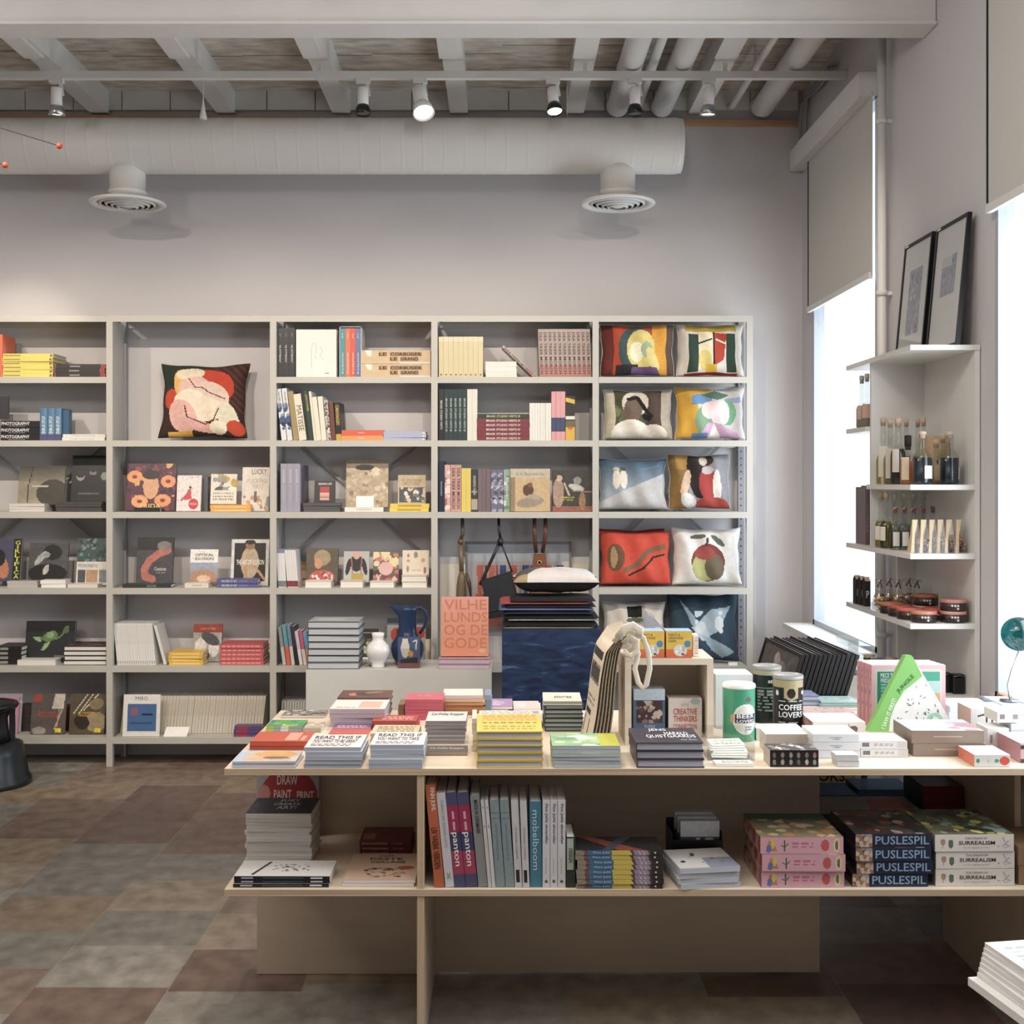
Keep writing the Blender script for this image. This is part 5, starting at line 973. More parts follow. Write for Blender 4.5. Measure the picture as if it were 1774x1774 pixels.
ts('white paperback fanned left behind the yellow pile', 818, 826, 1302, 1246, 6, .14, cov='#dcd6c6', pg='#c9bfa8')
ts('green leaf covered paperback on the front edge', 958, 1076, 1331, 1294, 6, .17, cov='#88b27c', hard=False, pose='tail', pg='#b3b9c9', jit=.003, cover=art(1, 1.3, '#8ab884', [('blob', 0, 0, 1, 1, 20, .16, ['#7cb08c', '#a8c98c', '#6ca074', '#c9dcc0']), ('r', .72, 0, 1, 1, '#b9b83c'), ('blob', .1, .4, .7, .8, 6, .08, ['#dfe9dc']), ('n', .08)], 60))
ts('black notebook with pale blue page edges', 943, 1010, 1268, 1216, 7, .16, cov='#23282c', pose='tail', pg='#a9bcc0', jit=.004, vary=[dict()]*6+[dict(cov='#ddd9cc', pg='#b5c0c0', titles=[('cover', 'stories', .3, .35, .75, .6, '#4a4a44')])])
ts('grey design monograph with white lettered cover', 1103, 1220, 1331, 1287, 3, .2, cov='#46424c', pose='tail', pg='#a9acbc', jit=.002, back='#3a3640', titles=[('cover', 'JENS', .28, .72, .56, .92, '#e8e6ea', 1), ('cover', 'HARALD', .5, .5, .86, .7, '#e8e6ea', 1), ('cover', 'QUISTGAARDS', .2, .28, .95, .5, '#e8e6ea', 1), ('cover', 'verden', .68, .12, .93, .24, '#a9b9cc')])
# crate
YC = tY(1292)
cx0, cx1 = X(1083, YC), X(1236, YC); hC = Z(1141, YC)-ZTT
t = thing('display_crate', 'open fronted birch plywood crate standing on the table', 'crate', (cx0, YC, ZTT))
Wc = cx1-cx0; tc_ = .019
for (nm, q) in (('side_panel', (0, tc_, 0, .21, 0, hC-tc_)), ('side_panel', (Wc-tc_, Wc, 0, .21, 0, hC-tc_)), ('top_panel', (0, Wc, 0, .21, hC-tc_, hC)), ('bottom_panel', (tc_, Wc-tc_, 0, .21, 0, tc_)), ('back_panel', (tc_, Wc-tc_, .192, .21, tc_, hC-tc_))):
    MB().use('ply').box(*q).build(nm, t)
zc = ZTT+hC+.0004
of = art(1, 1, '#e0b84c', [('g', 0, .32, '#d9643c', '#de7444'), ('e', .55, .28, .26, .22, 0, '#d8d6d0'), ('blob', .3, .1, .8, .45, 8, .06, ['#4d5a6c', '#f0ede6', '#b9b4ac']), ('e', .82, .52, .13, .13, 0, '#4a8cb4'), ('n', .04)], 50)
for i, (a, b) in enumerate(((1106, 1151), (1154, 1199))):
    gbox(['left', 'right'][i]+' orange and yellow card box with blue top on the crate', a, b, 1136, 1089, YC+.01, .075, z=zc, cols=dict(all='#d9a84c', top='#8cb4d8', left='#c9604c'), front=of, titles=[('front', 'PARTY & ', .1, .82, .55, .9, '#5d5a3a'), ('front', 'CREATIONS', .1, .7, .65, .79, '#5d5a3a'), ('front', 'GAME', .1, .59, .38, .67, '#5d5a3a')], name='card_box', group='card boxes on the crate')
gbox('white card box turned sideways showing red lettering', 1201, 1210, 1131, 1094, YC+.04, .06, z=zc, cols='#dcdad8', front=art(1, 4, '#dcdad8', [('t', .2, .1, .9, .9, 7, '#c98a84')], 16), name='card_box')
gbox('tall white box with blue framed photo inside crate', 1098, 1152, 1280, 1196, YC+.03, .07, z=ZTT+tc_+.0005, cols='#b5c0cc', front=art(1, 1.5, '#51668c', [('r', 0, .78, 1, 1, '#b9cad6'), ('r', .08, .3, .92, .76, '#4a3434'), ('blob', .08, .3, .92, .76, 24, .08, ['#8a6c64', '#c9b3a6', '#5c4444', '#a8948c']), ('n', .08)], 50), titles=[('front', 'PUZZLE', .35, .2, .68, .25, '#dde')], name='card_box')
gbox('pale creative card box standing right inside crate', 1158, 1216, 1284, 1216, YC+.03, .06, z=ZTT+tc_+.0005, cols=dict(all='#c9beb4', right='#5c4c48', left='#6a5a54'), front=art(1, 1.3, '#d6cbc4', [('e', .8, .92, .14, .08, 0, '#9ab8b4'), ('n', .04)], 40), titles=[('front', 'LITTLE', .38, .8, .6, .87, '#c98c84'), ('front', 'CREATIVE', .15, .58, .85, .74, '#c9504c', 1), ('front', 'THINKERS', .15, .4, .85, .55, '#c9504c', 1), ('front', 'CONNECTION', .15, .2, .85, .34, '#c9605c', 1)], name='card_box')
# cylinders
def tube_box(desc, px, yb, r, h, body, cap, deco, ttl, zz=None, capf='#e3e3e0'):
    Y = tY(yb)+r
    t = thing('puzzle_tube', desc, 'tube', (X(px, Y), Y, ZTT+.0004 if zz is None else zz), group='round card tubes on the table')
    mb = MB().use('gloss'); R = 64; nz = 60; A = deco(nz, R)
    mb.grid(lambda u, v: (r*math.cos(-PI/2+(u-.5)*2*PI), r*math.sin(-PI/2+(u-.5)*2*PI), h*v), A, smooth=True); mb.build('tube', t)
    MB().use('plastic').lathe([(r+.0005, h-.012), (r+.0015, h-.010), (r+.0015, h-.002), (r-.002, h+.001), (r-.004, h-.003), (0, h-.003)], cap, 40).build('lid', t)
    m = MB().use('matte')
    for (s, a0, a1, z0, z1, c, bd) in ttl:     # lettering bent round the tube
        v, f = tmesh(s, bd); b = len(m.v); cc = lin(c)
        for p in v:
            a = a0+(a1-a0)*float(p[0]); m.v.append(((r+.0006)*math.sin(a), -(r+.0006)*math.cos(a), h*(z0+(z1-z0)*float(p[1]))))
        for q in f: m.face([b+i for i in q], cc)
    m.build('title', t); return t
def dec(base, ops): return lambda nz, R: art(2*PI*.05/.17, 1, base, ops, R*2, 3)
tube_box('green beer themed card tube with white lid', 1280, 1286, .0495, .172, '#3f9c78', '#e3e3e0', dec('#3d9b76', [('r', 0, .82, 1, .83, '#2c7c5c'), ('e', .545, .4, .135, .27, 0, '#e9e6e0'), ('e', .545, .4, .125, .24, 0, '#d3d8cf'), ('p', [(.42, .5), (.38, .46), (.385, .34), (.42, .36)], '#c9925c'), ('r', .43, .33, .67, .5, '#3a3a64'), ('e', .57, .75, .03, .05, 0, '#6a5a50'), ('t', .53, .2, .61, .28, 2, '#8d94a0')]),
         [('BEER', -.32, .9, .42, .49, '#efece6', 1), ('LOVERS', -.32, .9, .345, .395, '#efece6', 1)])
cf = [('r', 0, .8, 1, .93, '#a89a72'), ('p', [(.42, .8), (.58, .8), (.58, .62), (.5, .56), (.42, .62)], '#b09c70'), ('e', .5, .7, .045, .09, 0, '#1c1c20'), ('e', .34, .7, .02, .05, 0, '#d9d9dc'), ('e', .66, .7, .03, .04, 0, '#d9d9dc'), ('t', .36, .54, .66, .58, 1, '#c9c9cc'), ('t', .36, .16, .6, .2, 1, '#c9c9cc')]
tube_box('black coffee themed card tube with tan band', 1365, 1270, .0475, .178, '#222', '#9a9a9c', dec('#1d1e24', cf), [('COFFEE', -.85, .85, .4, .5, '#f2f0ec', 1), ('LOVERS', -.85, .85, .27, .37, '#f2f0ec', 1)])
tube_box('dark green card tube half behind the coffee one', 1328, 1254, .047, .185, '#1f3028', '#9a9a98', dec('#1c2a24', [('r', 0, .85, 1, .95, '#a8a484'), ('t', .36, .2, .64, .6, 7, '#8d988c'), ('r', .3, .62, .7, .64, '#8d988c')]), [('BEER', -.1, .6, .72, .77, '#d9d9d0', 1)])
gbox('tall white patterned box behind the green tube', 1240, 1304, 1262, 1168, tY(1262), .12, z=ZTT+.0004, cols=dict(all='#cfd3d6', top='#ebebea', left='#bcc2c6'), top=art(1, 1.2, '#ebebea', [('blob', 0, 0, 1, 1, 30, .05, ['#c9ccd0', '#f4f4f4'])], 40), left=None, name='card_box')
# acrylic tray
Ya = tY(1318); t = thing('acrylic_tray', 'clear acrylic tray holding small white printed cards', 'tray', (X(1226, Ya), Ya, ZTT+.0004)); wa = X(1308, Ya)-X(1226, Ya)
mb = MB().use('acrylic')
for q in ((0, wa, 0, .003, 0, .05), (0, wa, .13, .133, 0, .075), (0, .003, .003, .13, 0, .06), (wa-.003, wa, .003, .13, 0, .06), (.003, wa-.003, .003, .13, 0, .003)): mb.box(*q)
mb.build('tray_shell', t)
for i in range(6):
    o = MB().use('matte').box(0, .1, 0, .06, 0, .0025, '#e9e9e2').plane_art((0, 0, .0028), (.1, 0, 0), (0, .06, 0), art(1.6, 1, '#e9e9e2', [('t', .1, .2, .9, .8, 5, ['#3c4a3c', '#555', '#7c8c4c'][i % 3])], 30, i)).build('picture_card', None, (X(1234, Ya)+.004*(i % 3), Ya+.008+.009*i, ZTT+.006+.0045*i), label='white printed card inside the acrylic tray'+from_top(i, 6), cat='card', group='cards in the acrylic tray'); o.rotation_euler = (.12, 0, .04*(i-2))
tb_('flat white box lid with fine print before the tray', 1240, 1306, 1329, 1324, .05, cols='#e6e4dd', top=art(1.4, 1, '#e8e6df', [('t', .2, .2, .9, .8, 5, '#6a6f60')], 40), name='card_box')
# black portrait box and white boxes
tb_('small black box with rows of tiny pale portraits', 1334, 1418, 1329, 1300, .085, cols=dict(all='#191819', left='#b5ab9c'), front=art(2.9, 1, '#161517', [('e', x, y, .035, .17, 0, c) for x, y, c in zip([.09, .26, .43, .59, .76, .92]*2, [.7]*6+[.28]*6, ['#6d6260', '#8c7a70', '#9c8a90', '#8a7a6a', '#7d7470', '#a8706c', '#8c8078', '#a8988c', '#9c8c94', '#6a5c54', '#b0a494', '#8c9490'])]+[('n', .2)], 90), top=art(2, 1, '#4a4444', [('blob', 0, 0, 1, 1, 26, .06, ['#8d8480', '#e0dcd8', '#2a2626'])], 40), name='card_box')
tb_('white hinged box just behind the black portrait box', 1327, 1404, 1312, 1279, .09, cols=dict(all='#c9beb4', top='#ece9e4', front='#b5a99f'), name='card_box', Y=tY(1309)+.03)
tb_('white box with an oval printed on its lid', 1310, 1390, 1290, 1270, .08, cols='#d0c8c0', top=art(1.6, 1, '#e3e0da', [('e', .5, .5, .3, .3, 0, '#c4c2bc'), ('e', .5, .5, .26, .24, 0, '#dedbd5')], 40), name='card_box', Y=tY(1290)+.06, z=ZTT+.0004)
dk = [('front', 'DENMARK', .36, .52, .64, .64, '#7d7f84', 1), ('front', 'GAME', .42, .3, .58, .42, '#7d7f84', 1)]
tb_('white lidded game box with small grey title', 1410, 1490, 1314, 1273, .13, n=3, cols='#d3d6dc', titles=dk, jit=.003)
tb_('small white card pack before the white boxes', 1450, 1488, 1329, 1309, .055, n=2, cols='#c4c6c9', top=art(1.4, 1, '#d0d2d4', [('l', [(.2, .6), (.5, .4), (.8, .7)], .03, '#8d9094')], 30), name='card_box')
tb_('flat white memory game box with a leaf drawing', 1492, 1574, 1312, 1285, .12, n=2, cols=dict(all='#d6d2d2', left='#b9c0c9'), front=art(3.6, 1, '#d6d2d2', [('r', .05, .3, .2, .8, '#6d7074'), ('t', .3, .35, .7, .75, 2, '#9a9a9c'), ('r', .78, .1, 1, 1, '#c6c2c2')], 60), top=art(1, 1.1, '#dfe0dc', [('blob', .2, .2, .8, .8, 12, .1, ['#c2d0cc', '#a9b8b4', '#eee'])], 40), lid=None)
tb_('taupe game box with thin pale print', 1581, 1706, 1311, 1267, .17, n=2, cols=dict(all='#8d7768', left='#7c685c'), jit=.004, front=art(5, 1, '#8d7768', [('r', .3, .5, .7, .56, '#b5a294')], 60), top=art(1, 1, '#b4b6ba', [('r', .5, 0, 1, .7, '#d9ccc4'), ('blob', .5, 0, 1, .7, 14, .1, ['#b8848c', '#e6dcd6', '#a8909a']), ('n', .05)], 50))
tb_('white box with coral side and red seal', 1688, 1750, 1329, 1308, .12, cols=dict(all='#d6d3cf', left='#e07a60', top='#eceae8'), front=art(2.6, 1, '#cfccc8', [('e', .84, .5, .14, .36, 0, '#d9503f'), ('e', .1, .5, .05, .2, 0, '#3f8c74'), ('e', .62, .5, .06, .16, 0, '#4a9a80'), ('r', .36, .35, .4, .6, '#aab')], 60))
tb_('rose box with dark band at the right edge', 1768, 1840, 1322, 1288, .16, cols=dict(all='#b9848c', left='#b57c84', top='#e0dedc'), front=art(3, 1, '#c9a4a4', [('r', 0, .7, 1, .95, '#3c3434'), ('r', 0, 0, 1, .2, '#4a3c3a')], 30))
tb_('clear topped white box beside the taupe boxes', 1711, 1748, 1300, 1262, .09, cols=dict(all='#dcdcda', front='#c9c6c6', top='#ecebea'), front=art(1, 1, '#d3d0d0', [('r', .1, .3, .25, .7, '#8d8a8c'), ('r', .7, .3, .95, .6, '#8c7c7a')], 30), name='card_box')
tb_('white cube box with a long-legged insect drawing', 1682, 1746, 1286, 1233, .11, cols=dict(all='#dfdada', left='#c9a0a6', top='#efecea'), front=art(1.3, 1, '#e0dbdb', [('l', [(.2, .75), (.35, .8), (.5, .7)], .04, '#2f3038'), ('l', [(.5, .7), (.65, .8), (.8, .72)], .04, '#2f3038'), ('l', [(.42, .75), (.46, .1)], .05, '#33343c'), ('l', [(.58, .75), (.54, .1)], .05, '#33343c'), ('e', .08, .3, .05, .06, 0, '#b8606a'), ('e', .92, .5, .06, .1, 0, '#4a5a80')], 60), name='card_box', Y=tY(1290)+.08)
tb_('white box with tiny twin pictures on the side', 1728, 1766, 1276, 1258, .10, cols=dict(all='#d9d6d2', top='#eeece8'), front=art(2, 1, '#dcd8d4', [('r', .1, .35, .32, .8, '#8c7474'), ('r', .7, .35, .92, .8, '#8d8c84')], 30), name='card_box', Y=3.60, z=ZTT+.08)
tb_('white box carrying the twin picture box', 1752, 1800, 1290, 1240, .09, cols='#d3d6da', name='card_box', Y=3.60, z=ZTT+.0004, h=.078)
tb_('white nature game box with green moth drawing', 1408, 1499, 1281, 1250, .15, cols=dict(all='#dcd3cd', left='#a8746c', top='#ebe6e0'), front=art(3, 1, '#ded6d0', [('p', [(.12, .85), (.3, .55), (.48, .85), (.4, .2), (.3, .45), (.2, .2)], '#5a7466'), ('e', .78, .6, .08, .2, 0, '#6a5c54'), ('l', [(.68, .9), (.72, .6), (.68, .3)], .015, '#555')], 70), left=art(1, 1, '#b07a70', [('blob', 0, 0, 1, 1, 12, .15, ['#8a5048', '#c9a094'])], 20), Y=tY(1282))
# items on the rear table
ts('blue-violet clothbound book beyond the coffee tube', 1378, 1421, 1226, 1209, 2, .12, Y=4.30, cov='#6c78a8', pg='#b9bccc', pose='tail', cover=art(1, 1, '#8a90b8', [('blob', 0, 0, 1, 1, 16, .07, ['#b5b8d0', '#6c78a8'])], 40))
ts('pink mottled coloring book behind the moth box', 1396, 1492, 1238, 1230, 2, .16, Y=4.02, cov='#d6b3b5', pg='#cfc2bc', pose='tail', cover=art(1.2, 1, '#dcbfc0', [('blob', 0, 0, 1, 1, 90, .03, ['#b88c94', '#e9dcd9', '#c9a09a', '#a8b0b4'])], 70))
ts('mint patterned book lying before the black frames', 1424, 1489, 1226, 1218, 2, .13, Y=4.27, cov='#9cc4c2', pg='#b5c4c4', pose='tail', cover=art(1, 1, '#a4cbc9', [('blob', 0, .2, 1, .7, 30, .05, ['#c9b0c0', '#dce6e4'])], 50))
# black picture frames leaning in a row
Yf = 4.40
for i in range(13):
    Yn = 4.42; x = X(1366+i*7.9, Yn); lab = 'black framed picture of a grey photo, first of the leaning row' if i == 0 else 'black framed picture in the leaning row, '+(ORD[i] if i < 12 else 'rightmost')+' from the photo end'
    t = thing('framed_picture', lab, 'picture', (x, Yn, ZTT+.0052), (0, .30, .05), 'black frames leaning on the rear table')
    fh = .168+(.006 if i % 4 == 2 else 0); fw = .50-(.012 if i % 3 == 1 else 0); mb = MB().use('black')
    mb.box(0, .0125, 0, .014, 0, fh).box(0, .0125, fw-.014, fw, 0, fh).box(0, .0125, .014, fw-.014, 0, .014).box(0, .0125, .014, fw-.014, fh-.014, fh); mb.build('frame', t)
    MB().use('matte').box(.005, .011, .014, fw-.014, .014, fh-.014, '#1b1b1d').build('backing_board', t)
    if i == 0: MB().use('gloss').plane_art((.0045, fw-.014, .014), (0, -(fw-.028), 0), (0, 0, fh-.028), art(2.6, 1, '#4b4c4e', [('p', [(.0, 0), (.2, .45), (.8, 0)], '#cfc8b4'), ('e', .45, .6, .08, .3, 30, '#8d8d8c'), ('e', .6, .5, .12, .2, 0, '#6c6c6c'), ('n', .35)], 70)).build('photo_print', t)
# pink puzzle boxes on end and the triangular game
Yq = 3.92
for i in range(4):
    z0 = ZTT+.0004; x0 = X(1510, Yq)-.004*i; w = X(1638, Yq)-X(1510, Yq)
    gbox('pink edged puzzle box standing upright'+[', front one with green panel', ', second from the front', ', third from the front', ', rearmost of its row'][i], 0, 0, 0, 0, Yq+.030*i, .027, z=z0, x0=x0, w=w, h=.205, cols=dict(all='#d8a3ac', top='#ecdadd', left='#d4959d'),
         front=art(1.2, 1, '#dcaab2', [('r', .05, .04, .95, .94, '#c9bfc0'), ('r', .08, .06, .55, .9, '#2f7c66'), ('r', .55, .06, .92, .9, '#d99a6c'), ('r', .55, .55, .92, .9, '#a8c4c4'), ('r', .55, .75, .92, .9, '#3f9c80'), ('e', .75, .3, .14, .2, 0, '#dcb45c'), ('t', .12, .2, .5, .72, 9, '#6fb09c')], 80) if i == 0 else None,
         left=art(1, 4, '#d4959d', [('blob', .2, .3, .8, .95, 8, .15, ['#8c5a70', '#4a4460', '#b06a74'])], 14), titles=[('front', 'PIECE TOGETHER', .12, .8, .5, .87, '#cfe6dc', 1), ('front', "FRIDA'S WORLD", .12, .72, .48, .79, '#cfe6dc', 1)] if i == 0 else (), name='puzzle_box', group='pink puzzle boxes standing on the table')
def tri():
    Y = 3.80; t = thing('game_box', 'green and white leaf-shaped jungle game box standing tilted', 'box', (X(1510, Y), Y, ZTT+.001), (-.06, 0, 0))
    P2 = lambda px, py: (X(px, Y)-X(1510, Y), Z(py, Y)-ZTT)
    out = [P2(1504, 1268), P2(1572, 1137), P2(1582, 1137), P2(1588, 1146), P2(1646, 1247), P2(1644, 1268)]
    mb = MB().use('print'); d = .035
    out = [(x, max(z, .001)) for x, z in out]
    mb.poly([(x, 0, z) for x, z in out], '#dcdcda'); mb.poly([(x, d, z) for x, z in out][::-1], '#6cae58')
    for i in range(len(out)): j = (i+1) % len(out); mb.poly([(out[i][0], 0, out[i][1]), (out[i][0], d, out[i][1]), (out[j][0], d, out[j][1]), (out[j][0], 0, out[j][1])][::-1] if 0 else [(out[j][0], 0, out[j][1]), (out[i][0], 0, out[i][1]), (out[i][0], d, out[i][1]), (out[j][0], d, out[j][1])], '#7cc060')
    mb.build('carton', t)
    g = [P2(1504, 1268), P2(1540, 1268), P2(1543, 1245), P2(1552, 1222), P2(1568, 1198), P2(1600, 1173), P2(1588, 1147), P2(1582, 1137), P2(1572, 1137)]
    g = [(x, max(z, .001)) for x, z in g]; m = MB().use('print')
    for a in range(1, 5): pass
    L1 = [g[0], g[0], P2(1512, 1250), P2(1523, 1230), P2(1535, 1207), P2(1572, 1137)]; R1 = [g[1], g[2], g[3], g[4], g[5], g[6]]
    L1 = [(x, max(z, .001)) for x, z in L1]
    for k in range(5): m.poly([(L1[k][0], -.0005, L1[k][1]), (R1[k][0], -.0005, R1[k][1]), (R1[k+1][0], -.0005, R1[k+1][1]), (L1[k+1][0], -.0005, L1[k+1][1])], '#78bd5c')
    m.poly([(L1[5][0], -.0005, L1[5][1]), (R1[5][0], -.0005, R1[5][1]), (g[7][0], -.0005, g[7][1])], '#78bd5c')
    rnd = random.Random(5)
    for k in range(70):       # small leaves and insects printed on the white field
        px = rnd.uniform(1546, 1638); py = rnd.uniform(1168, 1262)
        lx = 1540+(1268-py)*.12+max(0, (1240-py))*.62; rx = 1588+(py-1146)*.56
        if px < lx+8 or px > rx-5: continue
        c = P2(px, py); a = rnd.uniform(0, PI); l = rnd.uniform(.004, .008); w_ = l*rnd.uniform(.2, .45)
        m.poly([(c[0]+l*math.cos(a+q)*(1 if q in (0, PI) else w_/l), -.0006, c[1]+l*math.sin(a+q)*(1 if q in (0, PI) else w_/l)) for q in (0, PI/2, PI, 3*PI/2)], rnd.choice(['#6d7074', '#8d8a92', '#5c5a64', '#9c8c8c']))
    c = P2(1620, 1250)
    for k in range(16):
        a, b = 2*PI*k/16, 2*PI*(k+1)/16
        m.poly([(c[0]+rr*math.cos(q), -.0007, max(.001, c[1]+rr*math.sin(q))) for rr, q in ((.016, a), (.026, a), (.026, b), (.016, b))], '#8cc9a8')
    m.build('printed_label', t)
    tx = MB().use('matte'); a = P2(1535, 1264); b = P2(1556, 1213); dx, dz = b[0]-a[0], b[1]-a[1]; l = math.hypot(dx, dz)
    tx.text('I SAW IT FIRST!', (a[0]-.004, -.001, a[1]), (dx, 0, dz), (-dz/l*.013, 0, dx/l*.013), '#e6f0dc', 1)
    a = P2(1562, 1205); b = P2(1590, 1176); dx, dz = b[0]-a[0], b[1]-a[1]; l = math.hypot(dx, dz)
    tx.text('JUNGLE', (a[0]-.004, -.001, a[1]+.002), (dx, 0, dz), (-dz/l*.016, 0, dx/l*.016), '#2c5a3c', 1); tx.build('title', t)
tri()
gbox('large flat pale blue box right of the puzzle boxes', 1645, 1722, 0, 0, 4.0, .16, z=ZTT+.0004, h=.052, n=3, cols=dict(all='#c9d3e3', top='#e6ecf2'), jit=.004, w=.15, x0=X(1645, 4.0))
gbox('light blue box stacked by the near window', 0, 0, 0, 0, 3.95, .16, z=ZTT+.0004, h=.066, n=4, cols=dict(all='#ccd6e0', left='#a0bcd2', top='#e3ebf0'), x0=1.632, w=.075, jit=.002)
# teal glass ball on a wire stand in the near window
Yg = 3.98
t = thing('glass_ornament', 'teal glass ball on a thin curved wire stand by the window', 'ornament', (X(1778, Yg)-.01, Yg+.035, ZTT+.0704), (0, 0, 0))
zb = Z(1101, Yg)-ZTT-.07; mb = MB().use('teal'); mb.lathe([(.056*math.sin(PI*k/16), zb-.056*math.cos(PI*k/16)) for k in range(17)], n=28); mb.build('ball', t)
MB().use('metal').tube([(-.03, 0, .004), (-.038, 0, .05), (-.025, 0, .10), (0, 0, zb-.056)], .0018, '#8d9094', 8).lathe([(.03, 0), (.032, .003), (.0, .004)], '#8d9094', 20, cx=-.03).build('wire_stand', t)
# ---------------------------------------------------------------- cotton totes hung over the crate side
def totes():
    Yt = YC-.02
    for i in range(6):
        xb = X(1021+i*6.4, Yt); xt = X(1056+i*4.6, Yt)
        lab = 'cream cotton tote bag '+('with black print, frontmost of the leaning row' if i == 0 else 'in the leaning row, '+ORD[i]+' from the printed one')
        t = thing('tote_bag', lab, 'bag', (xb, Yt-.01, ZTT+.0008), (0, 0, .045), 'cotton tote bags leaning on the crate')
        H = Z(1098-i*1.5, Yt)-ZTT; lx = (xt-xb); th = .0075; dp = .24; m = MB().use('cloth')
        def PT(u, v, side):      # v up, u along depth
            x = lx*v+side*th*.5*min(1, 4*u, 4*(1-u))**.5+.003*math.sin(7*v); y = dp*u; z = H*v-.008*math.sin(PI*u)*(v > .9)
            if v > .84: x += (v-.84)*.16; z -= (v-.84)*.05*(1-u)
            return (x, y, max(z, 0))
        A = art(.3, .4, '#d8cbb6', ([('r', .08, .74, .9, .82, '#2c2a28'), ('r', .1, .56, .9, .68, '#3c3a36'), ('t', .1, .5, .9, .72, 4, '#3a3734'), ('t', .1, .32, .8, .42, 2, '#8d8474'), ('r', .15, .22, .6, .27, '#33302c'), ('l', [(.2, .2), (.2, .05)], .04, '#444'), ('l', [(.6, .2), (.6, .05)], .04, '#444')] if i == 0 else [])+[('n', .03)], 30)
        m.grid(lambda u, v: PT(1-u, v, -1), A, smooth=True); m.grid(lambda u, v: PT(u, v, 1), art(.3, .4, '#cfc2ae', [('n', .03)], 12), smooth=True)
        m.build('bag_body', t)
        def w3(px, py, dy): return Vector((X(px, Yt), Yt+dy, Z(py, Yt)))-Vector((xb, Yt-.01, ZTT))
        P_ = {0: [(1062, 1112, -.016), (1074, 1098, -.020), (1090, 1092, -.024), (1104, 1104, -.026), (1098, 1122, -.024), (1080, 1130, -.020)],
              2: [(1072, 1102, -.030), (1082, 1088, -.032), (1096, 1090, -.034), (1112, 1104, -.036), (1121, 1130, -.036), (1123, 1156, -.036), (1117, 1184, -.036), (1111, 1190, -.036), (1103, 1180, -.036), (1097, 1156, -.036), (1103, 1130, -.036), (1096, 1112, -.036), (1084, 1104, -.034)],
              4: [(1076, 1112, -.044), (1088, 1100, -.046), (1100, 1108, -.047), (1100, 1124, -.047), (1090, 1134, -.046), (1078, 1126, -.045)], 5: [(1066, 1102, -.056), (1076, 1086, -.056), (1092, 1080, -.056), (1104, 1088, -.056), (1102, 1100, -.056)]}
        if i in P_: h = MB().use('cloth'); h.smooth = True; h.tube([w3(*q) for q in P_[i]], .0018, '#ded3c2', 8, w=.016 if i != 5 else .024); h.build('handle', t)
totes()
# ---------------------------------------------------------------- goods on the lower shelf
def lY(py): return (EH-ZL)*F/(py-CY)
def ls_(desc, xl, xr, yb, yt, n=1, depth=.2, **k):
    z = k.pop('z', None); Y = k.pop('Y', None) or lY(yb)
    return stack(desc, xl, xr, yb, yt, Y, n, depth, z=(ZL+.0004) if z is None else z, **k)
ls_('white sketch magazine with black spine, front left', 404, 570, 1538, 1519, 3, .14, cov='#e6e4e2', hard=False, jit=.002, spine=art(12, 1, '#15181f', [('r', .08, .35, .2, .65, '#aab'), ('r', .3, .4, .72, .6, '#6d7480'), ('r', .8, .3, .92, .7, '#d9d9dc')], 80), cover=art(1, 1.5, '#e3e2e0', [('blob', .3, .25, .75, .65, 40, .03, ['#3a3a3c', '#8d8d8c', '#e3e2e0']), ('l', [(.1, .82), (.9, .7)], .05, '#2a2a2c')], 60))
ls_('white page paperback in the tall pile', 425, 538, 1500, 1414, 15, .17, cov='#dcdcda', hard=False, pose='tail', pg='#cdcbc6', jit=.004, vary=None)
ls_('dark blue lettering book crowning the tall pile', 425, 539, 1414, 1410, 1, .175, Y=lY(1500)+.002, z=ZL+.1465, cov='#2c3644', hard=False, pose='tail', pg='#d9d9d6', cover=art(1, 1.3, '#2e3948', [('n', .1)], 30), titles=[('cover', 'JUST', .4, .72, .72, .88, '#b5bcc4', 1), ('cover', 'CREATE', .34, .5, .75, .66, '#b5bcc4', 1), ('cover', 'ART!', .42, .26, .72, .45, '#b5bcc4', 1)])
facing('grey book with a red arch, Draw Paint Print', 444, 552, 1338, 1462, Y=3.86, z=ZL, lean=1.5, T=.012, cov='#a6a8ac', cover=art(1, 1.15, '#a3a5a9', [('e', .52, .55, .46, .4, 0, '#a8343a'), ('e', .12, .6, .1, .12, 0, '#c98a84')], 80), titles=[('cover', 'DRAW', .33, .72, .66, .85, '#e6d6d2', 1), ('cover', 'PAINT', .28, .52, .56, .65, '#e6d6d2', 1), ('cover', 'PRINT', .65, .52, .92, .63, '#e6d6d2', 1)])
ls_('blush collage book lying by the divider', 592, 718, 1537, 1526, 2, .24, cov='#d0b09c', hard=False, pose='tail', pg='#dcd8d8', jit=.003, cover=art(1, 1.5, '#cfae98', [('blob', .25, .1, .85, .45, 50, .04, ['#6a5240', '#a8845c', '#4d3c30', '#cfae98']), ('e', .83, .45, .12, .07, 0, '#b85a3c')], 60), titles=[('cover', 'CUT', .4, .86, .62, .93, '#4a3a34', 1), ('cover', 'PASTE', .28, .74, .75, .82, '#4a3a34', 1), ('cover', 'COLLAGE', .3, .62, .8, .7, '#4a3a34', 1)])
ls_('dark red handbook stacked behind the collage book', 623, 712, 1484, 1459, 3, .15, Y=3.66, cov='#6d1f24', jit=.002, titles=[('spine', 'PHOTOGRAPHERS', .05, .3, .55, .75, '#cfa8a4', 1), ('spine', 'WORK', .62, .3, .85, .7, '#b58a88')], cover=art(1, 1.4, '#7a2428', [('r', .15, .72, .55, .94, '#b8706c'), ('n', .05)], 40))
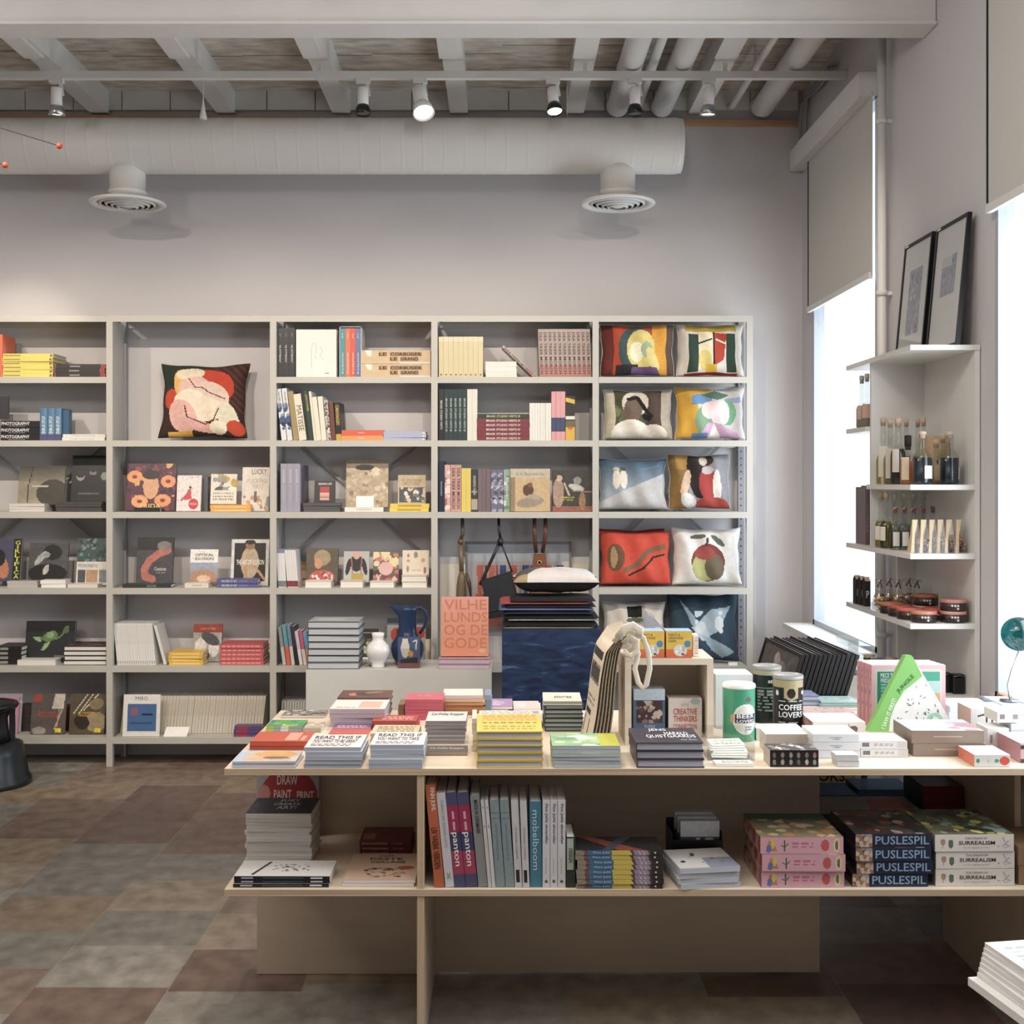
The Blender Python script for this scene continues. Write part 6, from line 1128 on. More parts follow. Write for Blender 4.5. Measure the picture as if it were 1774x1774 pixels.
sp = [ # (xl_bottom, xr_bottom, y_top, lean, colour, description, spine art, titles, depth)
 (753, 770.5, 1360, 16.5, '#c0603a', 'orange furniture monograph with white and black title', None, [('spine', 'FINN JUHL', .03, .3, .26, .85, '#efe3d8', 1), ('spine', 'LIV VAERK VERDEN', .42, .2, .82, .8, '#2c1c18', 1)], .2),
 (771.8, 787.5, 1374.5, 16.0, '#c6c8d0', 'white furniture book with a thin grey title', None, [('spine', 'FURNITURE DESIGN NOW', .08, .35, .58, .7, '#9a9ca4'), ('spine', 'x', .84, .3, .92, .7, '#888')], .19),
 (787.8, 807, 1374, 16.5, '#4a4a72', 'blue and magenta book, left of the two', 'pa', [('spine', 'panton', .42, .12, .78, .72, '#e6dfe6', 1)], .19),
 (807.3, 828, 1374, 16.5, '#4a4a72', 'blue and magenta book, right of the two', 'pa', [('spine', 'panton', .42, .12, .78, .72, '#e6dfe6', 1)], .19),
 (829, 845.5, 1379, 15, '#85888d', 'mid grey book with a dark title', None, [('spine', 'MADE IN DENMARK', .05, .35, .42, .75, '#2c2e34', 1)], .19),
 (846, 852.3, 1387, 13.5, '#c9cbd0', 'slim white booklet, left of the slim pair', 'sl', (), .18), (852.6, 859, 1387, 13, '#c9cbd0', 'slim white booklet, right of the slim pair', 'sl', (), .18),
 (859.4, 875.5, 1386.5, 11.5, '#7f9298', 'grey-blue linen book, left of the linen pair', 'bl', (), .18), (876, 892, 1386.5, 10.5, '#7f9298', 'grey-blue linen book, right of the linen pair', 'bl', (), .18),
 (892.5, 905.5, 1387, 7.5, '#c3c4cb', 'white cookery book with black badge, left of two', 'bd', [('spine', "THE DESIGNER'S COOKBOOK", .3, .35, .68, .62, '#6a6a72')], .18), (906, 918, 1388, 5.5, '#c3c4cb', 'white cookery book with black badge, right of two', 'bd', [('spine', "THE DESIGNER'S COOKBOOK", .3, .35, .68, .62, '#6a6a72')], .18),
 (918.8, 939.5, 1389, 1.5, '#3f7c98', 'wide teal furniture book with pale title', None, [('spine', 'mobelboom', .1, .25, .8, .75, '#b9d3da', 0)], .19),
 (940, 953, 1386.5, 0, '#c9cbd3', 'white watercolour book, left of three', 'fj', [('spine', 'Finn Juhls akvareller', .04, .3, .5, .75, '#3c3e46', 1)], .18), (953.4, 966, 1386.5, 0, '#c9cbd3', 'white watercolour book, middle of three', 'fj', [('spine', 'Finn Juhls akvareller', .04, .3, .5, .75, '#3c3e46', 1)], .18),
 (966.4, 980, 1386.5, 0, '#c9cbd3', 'white watercolour book, right of three', 'fj', [('spine', 'Finn Juhls akvareller', .04, .3, .5, .75, '#3c3e46', 1)], .18),
 (980.8, 997, 1450, 0, '#27392f', 'short dark green box book with a pale label', 'gr', [('spine', 'DESIGN', .22, .3, .5, .7, '#2f4038', 1)], .14)]
for (a, b, yt, ln, c, d, sa, ti, dp) in sp:
    A = {'pa': [('r', .14, 0, .42, 1, '#a02a50'), ('r', .42, 0, .62, 1, '#3c3c66'), ('r', .62, 0, .86, 1, '#a83a58'), ('t', .2, .3, .4, .7, 1, '#d0a0b0')], 'sl': [('e', .08, .5, .01, .2, 0, '#8d9098'), ('e', .3, .5, .015, .25, 0, '#8d9098'), ('r', .38, .4, .55, .55, '#a5a8ae')],
         'bl': [('r', .15, 0, .155, 1, '#5c6c72'), ('r', .21, 0, .215, 1, '#5c6c72'), ('r', .27, .4, .7, .6, '#6c7e84'), ('r', .77, 0, .775, 1, '#5c6c72'), ('n', .08)], 'bd': [('r', .8, .2, .95, .75, '#23242a')], 'fj': [('r', .66, .45, .85, .55, '#9a9ca4'), ('e', .93, .5, .02, .2, 0, '#555')], 'gr': [('r', .03, .15, .65, .85, '#a9b3a8')]}.get(sa, [])
    upright(d, a, b, yt, ZL, Y=3.375, lean=ln, depth=dp, cov=c, spine=art(11, 1, c, A, 110) if A else None, titles=ti)
ls_('furniture book with blue, yellow and lilac striped spine', 999, 1149, 1541, 1475, 8, .13, cov='#3a3634', pg='#b5aca4', jit=.003, hard=False, spine=art(18, 1, '#4a4440', [('r', 0, 0, .1, 1, '#8d8474'), ('p', [(.1, 1), (.16, 0), (.12, 0), (.08, 1)], '#8a4a48'), ('p', [(.15, 0), (.13, 1), (.4, 1), (.42, 0)], '#3c6c94'), ('p', [(.42, 0), (.41, 1), (.62, 1), (.66, 0)], '#cdb84c'), ('p', [(.68, 0), (.66, 1), (.83, 1), (.85, 0)], '#96869a'), ('l', [(.72, 1), (.75, 0)], .006, '#d9d0d9'), ('l', [(.77, 1), (.8, 0)], .006, '#d9d0d9'), ('r', .86, 0, 1, 1, '#33292c'), ('r', .91, .3, .93, .7, '#ddd')], 110), titles=[('spine', 'Finn Juhl', .2, .25, .39, .75, '#c9d9e6')], cover=art(1, 1.5, '#2a2a2c', [('p', [(0, .2), (0, .5), (1, .95), (1, .8)], '#8a4434'), ('p', [(0, .7), (1, .45), (1, .3), (0, .6)], '#444a58'), ('n', .1)], 40))
ls_('white paperback with tiny black insect doodles', 1178, 1286, 1544, 1506, 4, .17, yaw=.14, cov='#d3d4d6', hard=False, pose='fore', pg='#b5bcc6', jit=.006, cover=art(1, 1.3, '#d6d2cc', [('r', .5, .5, 1, 1, '#8d90a8'), ('blob', .1, .1, .9, .9, 9, .05, ['#2c2c30', '#8a4a4c', '#7d8a80'])], 60))
Yk = lY(1500)
t = thing('card_tray', 'black desk tray holding upright packs of cards', 'tray', (X(1163, Yk), Yk, ZL+.0004)); wk = X(1252, Yk)-X(1163, Yk)
for q in ((0, wk, 0, .004, 0, .075), (0, .004, .004, .116, 0, .095), (wk-.004, wk, .004, .116, 0, .095), (0, wk, .116, .12, 0, .11), (.004, wk-.004, .004, .116, 0, .004)): MB().use('black').box(*q).build('tray_wall', t)
for i in range(3):
    gbox('clear-wrapped card pack with rounded white top'+[', front one in the black tray', ', middle one in the black tray', ', rear one in the black tray'][i], 0, 0, 0, 0, Yk+.012+.033*i, .026, z=ZL+.005, x0=X(1180, Yk)-.004*i, w=.115, h=.125+.004*i, cols='#b9c0c6', mat_='gloss', front=art(1, 1, '#c9d0d6', [('r', 0, 0, 1, .62, '#4a5058'), ('blob', .05, 0, .95, .6, 14, .08, ['#8d949a', '#3a4048', '#b9bec2']), ('n', .08)], 40), name='card_pack', group='card packs in the black tray')
pk = art(5, 1, '#cf9aa8', [('p', [(.06, .1), (.1, .8), (.16, .7), (.2, .15)], '#b5785c'), ('e', .1, .3, .03, .25, 0, '#5a6cb0'), ('e', .15, .6, .02, .3, 0, '#d3b83c'), ('r', .28, .15, .3, .8, '#4a5c44'), ('l', [(.25, .5), (.29, .4), (.33, .6)], .012, '#4a5c44'), ('e', .78, .5, .05, .35, 0, '#c2524c'), ('e', .92, .5, .035, .42, 0, '#dcc98c'), ('e', .92, .5, .02, .3, 0, '#5c6c4c'), ('t', .38, .3, .64, .7, 2, '#b86a7c')], 110)
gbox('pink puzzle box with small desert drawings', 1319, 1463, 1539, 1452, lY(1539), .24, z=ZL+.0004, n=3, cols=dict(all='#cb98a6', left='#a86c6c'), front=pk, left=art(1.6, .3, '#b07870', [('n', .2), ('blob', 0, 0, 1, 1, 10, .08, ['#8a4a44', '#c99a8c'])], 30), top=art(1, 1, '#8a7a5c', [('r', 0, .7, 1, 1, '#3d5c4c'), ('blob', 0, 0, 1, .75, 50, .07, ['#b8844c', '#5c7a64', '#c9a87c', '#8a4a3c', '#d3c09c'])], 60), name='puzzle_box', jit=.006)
pu = art(5, 1, '#1d2740', [('r', 0, 0, .22, 1, '#8c6c58'), ('blob', .0, 0, .22, 1, 18, .03, ['#c9a890', '#5c3c34', '#8a8c94'])], 100)
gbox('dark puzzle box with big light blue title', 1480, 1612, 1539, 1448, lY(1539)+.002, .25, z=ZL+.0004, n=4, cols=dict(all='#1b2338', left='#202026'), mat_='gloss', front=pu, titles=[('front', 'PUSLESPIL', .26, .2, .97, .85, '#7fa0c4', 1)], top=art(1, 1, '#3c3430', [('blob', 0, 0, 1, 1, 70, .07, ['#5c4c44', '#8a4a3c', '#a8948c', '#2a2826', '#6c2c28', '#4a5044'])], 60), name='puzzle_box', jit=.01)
su = art(4.5, 1, '#d6d0c6', [('e', .1, .55, .03, .2, 0, '#a8846c'), ('r', .095, .2, .105, .5, '#a89080'), ('e', .2, .45, .035, .25, 0, '#5c6c5c'), ('l', [(.86, .8), (.9, .4), (.95, .3), (.88, .2)], .012, '#9a94a8'), ('l', [(.86, .3), (.93, .6)], .012, '#9a94a8'), ('e', .8, .3, .008, .04, 0, '#555')], 100)
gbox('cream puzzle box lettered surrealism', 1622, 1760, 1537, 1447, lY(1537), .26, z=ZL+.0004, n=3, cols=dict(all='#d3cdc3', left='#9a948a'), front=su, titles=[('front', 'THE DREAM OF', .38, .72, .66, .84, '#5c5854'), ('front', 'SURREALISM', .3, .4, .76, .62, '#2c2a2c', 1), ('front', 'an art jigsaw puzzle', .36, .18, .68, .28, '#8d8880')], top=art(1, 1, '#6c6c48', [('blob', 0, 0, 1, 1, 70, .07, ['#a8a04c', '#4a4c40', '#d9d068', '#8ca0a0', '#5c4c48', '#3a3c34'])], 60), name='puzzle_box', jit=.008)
gbox('brown cardboard box cut by the right picture edge', 1766, 1830, 1534, 1468, lY(1534), .2, z=ZL+.0004, n=2, cols='#8a6c50', name='puzzle_box')
# things seen through the gap, on the rear table's lower shelf
gbox('large blue-grey cloth covered box on the rear lower shelf', 0, 0, 0, 0, 4.26, .17, z=ZL+.0004, x0=1.05, w=.20, h=.030, cols=dict(all='#4a5f7c', top='#3f587c'), name='storage_box')
gbox('blue cloth box beside the larger one, rear shelf', 0, 0, 0, 0, 4.28, .16, z=ZL+.0004, x0=1.258, w=.19, h=.044, cols=dict(all='#3c5474', top='#41597a'), name='storage_box')
gbox('blurred red and grey picture box behind the puzzle boxes', 0, 0, 0, 0, 3.96, .22, z=ZL+.0004, x0=1.045, w=.34, h=.045, cols='#5c6470', front=art(5, 1, '#4c5058', [('n', .1)], 20), top=art(1.4, 1, '#8d949c', [('p', [(.5, .2), (.6, .9), (.9, .9), (.95, .3)], '#b84a40'), ('r', .4, 0, .7, .25, '#6a6c70'), ('n', .15)], 50), name='storage_box')
gbox('black and red gift box on the rear shelf', 0, 0, 0, 0, 4.0, .2, z=ZL+.0004, x0=1.392, w=.13, h=.125, n=2, cols=dict(all='#1f1b1d', front='#8c2c2a', top='#2c282a'), name='gift_box')
t = thing('tote_bag', 'tan tote lettered with bold black capitals under the table', 'bag', (1.07, 4.47, ZL+.003), (-.08, 0, 0))
MB().use('cloth').box(0, .22, 0, .03, 0, .285, '#c9aa80').build('bag_body', t); MB().use('matte').text('BOOKS', (.025, -.0004, .022), (.17, 0, 0), (0, 0, .042), '#1c1a18', 1).build('title', t)
for i in range(3):
    book_obj('tan and white book standing on the rear shelf, '+['first', 'second', 'third', 'fourth'][i]+' from the tote', (1.31+.026*i, 4.50+.01*i, ZL+.0006), (0, 0, 0), Lh=.26-.01*i, B=.14, T=.022, pose='up', cov=['#c9b594', '#3a3430', '#d3cab8', '#b09c7c'][i], group='books standing on the rear shelf')
# ---------------------------------------------------------------- goods on the grey plinth and navy pedestal
zp = ZP+.0004
stack('thick grey catalogue in the tall plinth pile', 533, 622, 1158, 1076, YP+.012, 7, .23, z=zp, pose='tail', cov='#3c4048', pg='#b9bec6', jit=.003, back='#2c3036', cover=art(1, 1.3, '#a9adb5', [('e', .4, .5, .3, .2, 0, '#c9ccd2'), ('n', .05)], 30), group='catalogues piled on the plinth')
s6 = F/6.42
t = thing('vase', 'round white porcelain vase with a squat neck', 'vase', (X(655, 6.44), 6.44, zp))
MB().use('ceram').lathe([(0, .001), (.034, 0), (.035, .012), (.033, .022), (.05, .045), (.064, .075), (.065, .095), (.055, .12), (.036, .138), (.029, .146), (.031, .165), (.034, .182), (.031, .183), (.027, .165), (.024, .15), (0, .145)], '#e6e6e8', 36).build('vase_body', t)
t = thing('jug', 'tall navy blue jug with a looped handle', 'jug', (X(706, 6.545), 6.545, zp)); hj = Z(1052, 6.52)-ZP
mb = MB().use('ceram'); prof = [(0, .001), (.05, 0), (.064, .01), (.086, .05), (.092, .085), (.086, .115), (.066, .145), (.052, .17), (.048, .2), (.05, hj-.05), (.056, hj-.02), (.06, hj), (.056, hj), (.046, hj-.04), (.044, .19), (0, .17)]
mb.lathe(prof, '#273c62', 40)
for k in range(len(mb.v)):
    x, y, z = mb.v[k]
    if z > hj-.07 and x < -.02: f = ((z-(hj-.07))/.07)**2; mb.v[k] = (x-f*.045*(1-abs(y)/.08), y*(1-.35*f), z+.006*f)
mb.build('jug_body', t)
MB().use('ceram').tube([(.046, 0, hj-.012), (.075, 0, hj-.006), (.098, 0, hj-.028), (.104, 0, hj-.065), (.09, 0, hj-.11), (.066, 0, hj-.145)], .0085, '#273c62', 14).build('handle', t)
Yd = 6.40; t = thing('card_holder', 'clear acrylic holder with a still-life postcard', 'holder', (X(688, Yd), Yd, zp), (-.05, 0, 0)); wd_ = X(728, Yd)-X(688, Yd)
mb = MB().use('acrylic'); mb.box(0, wd_, 0, .002, 0, .105).box(0, wd_, .03, .032, 0, .2).box(0, wd_, .002, .03, 0, .002); mb.build('holder_shell', t)
MB().use('gloss').box(.003, wd_-.003, .012, .016, .003, .165, '#4a5a80').plane_art((.003, .0115, .003), (wd_-.006, 0, 0), (0, 0, .162), art(1, 1.35, '#51608a', [('e', .33, .62, .2, .3, 0, '#d9d3ce'), ('r', .2, .8, .45, .95, '#e0dcd6'), ('e', .58, .45, .13, .1, 0, '#dc9a4a'), ('l', [(.7, .85), (.85, .9), (.82, .6)], .05, '#e3e0dc'), ('p', [(.1, .1), (.1, .25), (.9, .35), (.9, .1)], '#3a3440'), ('r', 0, 0, 1, .14, '#8c5a5c'), ('n', .04)], 40)).build('postcard', t)
stack('lilac book lying below the salmon cover', 759, 848, 1157, 1139, 6.375, 2, .2, z=zp, pose='tail', cov='#b893a4', pg='#c9b9c9', jit=.003)
facing('salmon book with huge tone-on-tone capitals', 764, 846, 1038, 1140, Y=6.43, z=ZP+.056, lean=7, T=.035, cov='#e39478', cover=art(1, 1.25, '#e2937a', [('g', 0, 1, '#e48f6c', '#e09a90'), ('e', .87, .1, .07, .04, 0, '#dcb48c')], 40), titles=[('cover', 'VILHE', .06, .78, .96, .95, '#d07a58', 1), ('cover', 'LUNDS', .06, .57, .98, .74, '#d07a58', 1), ('cover', 'OG DE', .06, .35, .98, .53, '#d07a58', 1), ('cover', 'GODE', .06, .13, .96, .31, '#d07a58', 1)])
# folded bags on the navy pedestal
Yv = YN+.03; xz = X(955, YN)
cols_ = [('#a89a70', 'sand'), ('#16171c', 'black'), ('#d6d3cc', 'white edged'), ('#15161a', 'jet black'), ('#22283c', 'dark navy'), ('#6673a0', 'slate blue'), ('#1c1a24', 'charcoal'), ('#a8484c', 'brick red'), ('#1d1b1c', 'soft black')]
zc_ = zN+.001
for i, (c, nm) in enumerate(cols_):
    h = [.008, .024, .007, .018, .016, .012, .012, .010, .014][i]; m = MB().use('cloth'); wv = .21+(.012 if i % 2 else 0)-(.01 if i > 6 else 0); dx = [-.008, .0, .012, .004, -.012, -.02, .0, -.026, .01][i]
    def PF(u, v, top): 
        a = 2*u-1; x = a*wv+dx; y = .30*v; e = (1-a**8)*(1-(2*v-1)**8); z = (h if top else 0)*max(e, 0)**.3*(1+.12*math.sin(8*u+i)*(1 if top else 0))
        return (x, y, z+.004*math.sin(5*u+.8*i)*0)
    A = art(1.4, 1, c, [('n', .06)], 24, i)
    m.grid(lambda u, v: PF(u, v, True), A, smooth=True); m.grid(lambda u, v: PF(u, v, False), art(1, 1, c, n=6), flip=True)
    t = m.build('folded_tote', None, (xz, Yv, zc_), label=nm+' folded cloth bag in the pile on the navy pedestal'+('' if 0 < i < 8 else (', topmost' if i else ', lowest')), cat='bag', group='folded bags on the navy pedestal')
    zc_ += h+.0022
cw = cushion('white and grey cushion lying flat on the folded bags', 888, 1042, 1000, 1118, 5.62, art(1, 1, '#d8d2d0', [('p', [(0, 0), (.0, .8), (.25, 1), (.42, 1), (.3, .5), (.16, .12)], '#5a5658'), ('r', 0, 0, .16, .14, '#a8946c'), ('blob', .3, .1, 1, 1, 14, .09, ['#cbd0da', '#e0d6d6', '#b9c6d3']), ('n', .04)], 60), '#23201f', z=zc_+.05, T=.11, seed=31, wob=.35, flat=True, lean=0, group=None)
cw.location = (X(965, 5.62), 5.64+.02, zc_+.066)
# ---------------------------------------------------------------- step stool, mobile, front book pile
Ys = 6.36; t = thing('step_stool', 'round black plastic step stool by the shelving', 'stool', (X(-22, Ys), Ys, 0))
MB().use('plastic').lathe([(.215, .0), (.222, .012), (.218, .03), (.205, .05), (.185, .16), (.175, .21), (.15, .222), (.12, .222)], '#20262c', 44).build('base_skirt', t)
mb = MB().use('plastic'); mb.lathe([(.118, .2225), (.105, .28), (.10, .34), (.115, .385), (.14, .395)], '#1b2026', 44)
for k in range(5):
    a = 2*PI*k/5+.3; mb.bar((.122*math.cos(a), .122*math.sin(a), .223), (.122*math.cos(a), .122*math.sin(a), .39), .012, .03, '#262c33', up=(math.cos(a), math.sin(a), 0))
mb.build('column', t)
MB().use('plastic').lathe([(.10, .396), (.148, .398), (.155, .41), (.15, .425), (.13, .43), (.125, .426), (0, .426)], '#15181b', 44).build('seat', t)
Ym = 4.6; t = thing('hanging_mobile', 'wire mobile with red wooden balls in the upper left corner', 'mobile', (X(-160, Ym), Ym, HC-.14))
mo = Vector((X(-160, Ym), Ym, HC-.14))
def mp(px, py): return Vector((X(px, Ym), Ym, Z(py, Ym)))-mo
mb = MB().use('black'); mb.tube([(0, 0, 0), mp(-160, 190)], .0008, n=5); mb.tube([mp(-220, 178), mp(-60, 203), mp(103, 253)], .0013, n=6); mb.tube([mp(-220, 178), mp(-215, 250)], .0008, n=5)
mb.tube([mp(-160, 230), mp(-80, 262), mp(9, 286)], .0013, n=6); mb.tube([mp(-160, 190), mp(-160, 230)], .0008, n=5); mb.build('wire', t)
for q in (mp(103, 253), mp(9, 286), mp(-215, 253)):
    m = MB().use('plastic'); m.lathe([(.0118*math.sin(PI*k/10), -.0118*math.cos(PI*k/10)) for k in range(11)], '#c9402c', 18, mtx=Matrix.Translation(q)); m.build('ball', t)
t = thing('low_bench', 'low white bench under the white paperbacks, mostly out of frame', 'bench', (1.09, 2.10, 0), (0, 0, 0))
MB().use('wpaint').box(0, .38, 0, .44, .475, .505).build('bench_top', t)
for q in ((.02, .02), (.33, .02), (.02, .38), (.33, .38)): MB().use('wpaint').box(q[0], q[0]+.03, q[1], q[1]+.03, 0, .475).build('leg', t)
zz = .5054
for i in range(8):
    T_ = .018 if i == 0 else .0095; th_ = .17+.02*math.sin(i*2.3); bx, by = (.999, 2.60) if i == 0 else (1.016+.0035*i, 2.60+.002*i); D_ = .30
    book_obj('white paperback fanned in the corner pile'+from_top(i, 8), (bx+math.sin(th_)*D_, by-math.cos(th_)*D_, zz), (0, 0, th_), Lh=D_, B=.24, T=T_*.97, pose='tail', cov='#dcdcdc', hard=False, pg='#cfc6b8', group='white paperbacks in the corner pile', cover=art(1, 1.2, '#e6eaec', [('t', .1, .5, .8, .9, 6, '#a9b5b8')], 40) if i == 7 else None)
    zz += T_+.0003
# ---------------------------------------------------------------- laminate shelf tower against the right wall
TX0, TX1, TY0, TYM, TY1 = 1.487, 1.742, 4.42, 4.95, 5.24
t = thing('shelf_tower', 'white laminate shelf tower against the right wall', 'shelving', (TX0, TY0, 0))
def TW(mb, name):
    mb.xform(Matrix.Translation((-TX0, -TY0, 0))); return mb.build(name, t)
TH2 = .019
TZ = dict(top=2.085, b=1.575, c=1.323, d=1.068, e=.797)
TW(MB().use('tower').box(TX1-.018, TX1, TY0, TY1, .0, TZ['top']-TH2), 'back_panel')
TW(MB().use('tower').box(TX0+.02, TX1-.018, TYM, TYM+.018, TZ['c'], TZ['top']-TH2), 'divider_panel')
TW(MB().use('tower').box(TX0+.16, TX1-.018, TYM+.1, TYM+.118, .5, TZ['c']-TH2), 'divider_panel')
for k, z in list(TZ.items())+[('f', .53)]:
    y1 = TYM if k == 'b' else TY1
    TW(MB().use('tower').box(TX0, TX1-(0 if k == 'top' else .018), TY0-.004, y1, z-TH2, z), 'shelf')
TW(MB().use('tower').box(TX0, TX1-.018, TYM+.018, TY1, 1.812-TH2, 1.812), 'shelf')
# framed prints leaning on the top
for i, (ya, yb_, zt, lab) in enumerate(((4.44, 4.765, 2.575, 'black framed print with a grey landscape block, nearer one'), (4.81, 5.14, 2.58, 'black framed print with a tall grey picture, further one'))):
    wf = yb_-ya; hf = zt-TZ['top']; th = math.atan2(.045, hf)
    r = thing('framed_print', lab, 'picture', (1.662, ya, TZ['top']+.001), (0, th, 0), 'framed prints on the shelf tower')
    hf = hf/math.cos(th); b = .013
    MB().use('black').box(0, .016, 0, b, 0, hf).box(0, .016, wf-b, wf, 0, hf).box(0, .016, b, wf-b, 0, b).box(0, .016, b, wf-b, hf-b, hf).build('frame', r)
    ops = [('r', .25, .42, .75, .74, '#9c98a0'), ('blob', .25, .42, .75, .74, 40, .03, ['#8c8890', '#b0acb4', '#7c7880']), ('r', .25, .66, .6, .74, '#c6c1ba')] if i == 0 else [('r', .25, .2, .75, .78, '#9c98a0'), ('blob', .25, .2, .75, .78, 50, .04, ['#8c8890', '#b3afb6', '#7c7880', '#c6c2c4'])]
    MB().use('print').box(.006, .012, b, wf-b, b, hf-b, '#d9d3ca').plane_art((.0055, wf-b, b), (0, -(wf-2*b), 0), (0, 0, hf-2*b), art(.62, 1, '#d9d2c8', ops, 44)).build('print', r)
    MB().use('pane').box(.003, .004, b, wf-b, b, hf-b).build('glazing', r)
    MB().use('matte').box(-.0006, 0, wf-.05, wf-.012, hf-.010, hf-.003, '#d8d8d4').build('corner_label', r)
# bottles
def bottle(lab, px, Y, z, r, h, kind='wine', liq='#14161c', fill=.62, labc='#d8d0c4', la=-.3, lw=1.2, lz=(.16, .5), cap='#c9a98c', caph=.02, neck=None, group='bottles on the shelf tower', mt='plastic'):
    x = X(px, Y); t = thing('bottle', lab, 'bottle', (x, Y, z+.0004), (0, 0, 0), group)
    n = neck or r*.36; hs = h*fill
    if kind == 'wine': pr = [(0, .002), (r*.9, 0), (r, .006), (r, hs*.72), (r*.96, hs*.82), (r*.78, hs*.93), (n*1.2, hs*1.04), (n, hs*1.1), (n, h-.012), (n*1.25, h-.010), (n*1.25, h)]
    else: pr = [(0, .002), (r*.92, 0), (r, .006), (r, hs*.86), (r*.8, hs), (n*1.1, hs*1.16), (n, hs*1.2), (n, h-.01), (n*1.2, h-.008), (n*1.2, h)]
    MB().use('glass').lathe(pr, '#fff', 24).build('glass_body', t)
    q = [(max(a-.0018, 0), b+.0015) for a, b in pr if b <= hs*(1.0 if kind == 'wine' else .95)]; q[0] = (0, .003)
    m = MB().use(mt).lathe(q+[(0, q[-1][1]+.0005)], liq, 24); m.build('liquid', t)
    MB().use('matte').lathe([(n*.9, h-.012), (n*.95, h+.001), (n*1.15, h+.002), (n*1.15, h+caph), (n*.4, h+caph+.002), (0, h+caph+.002)], cap, 16).build('stopper', t)
    if labc:
        m = MB().use('matte'); z0, z1 = h*lz[0], h*lz[1]; K = 8
        for k in range(K):
            a0 = la+lw*k/K; a1 = la+lw*(k+1)/K; rr = r+.0006
            m.poly([(rr*math.sin(a0), -rr*math.cos(a0), z0), (rr*math.sin(a1), -rr*math.cos(a1), z0), (rr*math.sin(a1), -rr*math.cos(a1), z1), (rr*math.sin(a0), -rr*math.cos(a0), z1)], labc)
        m.build('paper_label', t)
    return t
zb = TZ['b']
bottle('tall clear bottle with cream label, leftmost on its shelf', 1530, 4.84, zb, .028, .245, 'wine', '#3a3c34', .5, '#d9d2c2', -1.0, 1.3, (.12, .62), mt='amber' if 0 else 'gold')
bottle('clear bottle of pale oil beside the cream labelled one', 1542, 4.75, zb, .026, .235, 'wine', '#b5ae80', .52, '#cfc6b4', -1.0, 1.0, (.1, .6), mt='gold')
bottle('near-black wine bottle with narrow neck', 1556, 4.67, zb, .030, .235, 'wine', '#1c1216', .62, '#d8d0c4', -1.1, .9, (.2, .58))
bottle('squat bottle of orange liqueur with black stopper', 1573, 4.56, zb, .030, .142, 'dome', '#b3653c', .75, '#e0c8ac', -1.2, 1.0, (.12, .72), '#14120f', .042, .011)
bottle('dark blue dome bottle with square white label', 1598, 4.47, zb, .034, .183, 'dome', '#12202e', .62, '#cfd4dc', -.1, 1.2, (.12, .38), '#c9b09a', .012)
bottle('dark blue dome bottle at the right shelf end', 1645, 4.50, zb, .034, .183, 'dome', '#12202e', .62, '#c9c4c4', .75, .7, (.1, .36), '#c9b09a', .012)
bottle('clear bottle of amber spirit behind the blue ones', 1622, 4.60, zb, .024, .150, 'dome', '#a88c6c', .6, '#c9a98c', -.6, 1.0, (.1, .5))
bottle('dark bottle with pink label before the right one', 1628, 4.62, zb, .024, .17, 'dome', '#1c181c', .62, '#cdb3b0', -1.0, 1.0, (.12, .55)).location.x += .012
for i, (px, yy) in enumerate(((1570, 4.80), (1590, 4.82), (1600, 4.76))):
    bottle('slender clear bottle at the back of the bottle shelf, '+['left', 'middle', 'right'][i]+' of three', px, yy, zb, .022, .24, 'wine', '#9a9488', .5, None)
gbox('round topped kraft box behind the blue bottles', 0, 0, 0, 0, 4.66, .08, z=zb+.0004, x0=X(1604, 4.68), w=.085, h=.19, cols='#c9a980', name='kraft_box')
o = MB().use('matte').box(0, .03, 0, .002, 0, .028, '#d8cfc0').build('price_card', None, (X(1530, 4.80)-.01, 4.79, zb+.0006), label='small slanted cream tag at the bottle shelf corner', cat='card')
# rear bay above: two bottles with pink labels, two dark books
for i, (px, yy) in enumerate(((1493, 5.12), (1502, 5.02))):
    bottle(['clear slim bottle with pink label against the window, left one', 'clear slim bottle with pink label against the window, right one'][i], px, yy, 1.812, .024, .20, 'wine', '#8a8474', .5, '#c9a090', -1.2, 2.4, (.18, .46), cap='#b8b4ae')
for i in range(2):
    x = X(1497+i*7, 5.08); book_obj(['grey-red tall book at the window side of the tower', 'dark red tall book next to the grey-red one'][i], (x, 5.06-.02*i, TZ['c']+.0006), (0, 0, 0), Lh=.24+.006*i, B=.14, T=.016, pose='up', cov=['#6a5a60', '#4a2226'][i], titles=[('spine', 'COFFEE', .3, .3, .8, .7, '#a8989a')])
# shelf c: clear and swing-top bottles, kraft bags
zc2 = TZ['c']
for i in range(2):
    bottle('slim bottle of golden liquor, '+['left', 'right'][i]+' one below the wine shelf', 1526+i*9, 4.87-.07*i, zc2, .024, .202, 'wine', '#c2ac50', .55, '#e6e0d0', -1.4, 1.0, (.15, .42), mt='gold', group='golden liquor bottles')
for i in range(4):
    bottle('plain clear bottle behind the swing-top ones, '+['first', 'second', 'third', 'fourth'][i]+' from left', 1549+i*17, 4.82, zc2, .022, .20, 'wine', '#b9b6ac', .5, None, mt='glass', cap='#bdbab4', group='plain clear bottles')
for i in range(5):
    tt_ = bottle('small swing-top bottle, '+['first', 'second', 'third', 'fourth', 'fifth'][i]+' from left', 1551+i*16.2, 4.67, zc2, .021, .155, 'wine', '#b5b0a4', .5, '#d8d4cc' if i < 2 else None, -.7, 1.2, (.1, .45), mt='glass', cap='#8c4a40', caph=.012, group='swing-top bottles')
    MB().use('metal').tube([(-.012, 0, .135), (-.014, 0, .15), (0, -.01, .168), (.014, 0, .15), (.012, 0, .135)], .0012, '#b5b8bc', 6).build('wire_bail', tt_)
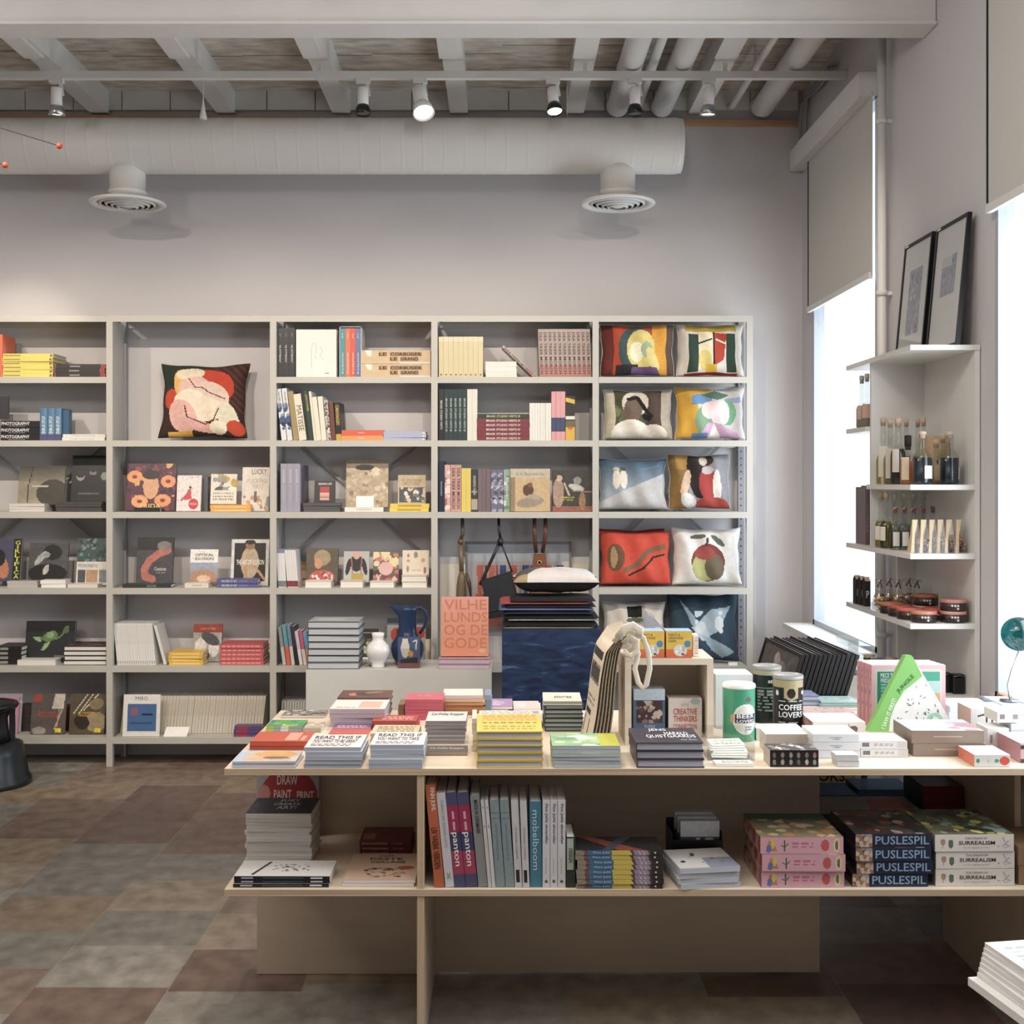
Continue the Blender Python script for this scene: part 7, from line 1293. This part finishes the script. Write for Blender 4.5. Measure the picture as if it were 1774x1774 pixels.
def snack_bag(lab, px, Y, z, w, h, d, tone, nut, group):
    t = thing('snack_bag', lab, 'bag', (X(px, Y), Y, z+.0004), (0, 0, random.uniform(-.15, .05)), group)
    m = MB().use('matte'); hw = w/2
    m.poly([(-hw*.45, -d*.06, h), (hw*.45, -d*.06, h), (hw*.45, d*.06, h), (-hw*.45, d*.06, h)], tone)
    m.poly([(-hw, -d/2, 0), (-hw*.45, -d/2, 0), (-hw*.25, -d*.3, h*.55), (hw*.45, -d*.06, h), (-hw*.45, -d*.06, h), (-hw*.6, -d*.3, h*.55)], tone)
    m.poly([(-hw, d/2, 0), (-hw, -d/2, 0), (-hw*.6, -d*.3, h*.55), (-hw*.45, -d*.06, h), (-hw*.45, d*.06, h), (-hw*.6, d*.3, h*.55)], tone)
    m.poly([(hw, d/2, 0), (-hw, d/2, 0), (-hw*.6, d*.3, h*.55), (-hw*.45, d*.06, h), (hw*.45, d*.06, h), (hw*.6, d*.3, h*.55)], tone); m.build('paper_sleeve', t)
    m = MB().use('acrylic'); m.poly([(-hw*.45, -d/2, 0), (hw, -d/2, 0), (hw*.6, -d*.3, h*.55), (hw*.45, -d*.06, h), (-hw*.25, -d*.3, h*.55)], '#fff'); m.poly([(hw, -d/2, 0), (hw, d/2, 0), (hw*.6, d*.3, h*.55), (hw*.45, d*.06, h), (hw*.45, -d*.06, h), (hw*.6, -d*.3, h*.55)], '#fff'); m.build('film_window', t)
    m = MB().use('matte'); rnd = random.Random(int(px)); m.smooth = True
    for k in range(46):
        zz = rnd.uniform(.006, h*.42); q = 1-.45*zz/h; c = (rnd.uniform(-.35, .8)*hw*q, rnd.uniform(-.36, .3)*d*q, zz); rr = rnd.uniform(.004, .0065)
        m.lathe([(0, -rr), (rr*.9, -rr*.4), (rr*.9, rr*.4), (0, rr)], rnd.choice(nut), 6, mtx=Matrix.Translation(c))
    o = m.build('filling', t, kind='stuff'); return t
for i, px in enumerate((1585, 1600, 1614.5, 1629, 1644, 1661)):
    snack_bag('kraft paper bag of nuts with clear window, '+['first', 'second', 'third', 'fourth', 'fifth', 'sixth'][i]+' from left', px, 4.49, zc2, .044, .122, .05, '#d6bb96', ['#8a5c3c', '#6c4430', '#a88058'], 'kraft nut bags')
# shelf d: black boxes, clear bags of biscuits, round tins
zd2 = TZ['d']
for i in range(3):
    Yq_ = 5.13-.05*i; x0 = X(1483+i*8, Yq_)
    t = thing('card_box', 'narrow black box with beige slanted top, '+['leftmost', 'middle', 'rightmost'][i]+' of three', 'box', (x0, Yq_, zd2+.0004), (0, 0, 0), 'black boxes on the shelf tower')
    w_, h_, d_ = .022, .105, .045
    m = MB().use('matte').box(0, w_, 0, d_, 0, h_, '#17171c'); m.build('carton', t)
    m = MB().use('matte'); m.poly([(0, 0, h_), (w_, 0, h_), (w_, d_*.5, h_+.016), (0, d_*.5, h_+.016)], '#c9b39a'); m.poly([(0, d_*.5, h_+.016), (w_, d_*.5, h_+.016), (w_, d_, h_), (0, d_, h_)], '#17171c'); m.poly([(w_, 0, h_), (w_, d_, h_), (w_, d_*.5, h_+.016)], '#17171c'); m.poly([(0, 0, h_), (0, d_*.5, h_+.016), (0, d_, h_)], '#17171c'); m.build('roof_flap', t)
    MB().use('matte').text('P', (.004, -.0008, .035), (.012, 0, 0), (0, 0, .03), '#c9c6c4', 1).build('printed_mark', t)
for i, (px, yy) in enumerate(((1524, 4.875), (1556, 4.865), (1588, 4.85), (1540, 4.93), (1574, 4.93))):
    t = thing('biscuit_bag', 'clear bag of biscuits tied with a dark ribbon, '+['first', 'second', 'third', 'fourth', 'fifth'][i]+' from left', 'bag', (X(px, yy), yy, zd2+.0004), group='clear biscuit bags')
    MB().use('film').lathe([(.026, .001), (.031, .02), (.028, .05), (.013, .082), (.006, .092), (.014, .106), (.023, .125)], '#fff', 14).build('film', t)
    m = MB().use('leather'); m.bar((-.012, -.004, .094), (.006, -.004, .124), .002, .012, '#3a2228', up=(0, 1, 0)); m.bar((.010, -.003, .09), (.0, -.003, .12), .002, .010, '#4a2a30', up=(0, 1, 0)); m.build('ribbon', t)
    m = MB().use('matte'); rnd = random.Random(i)
    for k in range(16):
        z_ = .012+k*.0032; a = rnd.uniform(0, 6); c = (.011*math.cos(a), .011*math.sin(a), z_); m.lathe([(0, -.003), (.013, -.003), (.013, .003), (0, .003)], rnd.choice(['#c99a5c', '#b8844c', '#d9b07c', '#8c5c3c'] if i < 2 else ['#b59a84', '#8c6a50', '#c9b09a']), 8, mtx=Matrix.Translation(c) @ Matrix.Rotation(rnd.uniform(-.6, .6), 4, 'X'))
    m.build('biscuit', t, kind='stuff')
def tin(lab, x, Y, lv, lid, r=.046):
    h = .042; t = thing('sweet_tin', lab, 'tin', (x, Y, zd2+.0004+lv*(h+.0005)), group='round sweet tins on the tower')
    MB().use('plastic').lathe([(r*.96, 0), (r, .002), (r, h*.72), (r*.98, h*.73)], '#33221e', 36).build('cup', t)
    MB().use('plastic').lathe([(r*1.01, h*.73), (r*1.02, h*.76), (r*1.02, h*.97), (r, h), (0, h)], lid, 36).build('lid', t)
    m = MB().use('matte')
    for k, (a, zz) in enumerate(((-.42, .5), (-.2, .5), (.02, .5), (.02, .24))):
        c = Vector(((r+.0006)*math.sin(a), -(r+.0006)*math.cos(a), h*zz)); u = Vector((math.cos(a), math.sin(a), 0))
        m.poly([tuple(c+u*.0042*math.cos(q*PI/4)+Vector((0, 0, .0042*math.sin(q*PI/4)))) for q in range(8)], '#cfc8c4')
    m.build('printed_mark', t)
for a in ((1.536, 4.775, 0, '#c2703c', 'orange lidded tin, furthest back of the cluster'), (1.536, 4.675, 0, '#b8543c', 'rust lidded tin behind the coral one'), (1.537, 4.575, 0, '#d3604a', 'coral lidded tin behind the salmon one'), (1.556, 4.475, 0, '#cf7f6a', 'salmon lidded tin at the front edge'),
          (1.632, 4.672, 0, '#c99a8a', 'pink lidded tin carrying the dark orange one'), (1.632, 4.672, 1, '#a8623a', 'dark orange lidded tin, highest of the cluster'), (1.636, 4.573, 0, '#dc5a44', 'bright coral lidded tin between the stacks'),
          (1.665, 4.475, 0, '#c98a7c', 'pink lidded tin, bottom of the right pair'), (1.665, 4.475, 1, '#c27f70', 'pink lidded tin, top of the right pair')):
    tin(a[4], a[0], a[1], a[2], a[3])
# shelf e: honey jars, black tins; glass blocks on the sill
ze2 = TZ['e']
for i, (px, yy, c) in enumerate(((1506, 5.0, '#3a2024'), (1518, 4.91, '#4a2a2c'), (1532, 4.81, '#a8532c'), (1556, 4.80, '#5a2c22'), (1544, 4.92, '#3c2226'), (1560, 4.66, '#b8602c'), (1578, 4.60, '#8a3a26'))):
    t = thing('preserve_jar', ['dark plum', 'dark berry', 'amber honey', 'brown', 'black cherry', 'orange', 'red brown'][i]+' preserve jar with cloth-tied lid on the low tower shelf', 'jar', (X(px, yy), yy, ze2+.0004), group='preserve jars on the tower')
    MB().use('ceram').lathe([(0, .001), (.022, 0), (.025, .004), (.025, .052), (.021, .06), (.021, .064)], c, 20).build('jar_body', t)
    MB().use('plastic').lathe([(.0225, .062), (.0235, .066), (.0225, .076), (0, .078)], '#7d7478' if i % 2 else '#b8a48c', 20).build('lid', t)
    m = MB().use('leather'); m.tube([(.0235*math.cos(PI*k/6), .0235*math.sin(PI*k/6), .061) for k in range(13)], .002, '#3c2c34', 6); m.bar((-.01, -.024, .062), (.012, -.026, .072), .003, .009, '#3c2c34', up=(0, 1, 0)); m.build('ribbon', t)
    MB().use('matte').box(-.011, .011, -.0262, -.0256, .014, .042, '#d9c29c').build('paper_label', t)
for i in range(2):
    t = thing('coffee_canister', 'black square canister with clip lid, '+['left', 'right'][i]+' of the low pair', 'canister', (X(1636+i*17, 4.55), 4.55-.03*i, ze2+.0004), group='black canisters')
    MB().use('black').rbox(-.022, .022, -.02, .02, 0, .062, .006).build('body', t)
    MB().use('black').rbox(-.0225, .0225, -.0205, .0205, .0625, .072, .006).build('lid', t)
    MB().use('metal').tube([(-.02, -.021, .064), (0, -.023, .069), (.02, -.021, .064)], .0012, '#8c9094', 6).build('clip', t)
for i in range(4):
    gbox('clear ribbed acrylic box on the white sill, '+['front lower', 'front upper', 'rear lower', 'rear upper'][i], 0, 0, 0, 0, 5.42+.20*(i//2), .19, z=.7905+.031*(i % 2), x0=1.60, w=.05, h=.03, cols='#eee', mat_='acrylic', name='acrylic_box', group='acrylic boxes on the sill')
from collections import Counter as _Cn
_bad = [l for l in LABELS if not 4 <= len(l.split()) <= 16]
print('LABELS', len(LABELS), 'bad', _bad[:10]); print('DUP', [k for k, n in _Cn(LABELS).items() if n > 1][:10])
print('OBJS', len(bpy.data.objects), 'verts', sum(len(m.vertices) for m in bpy.data.meshes))
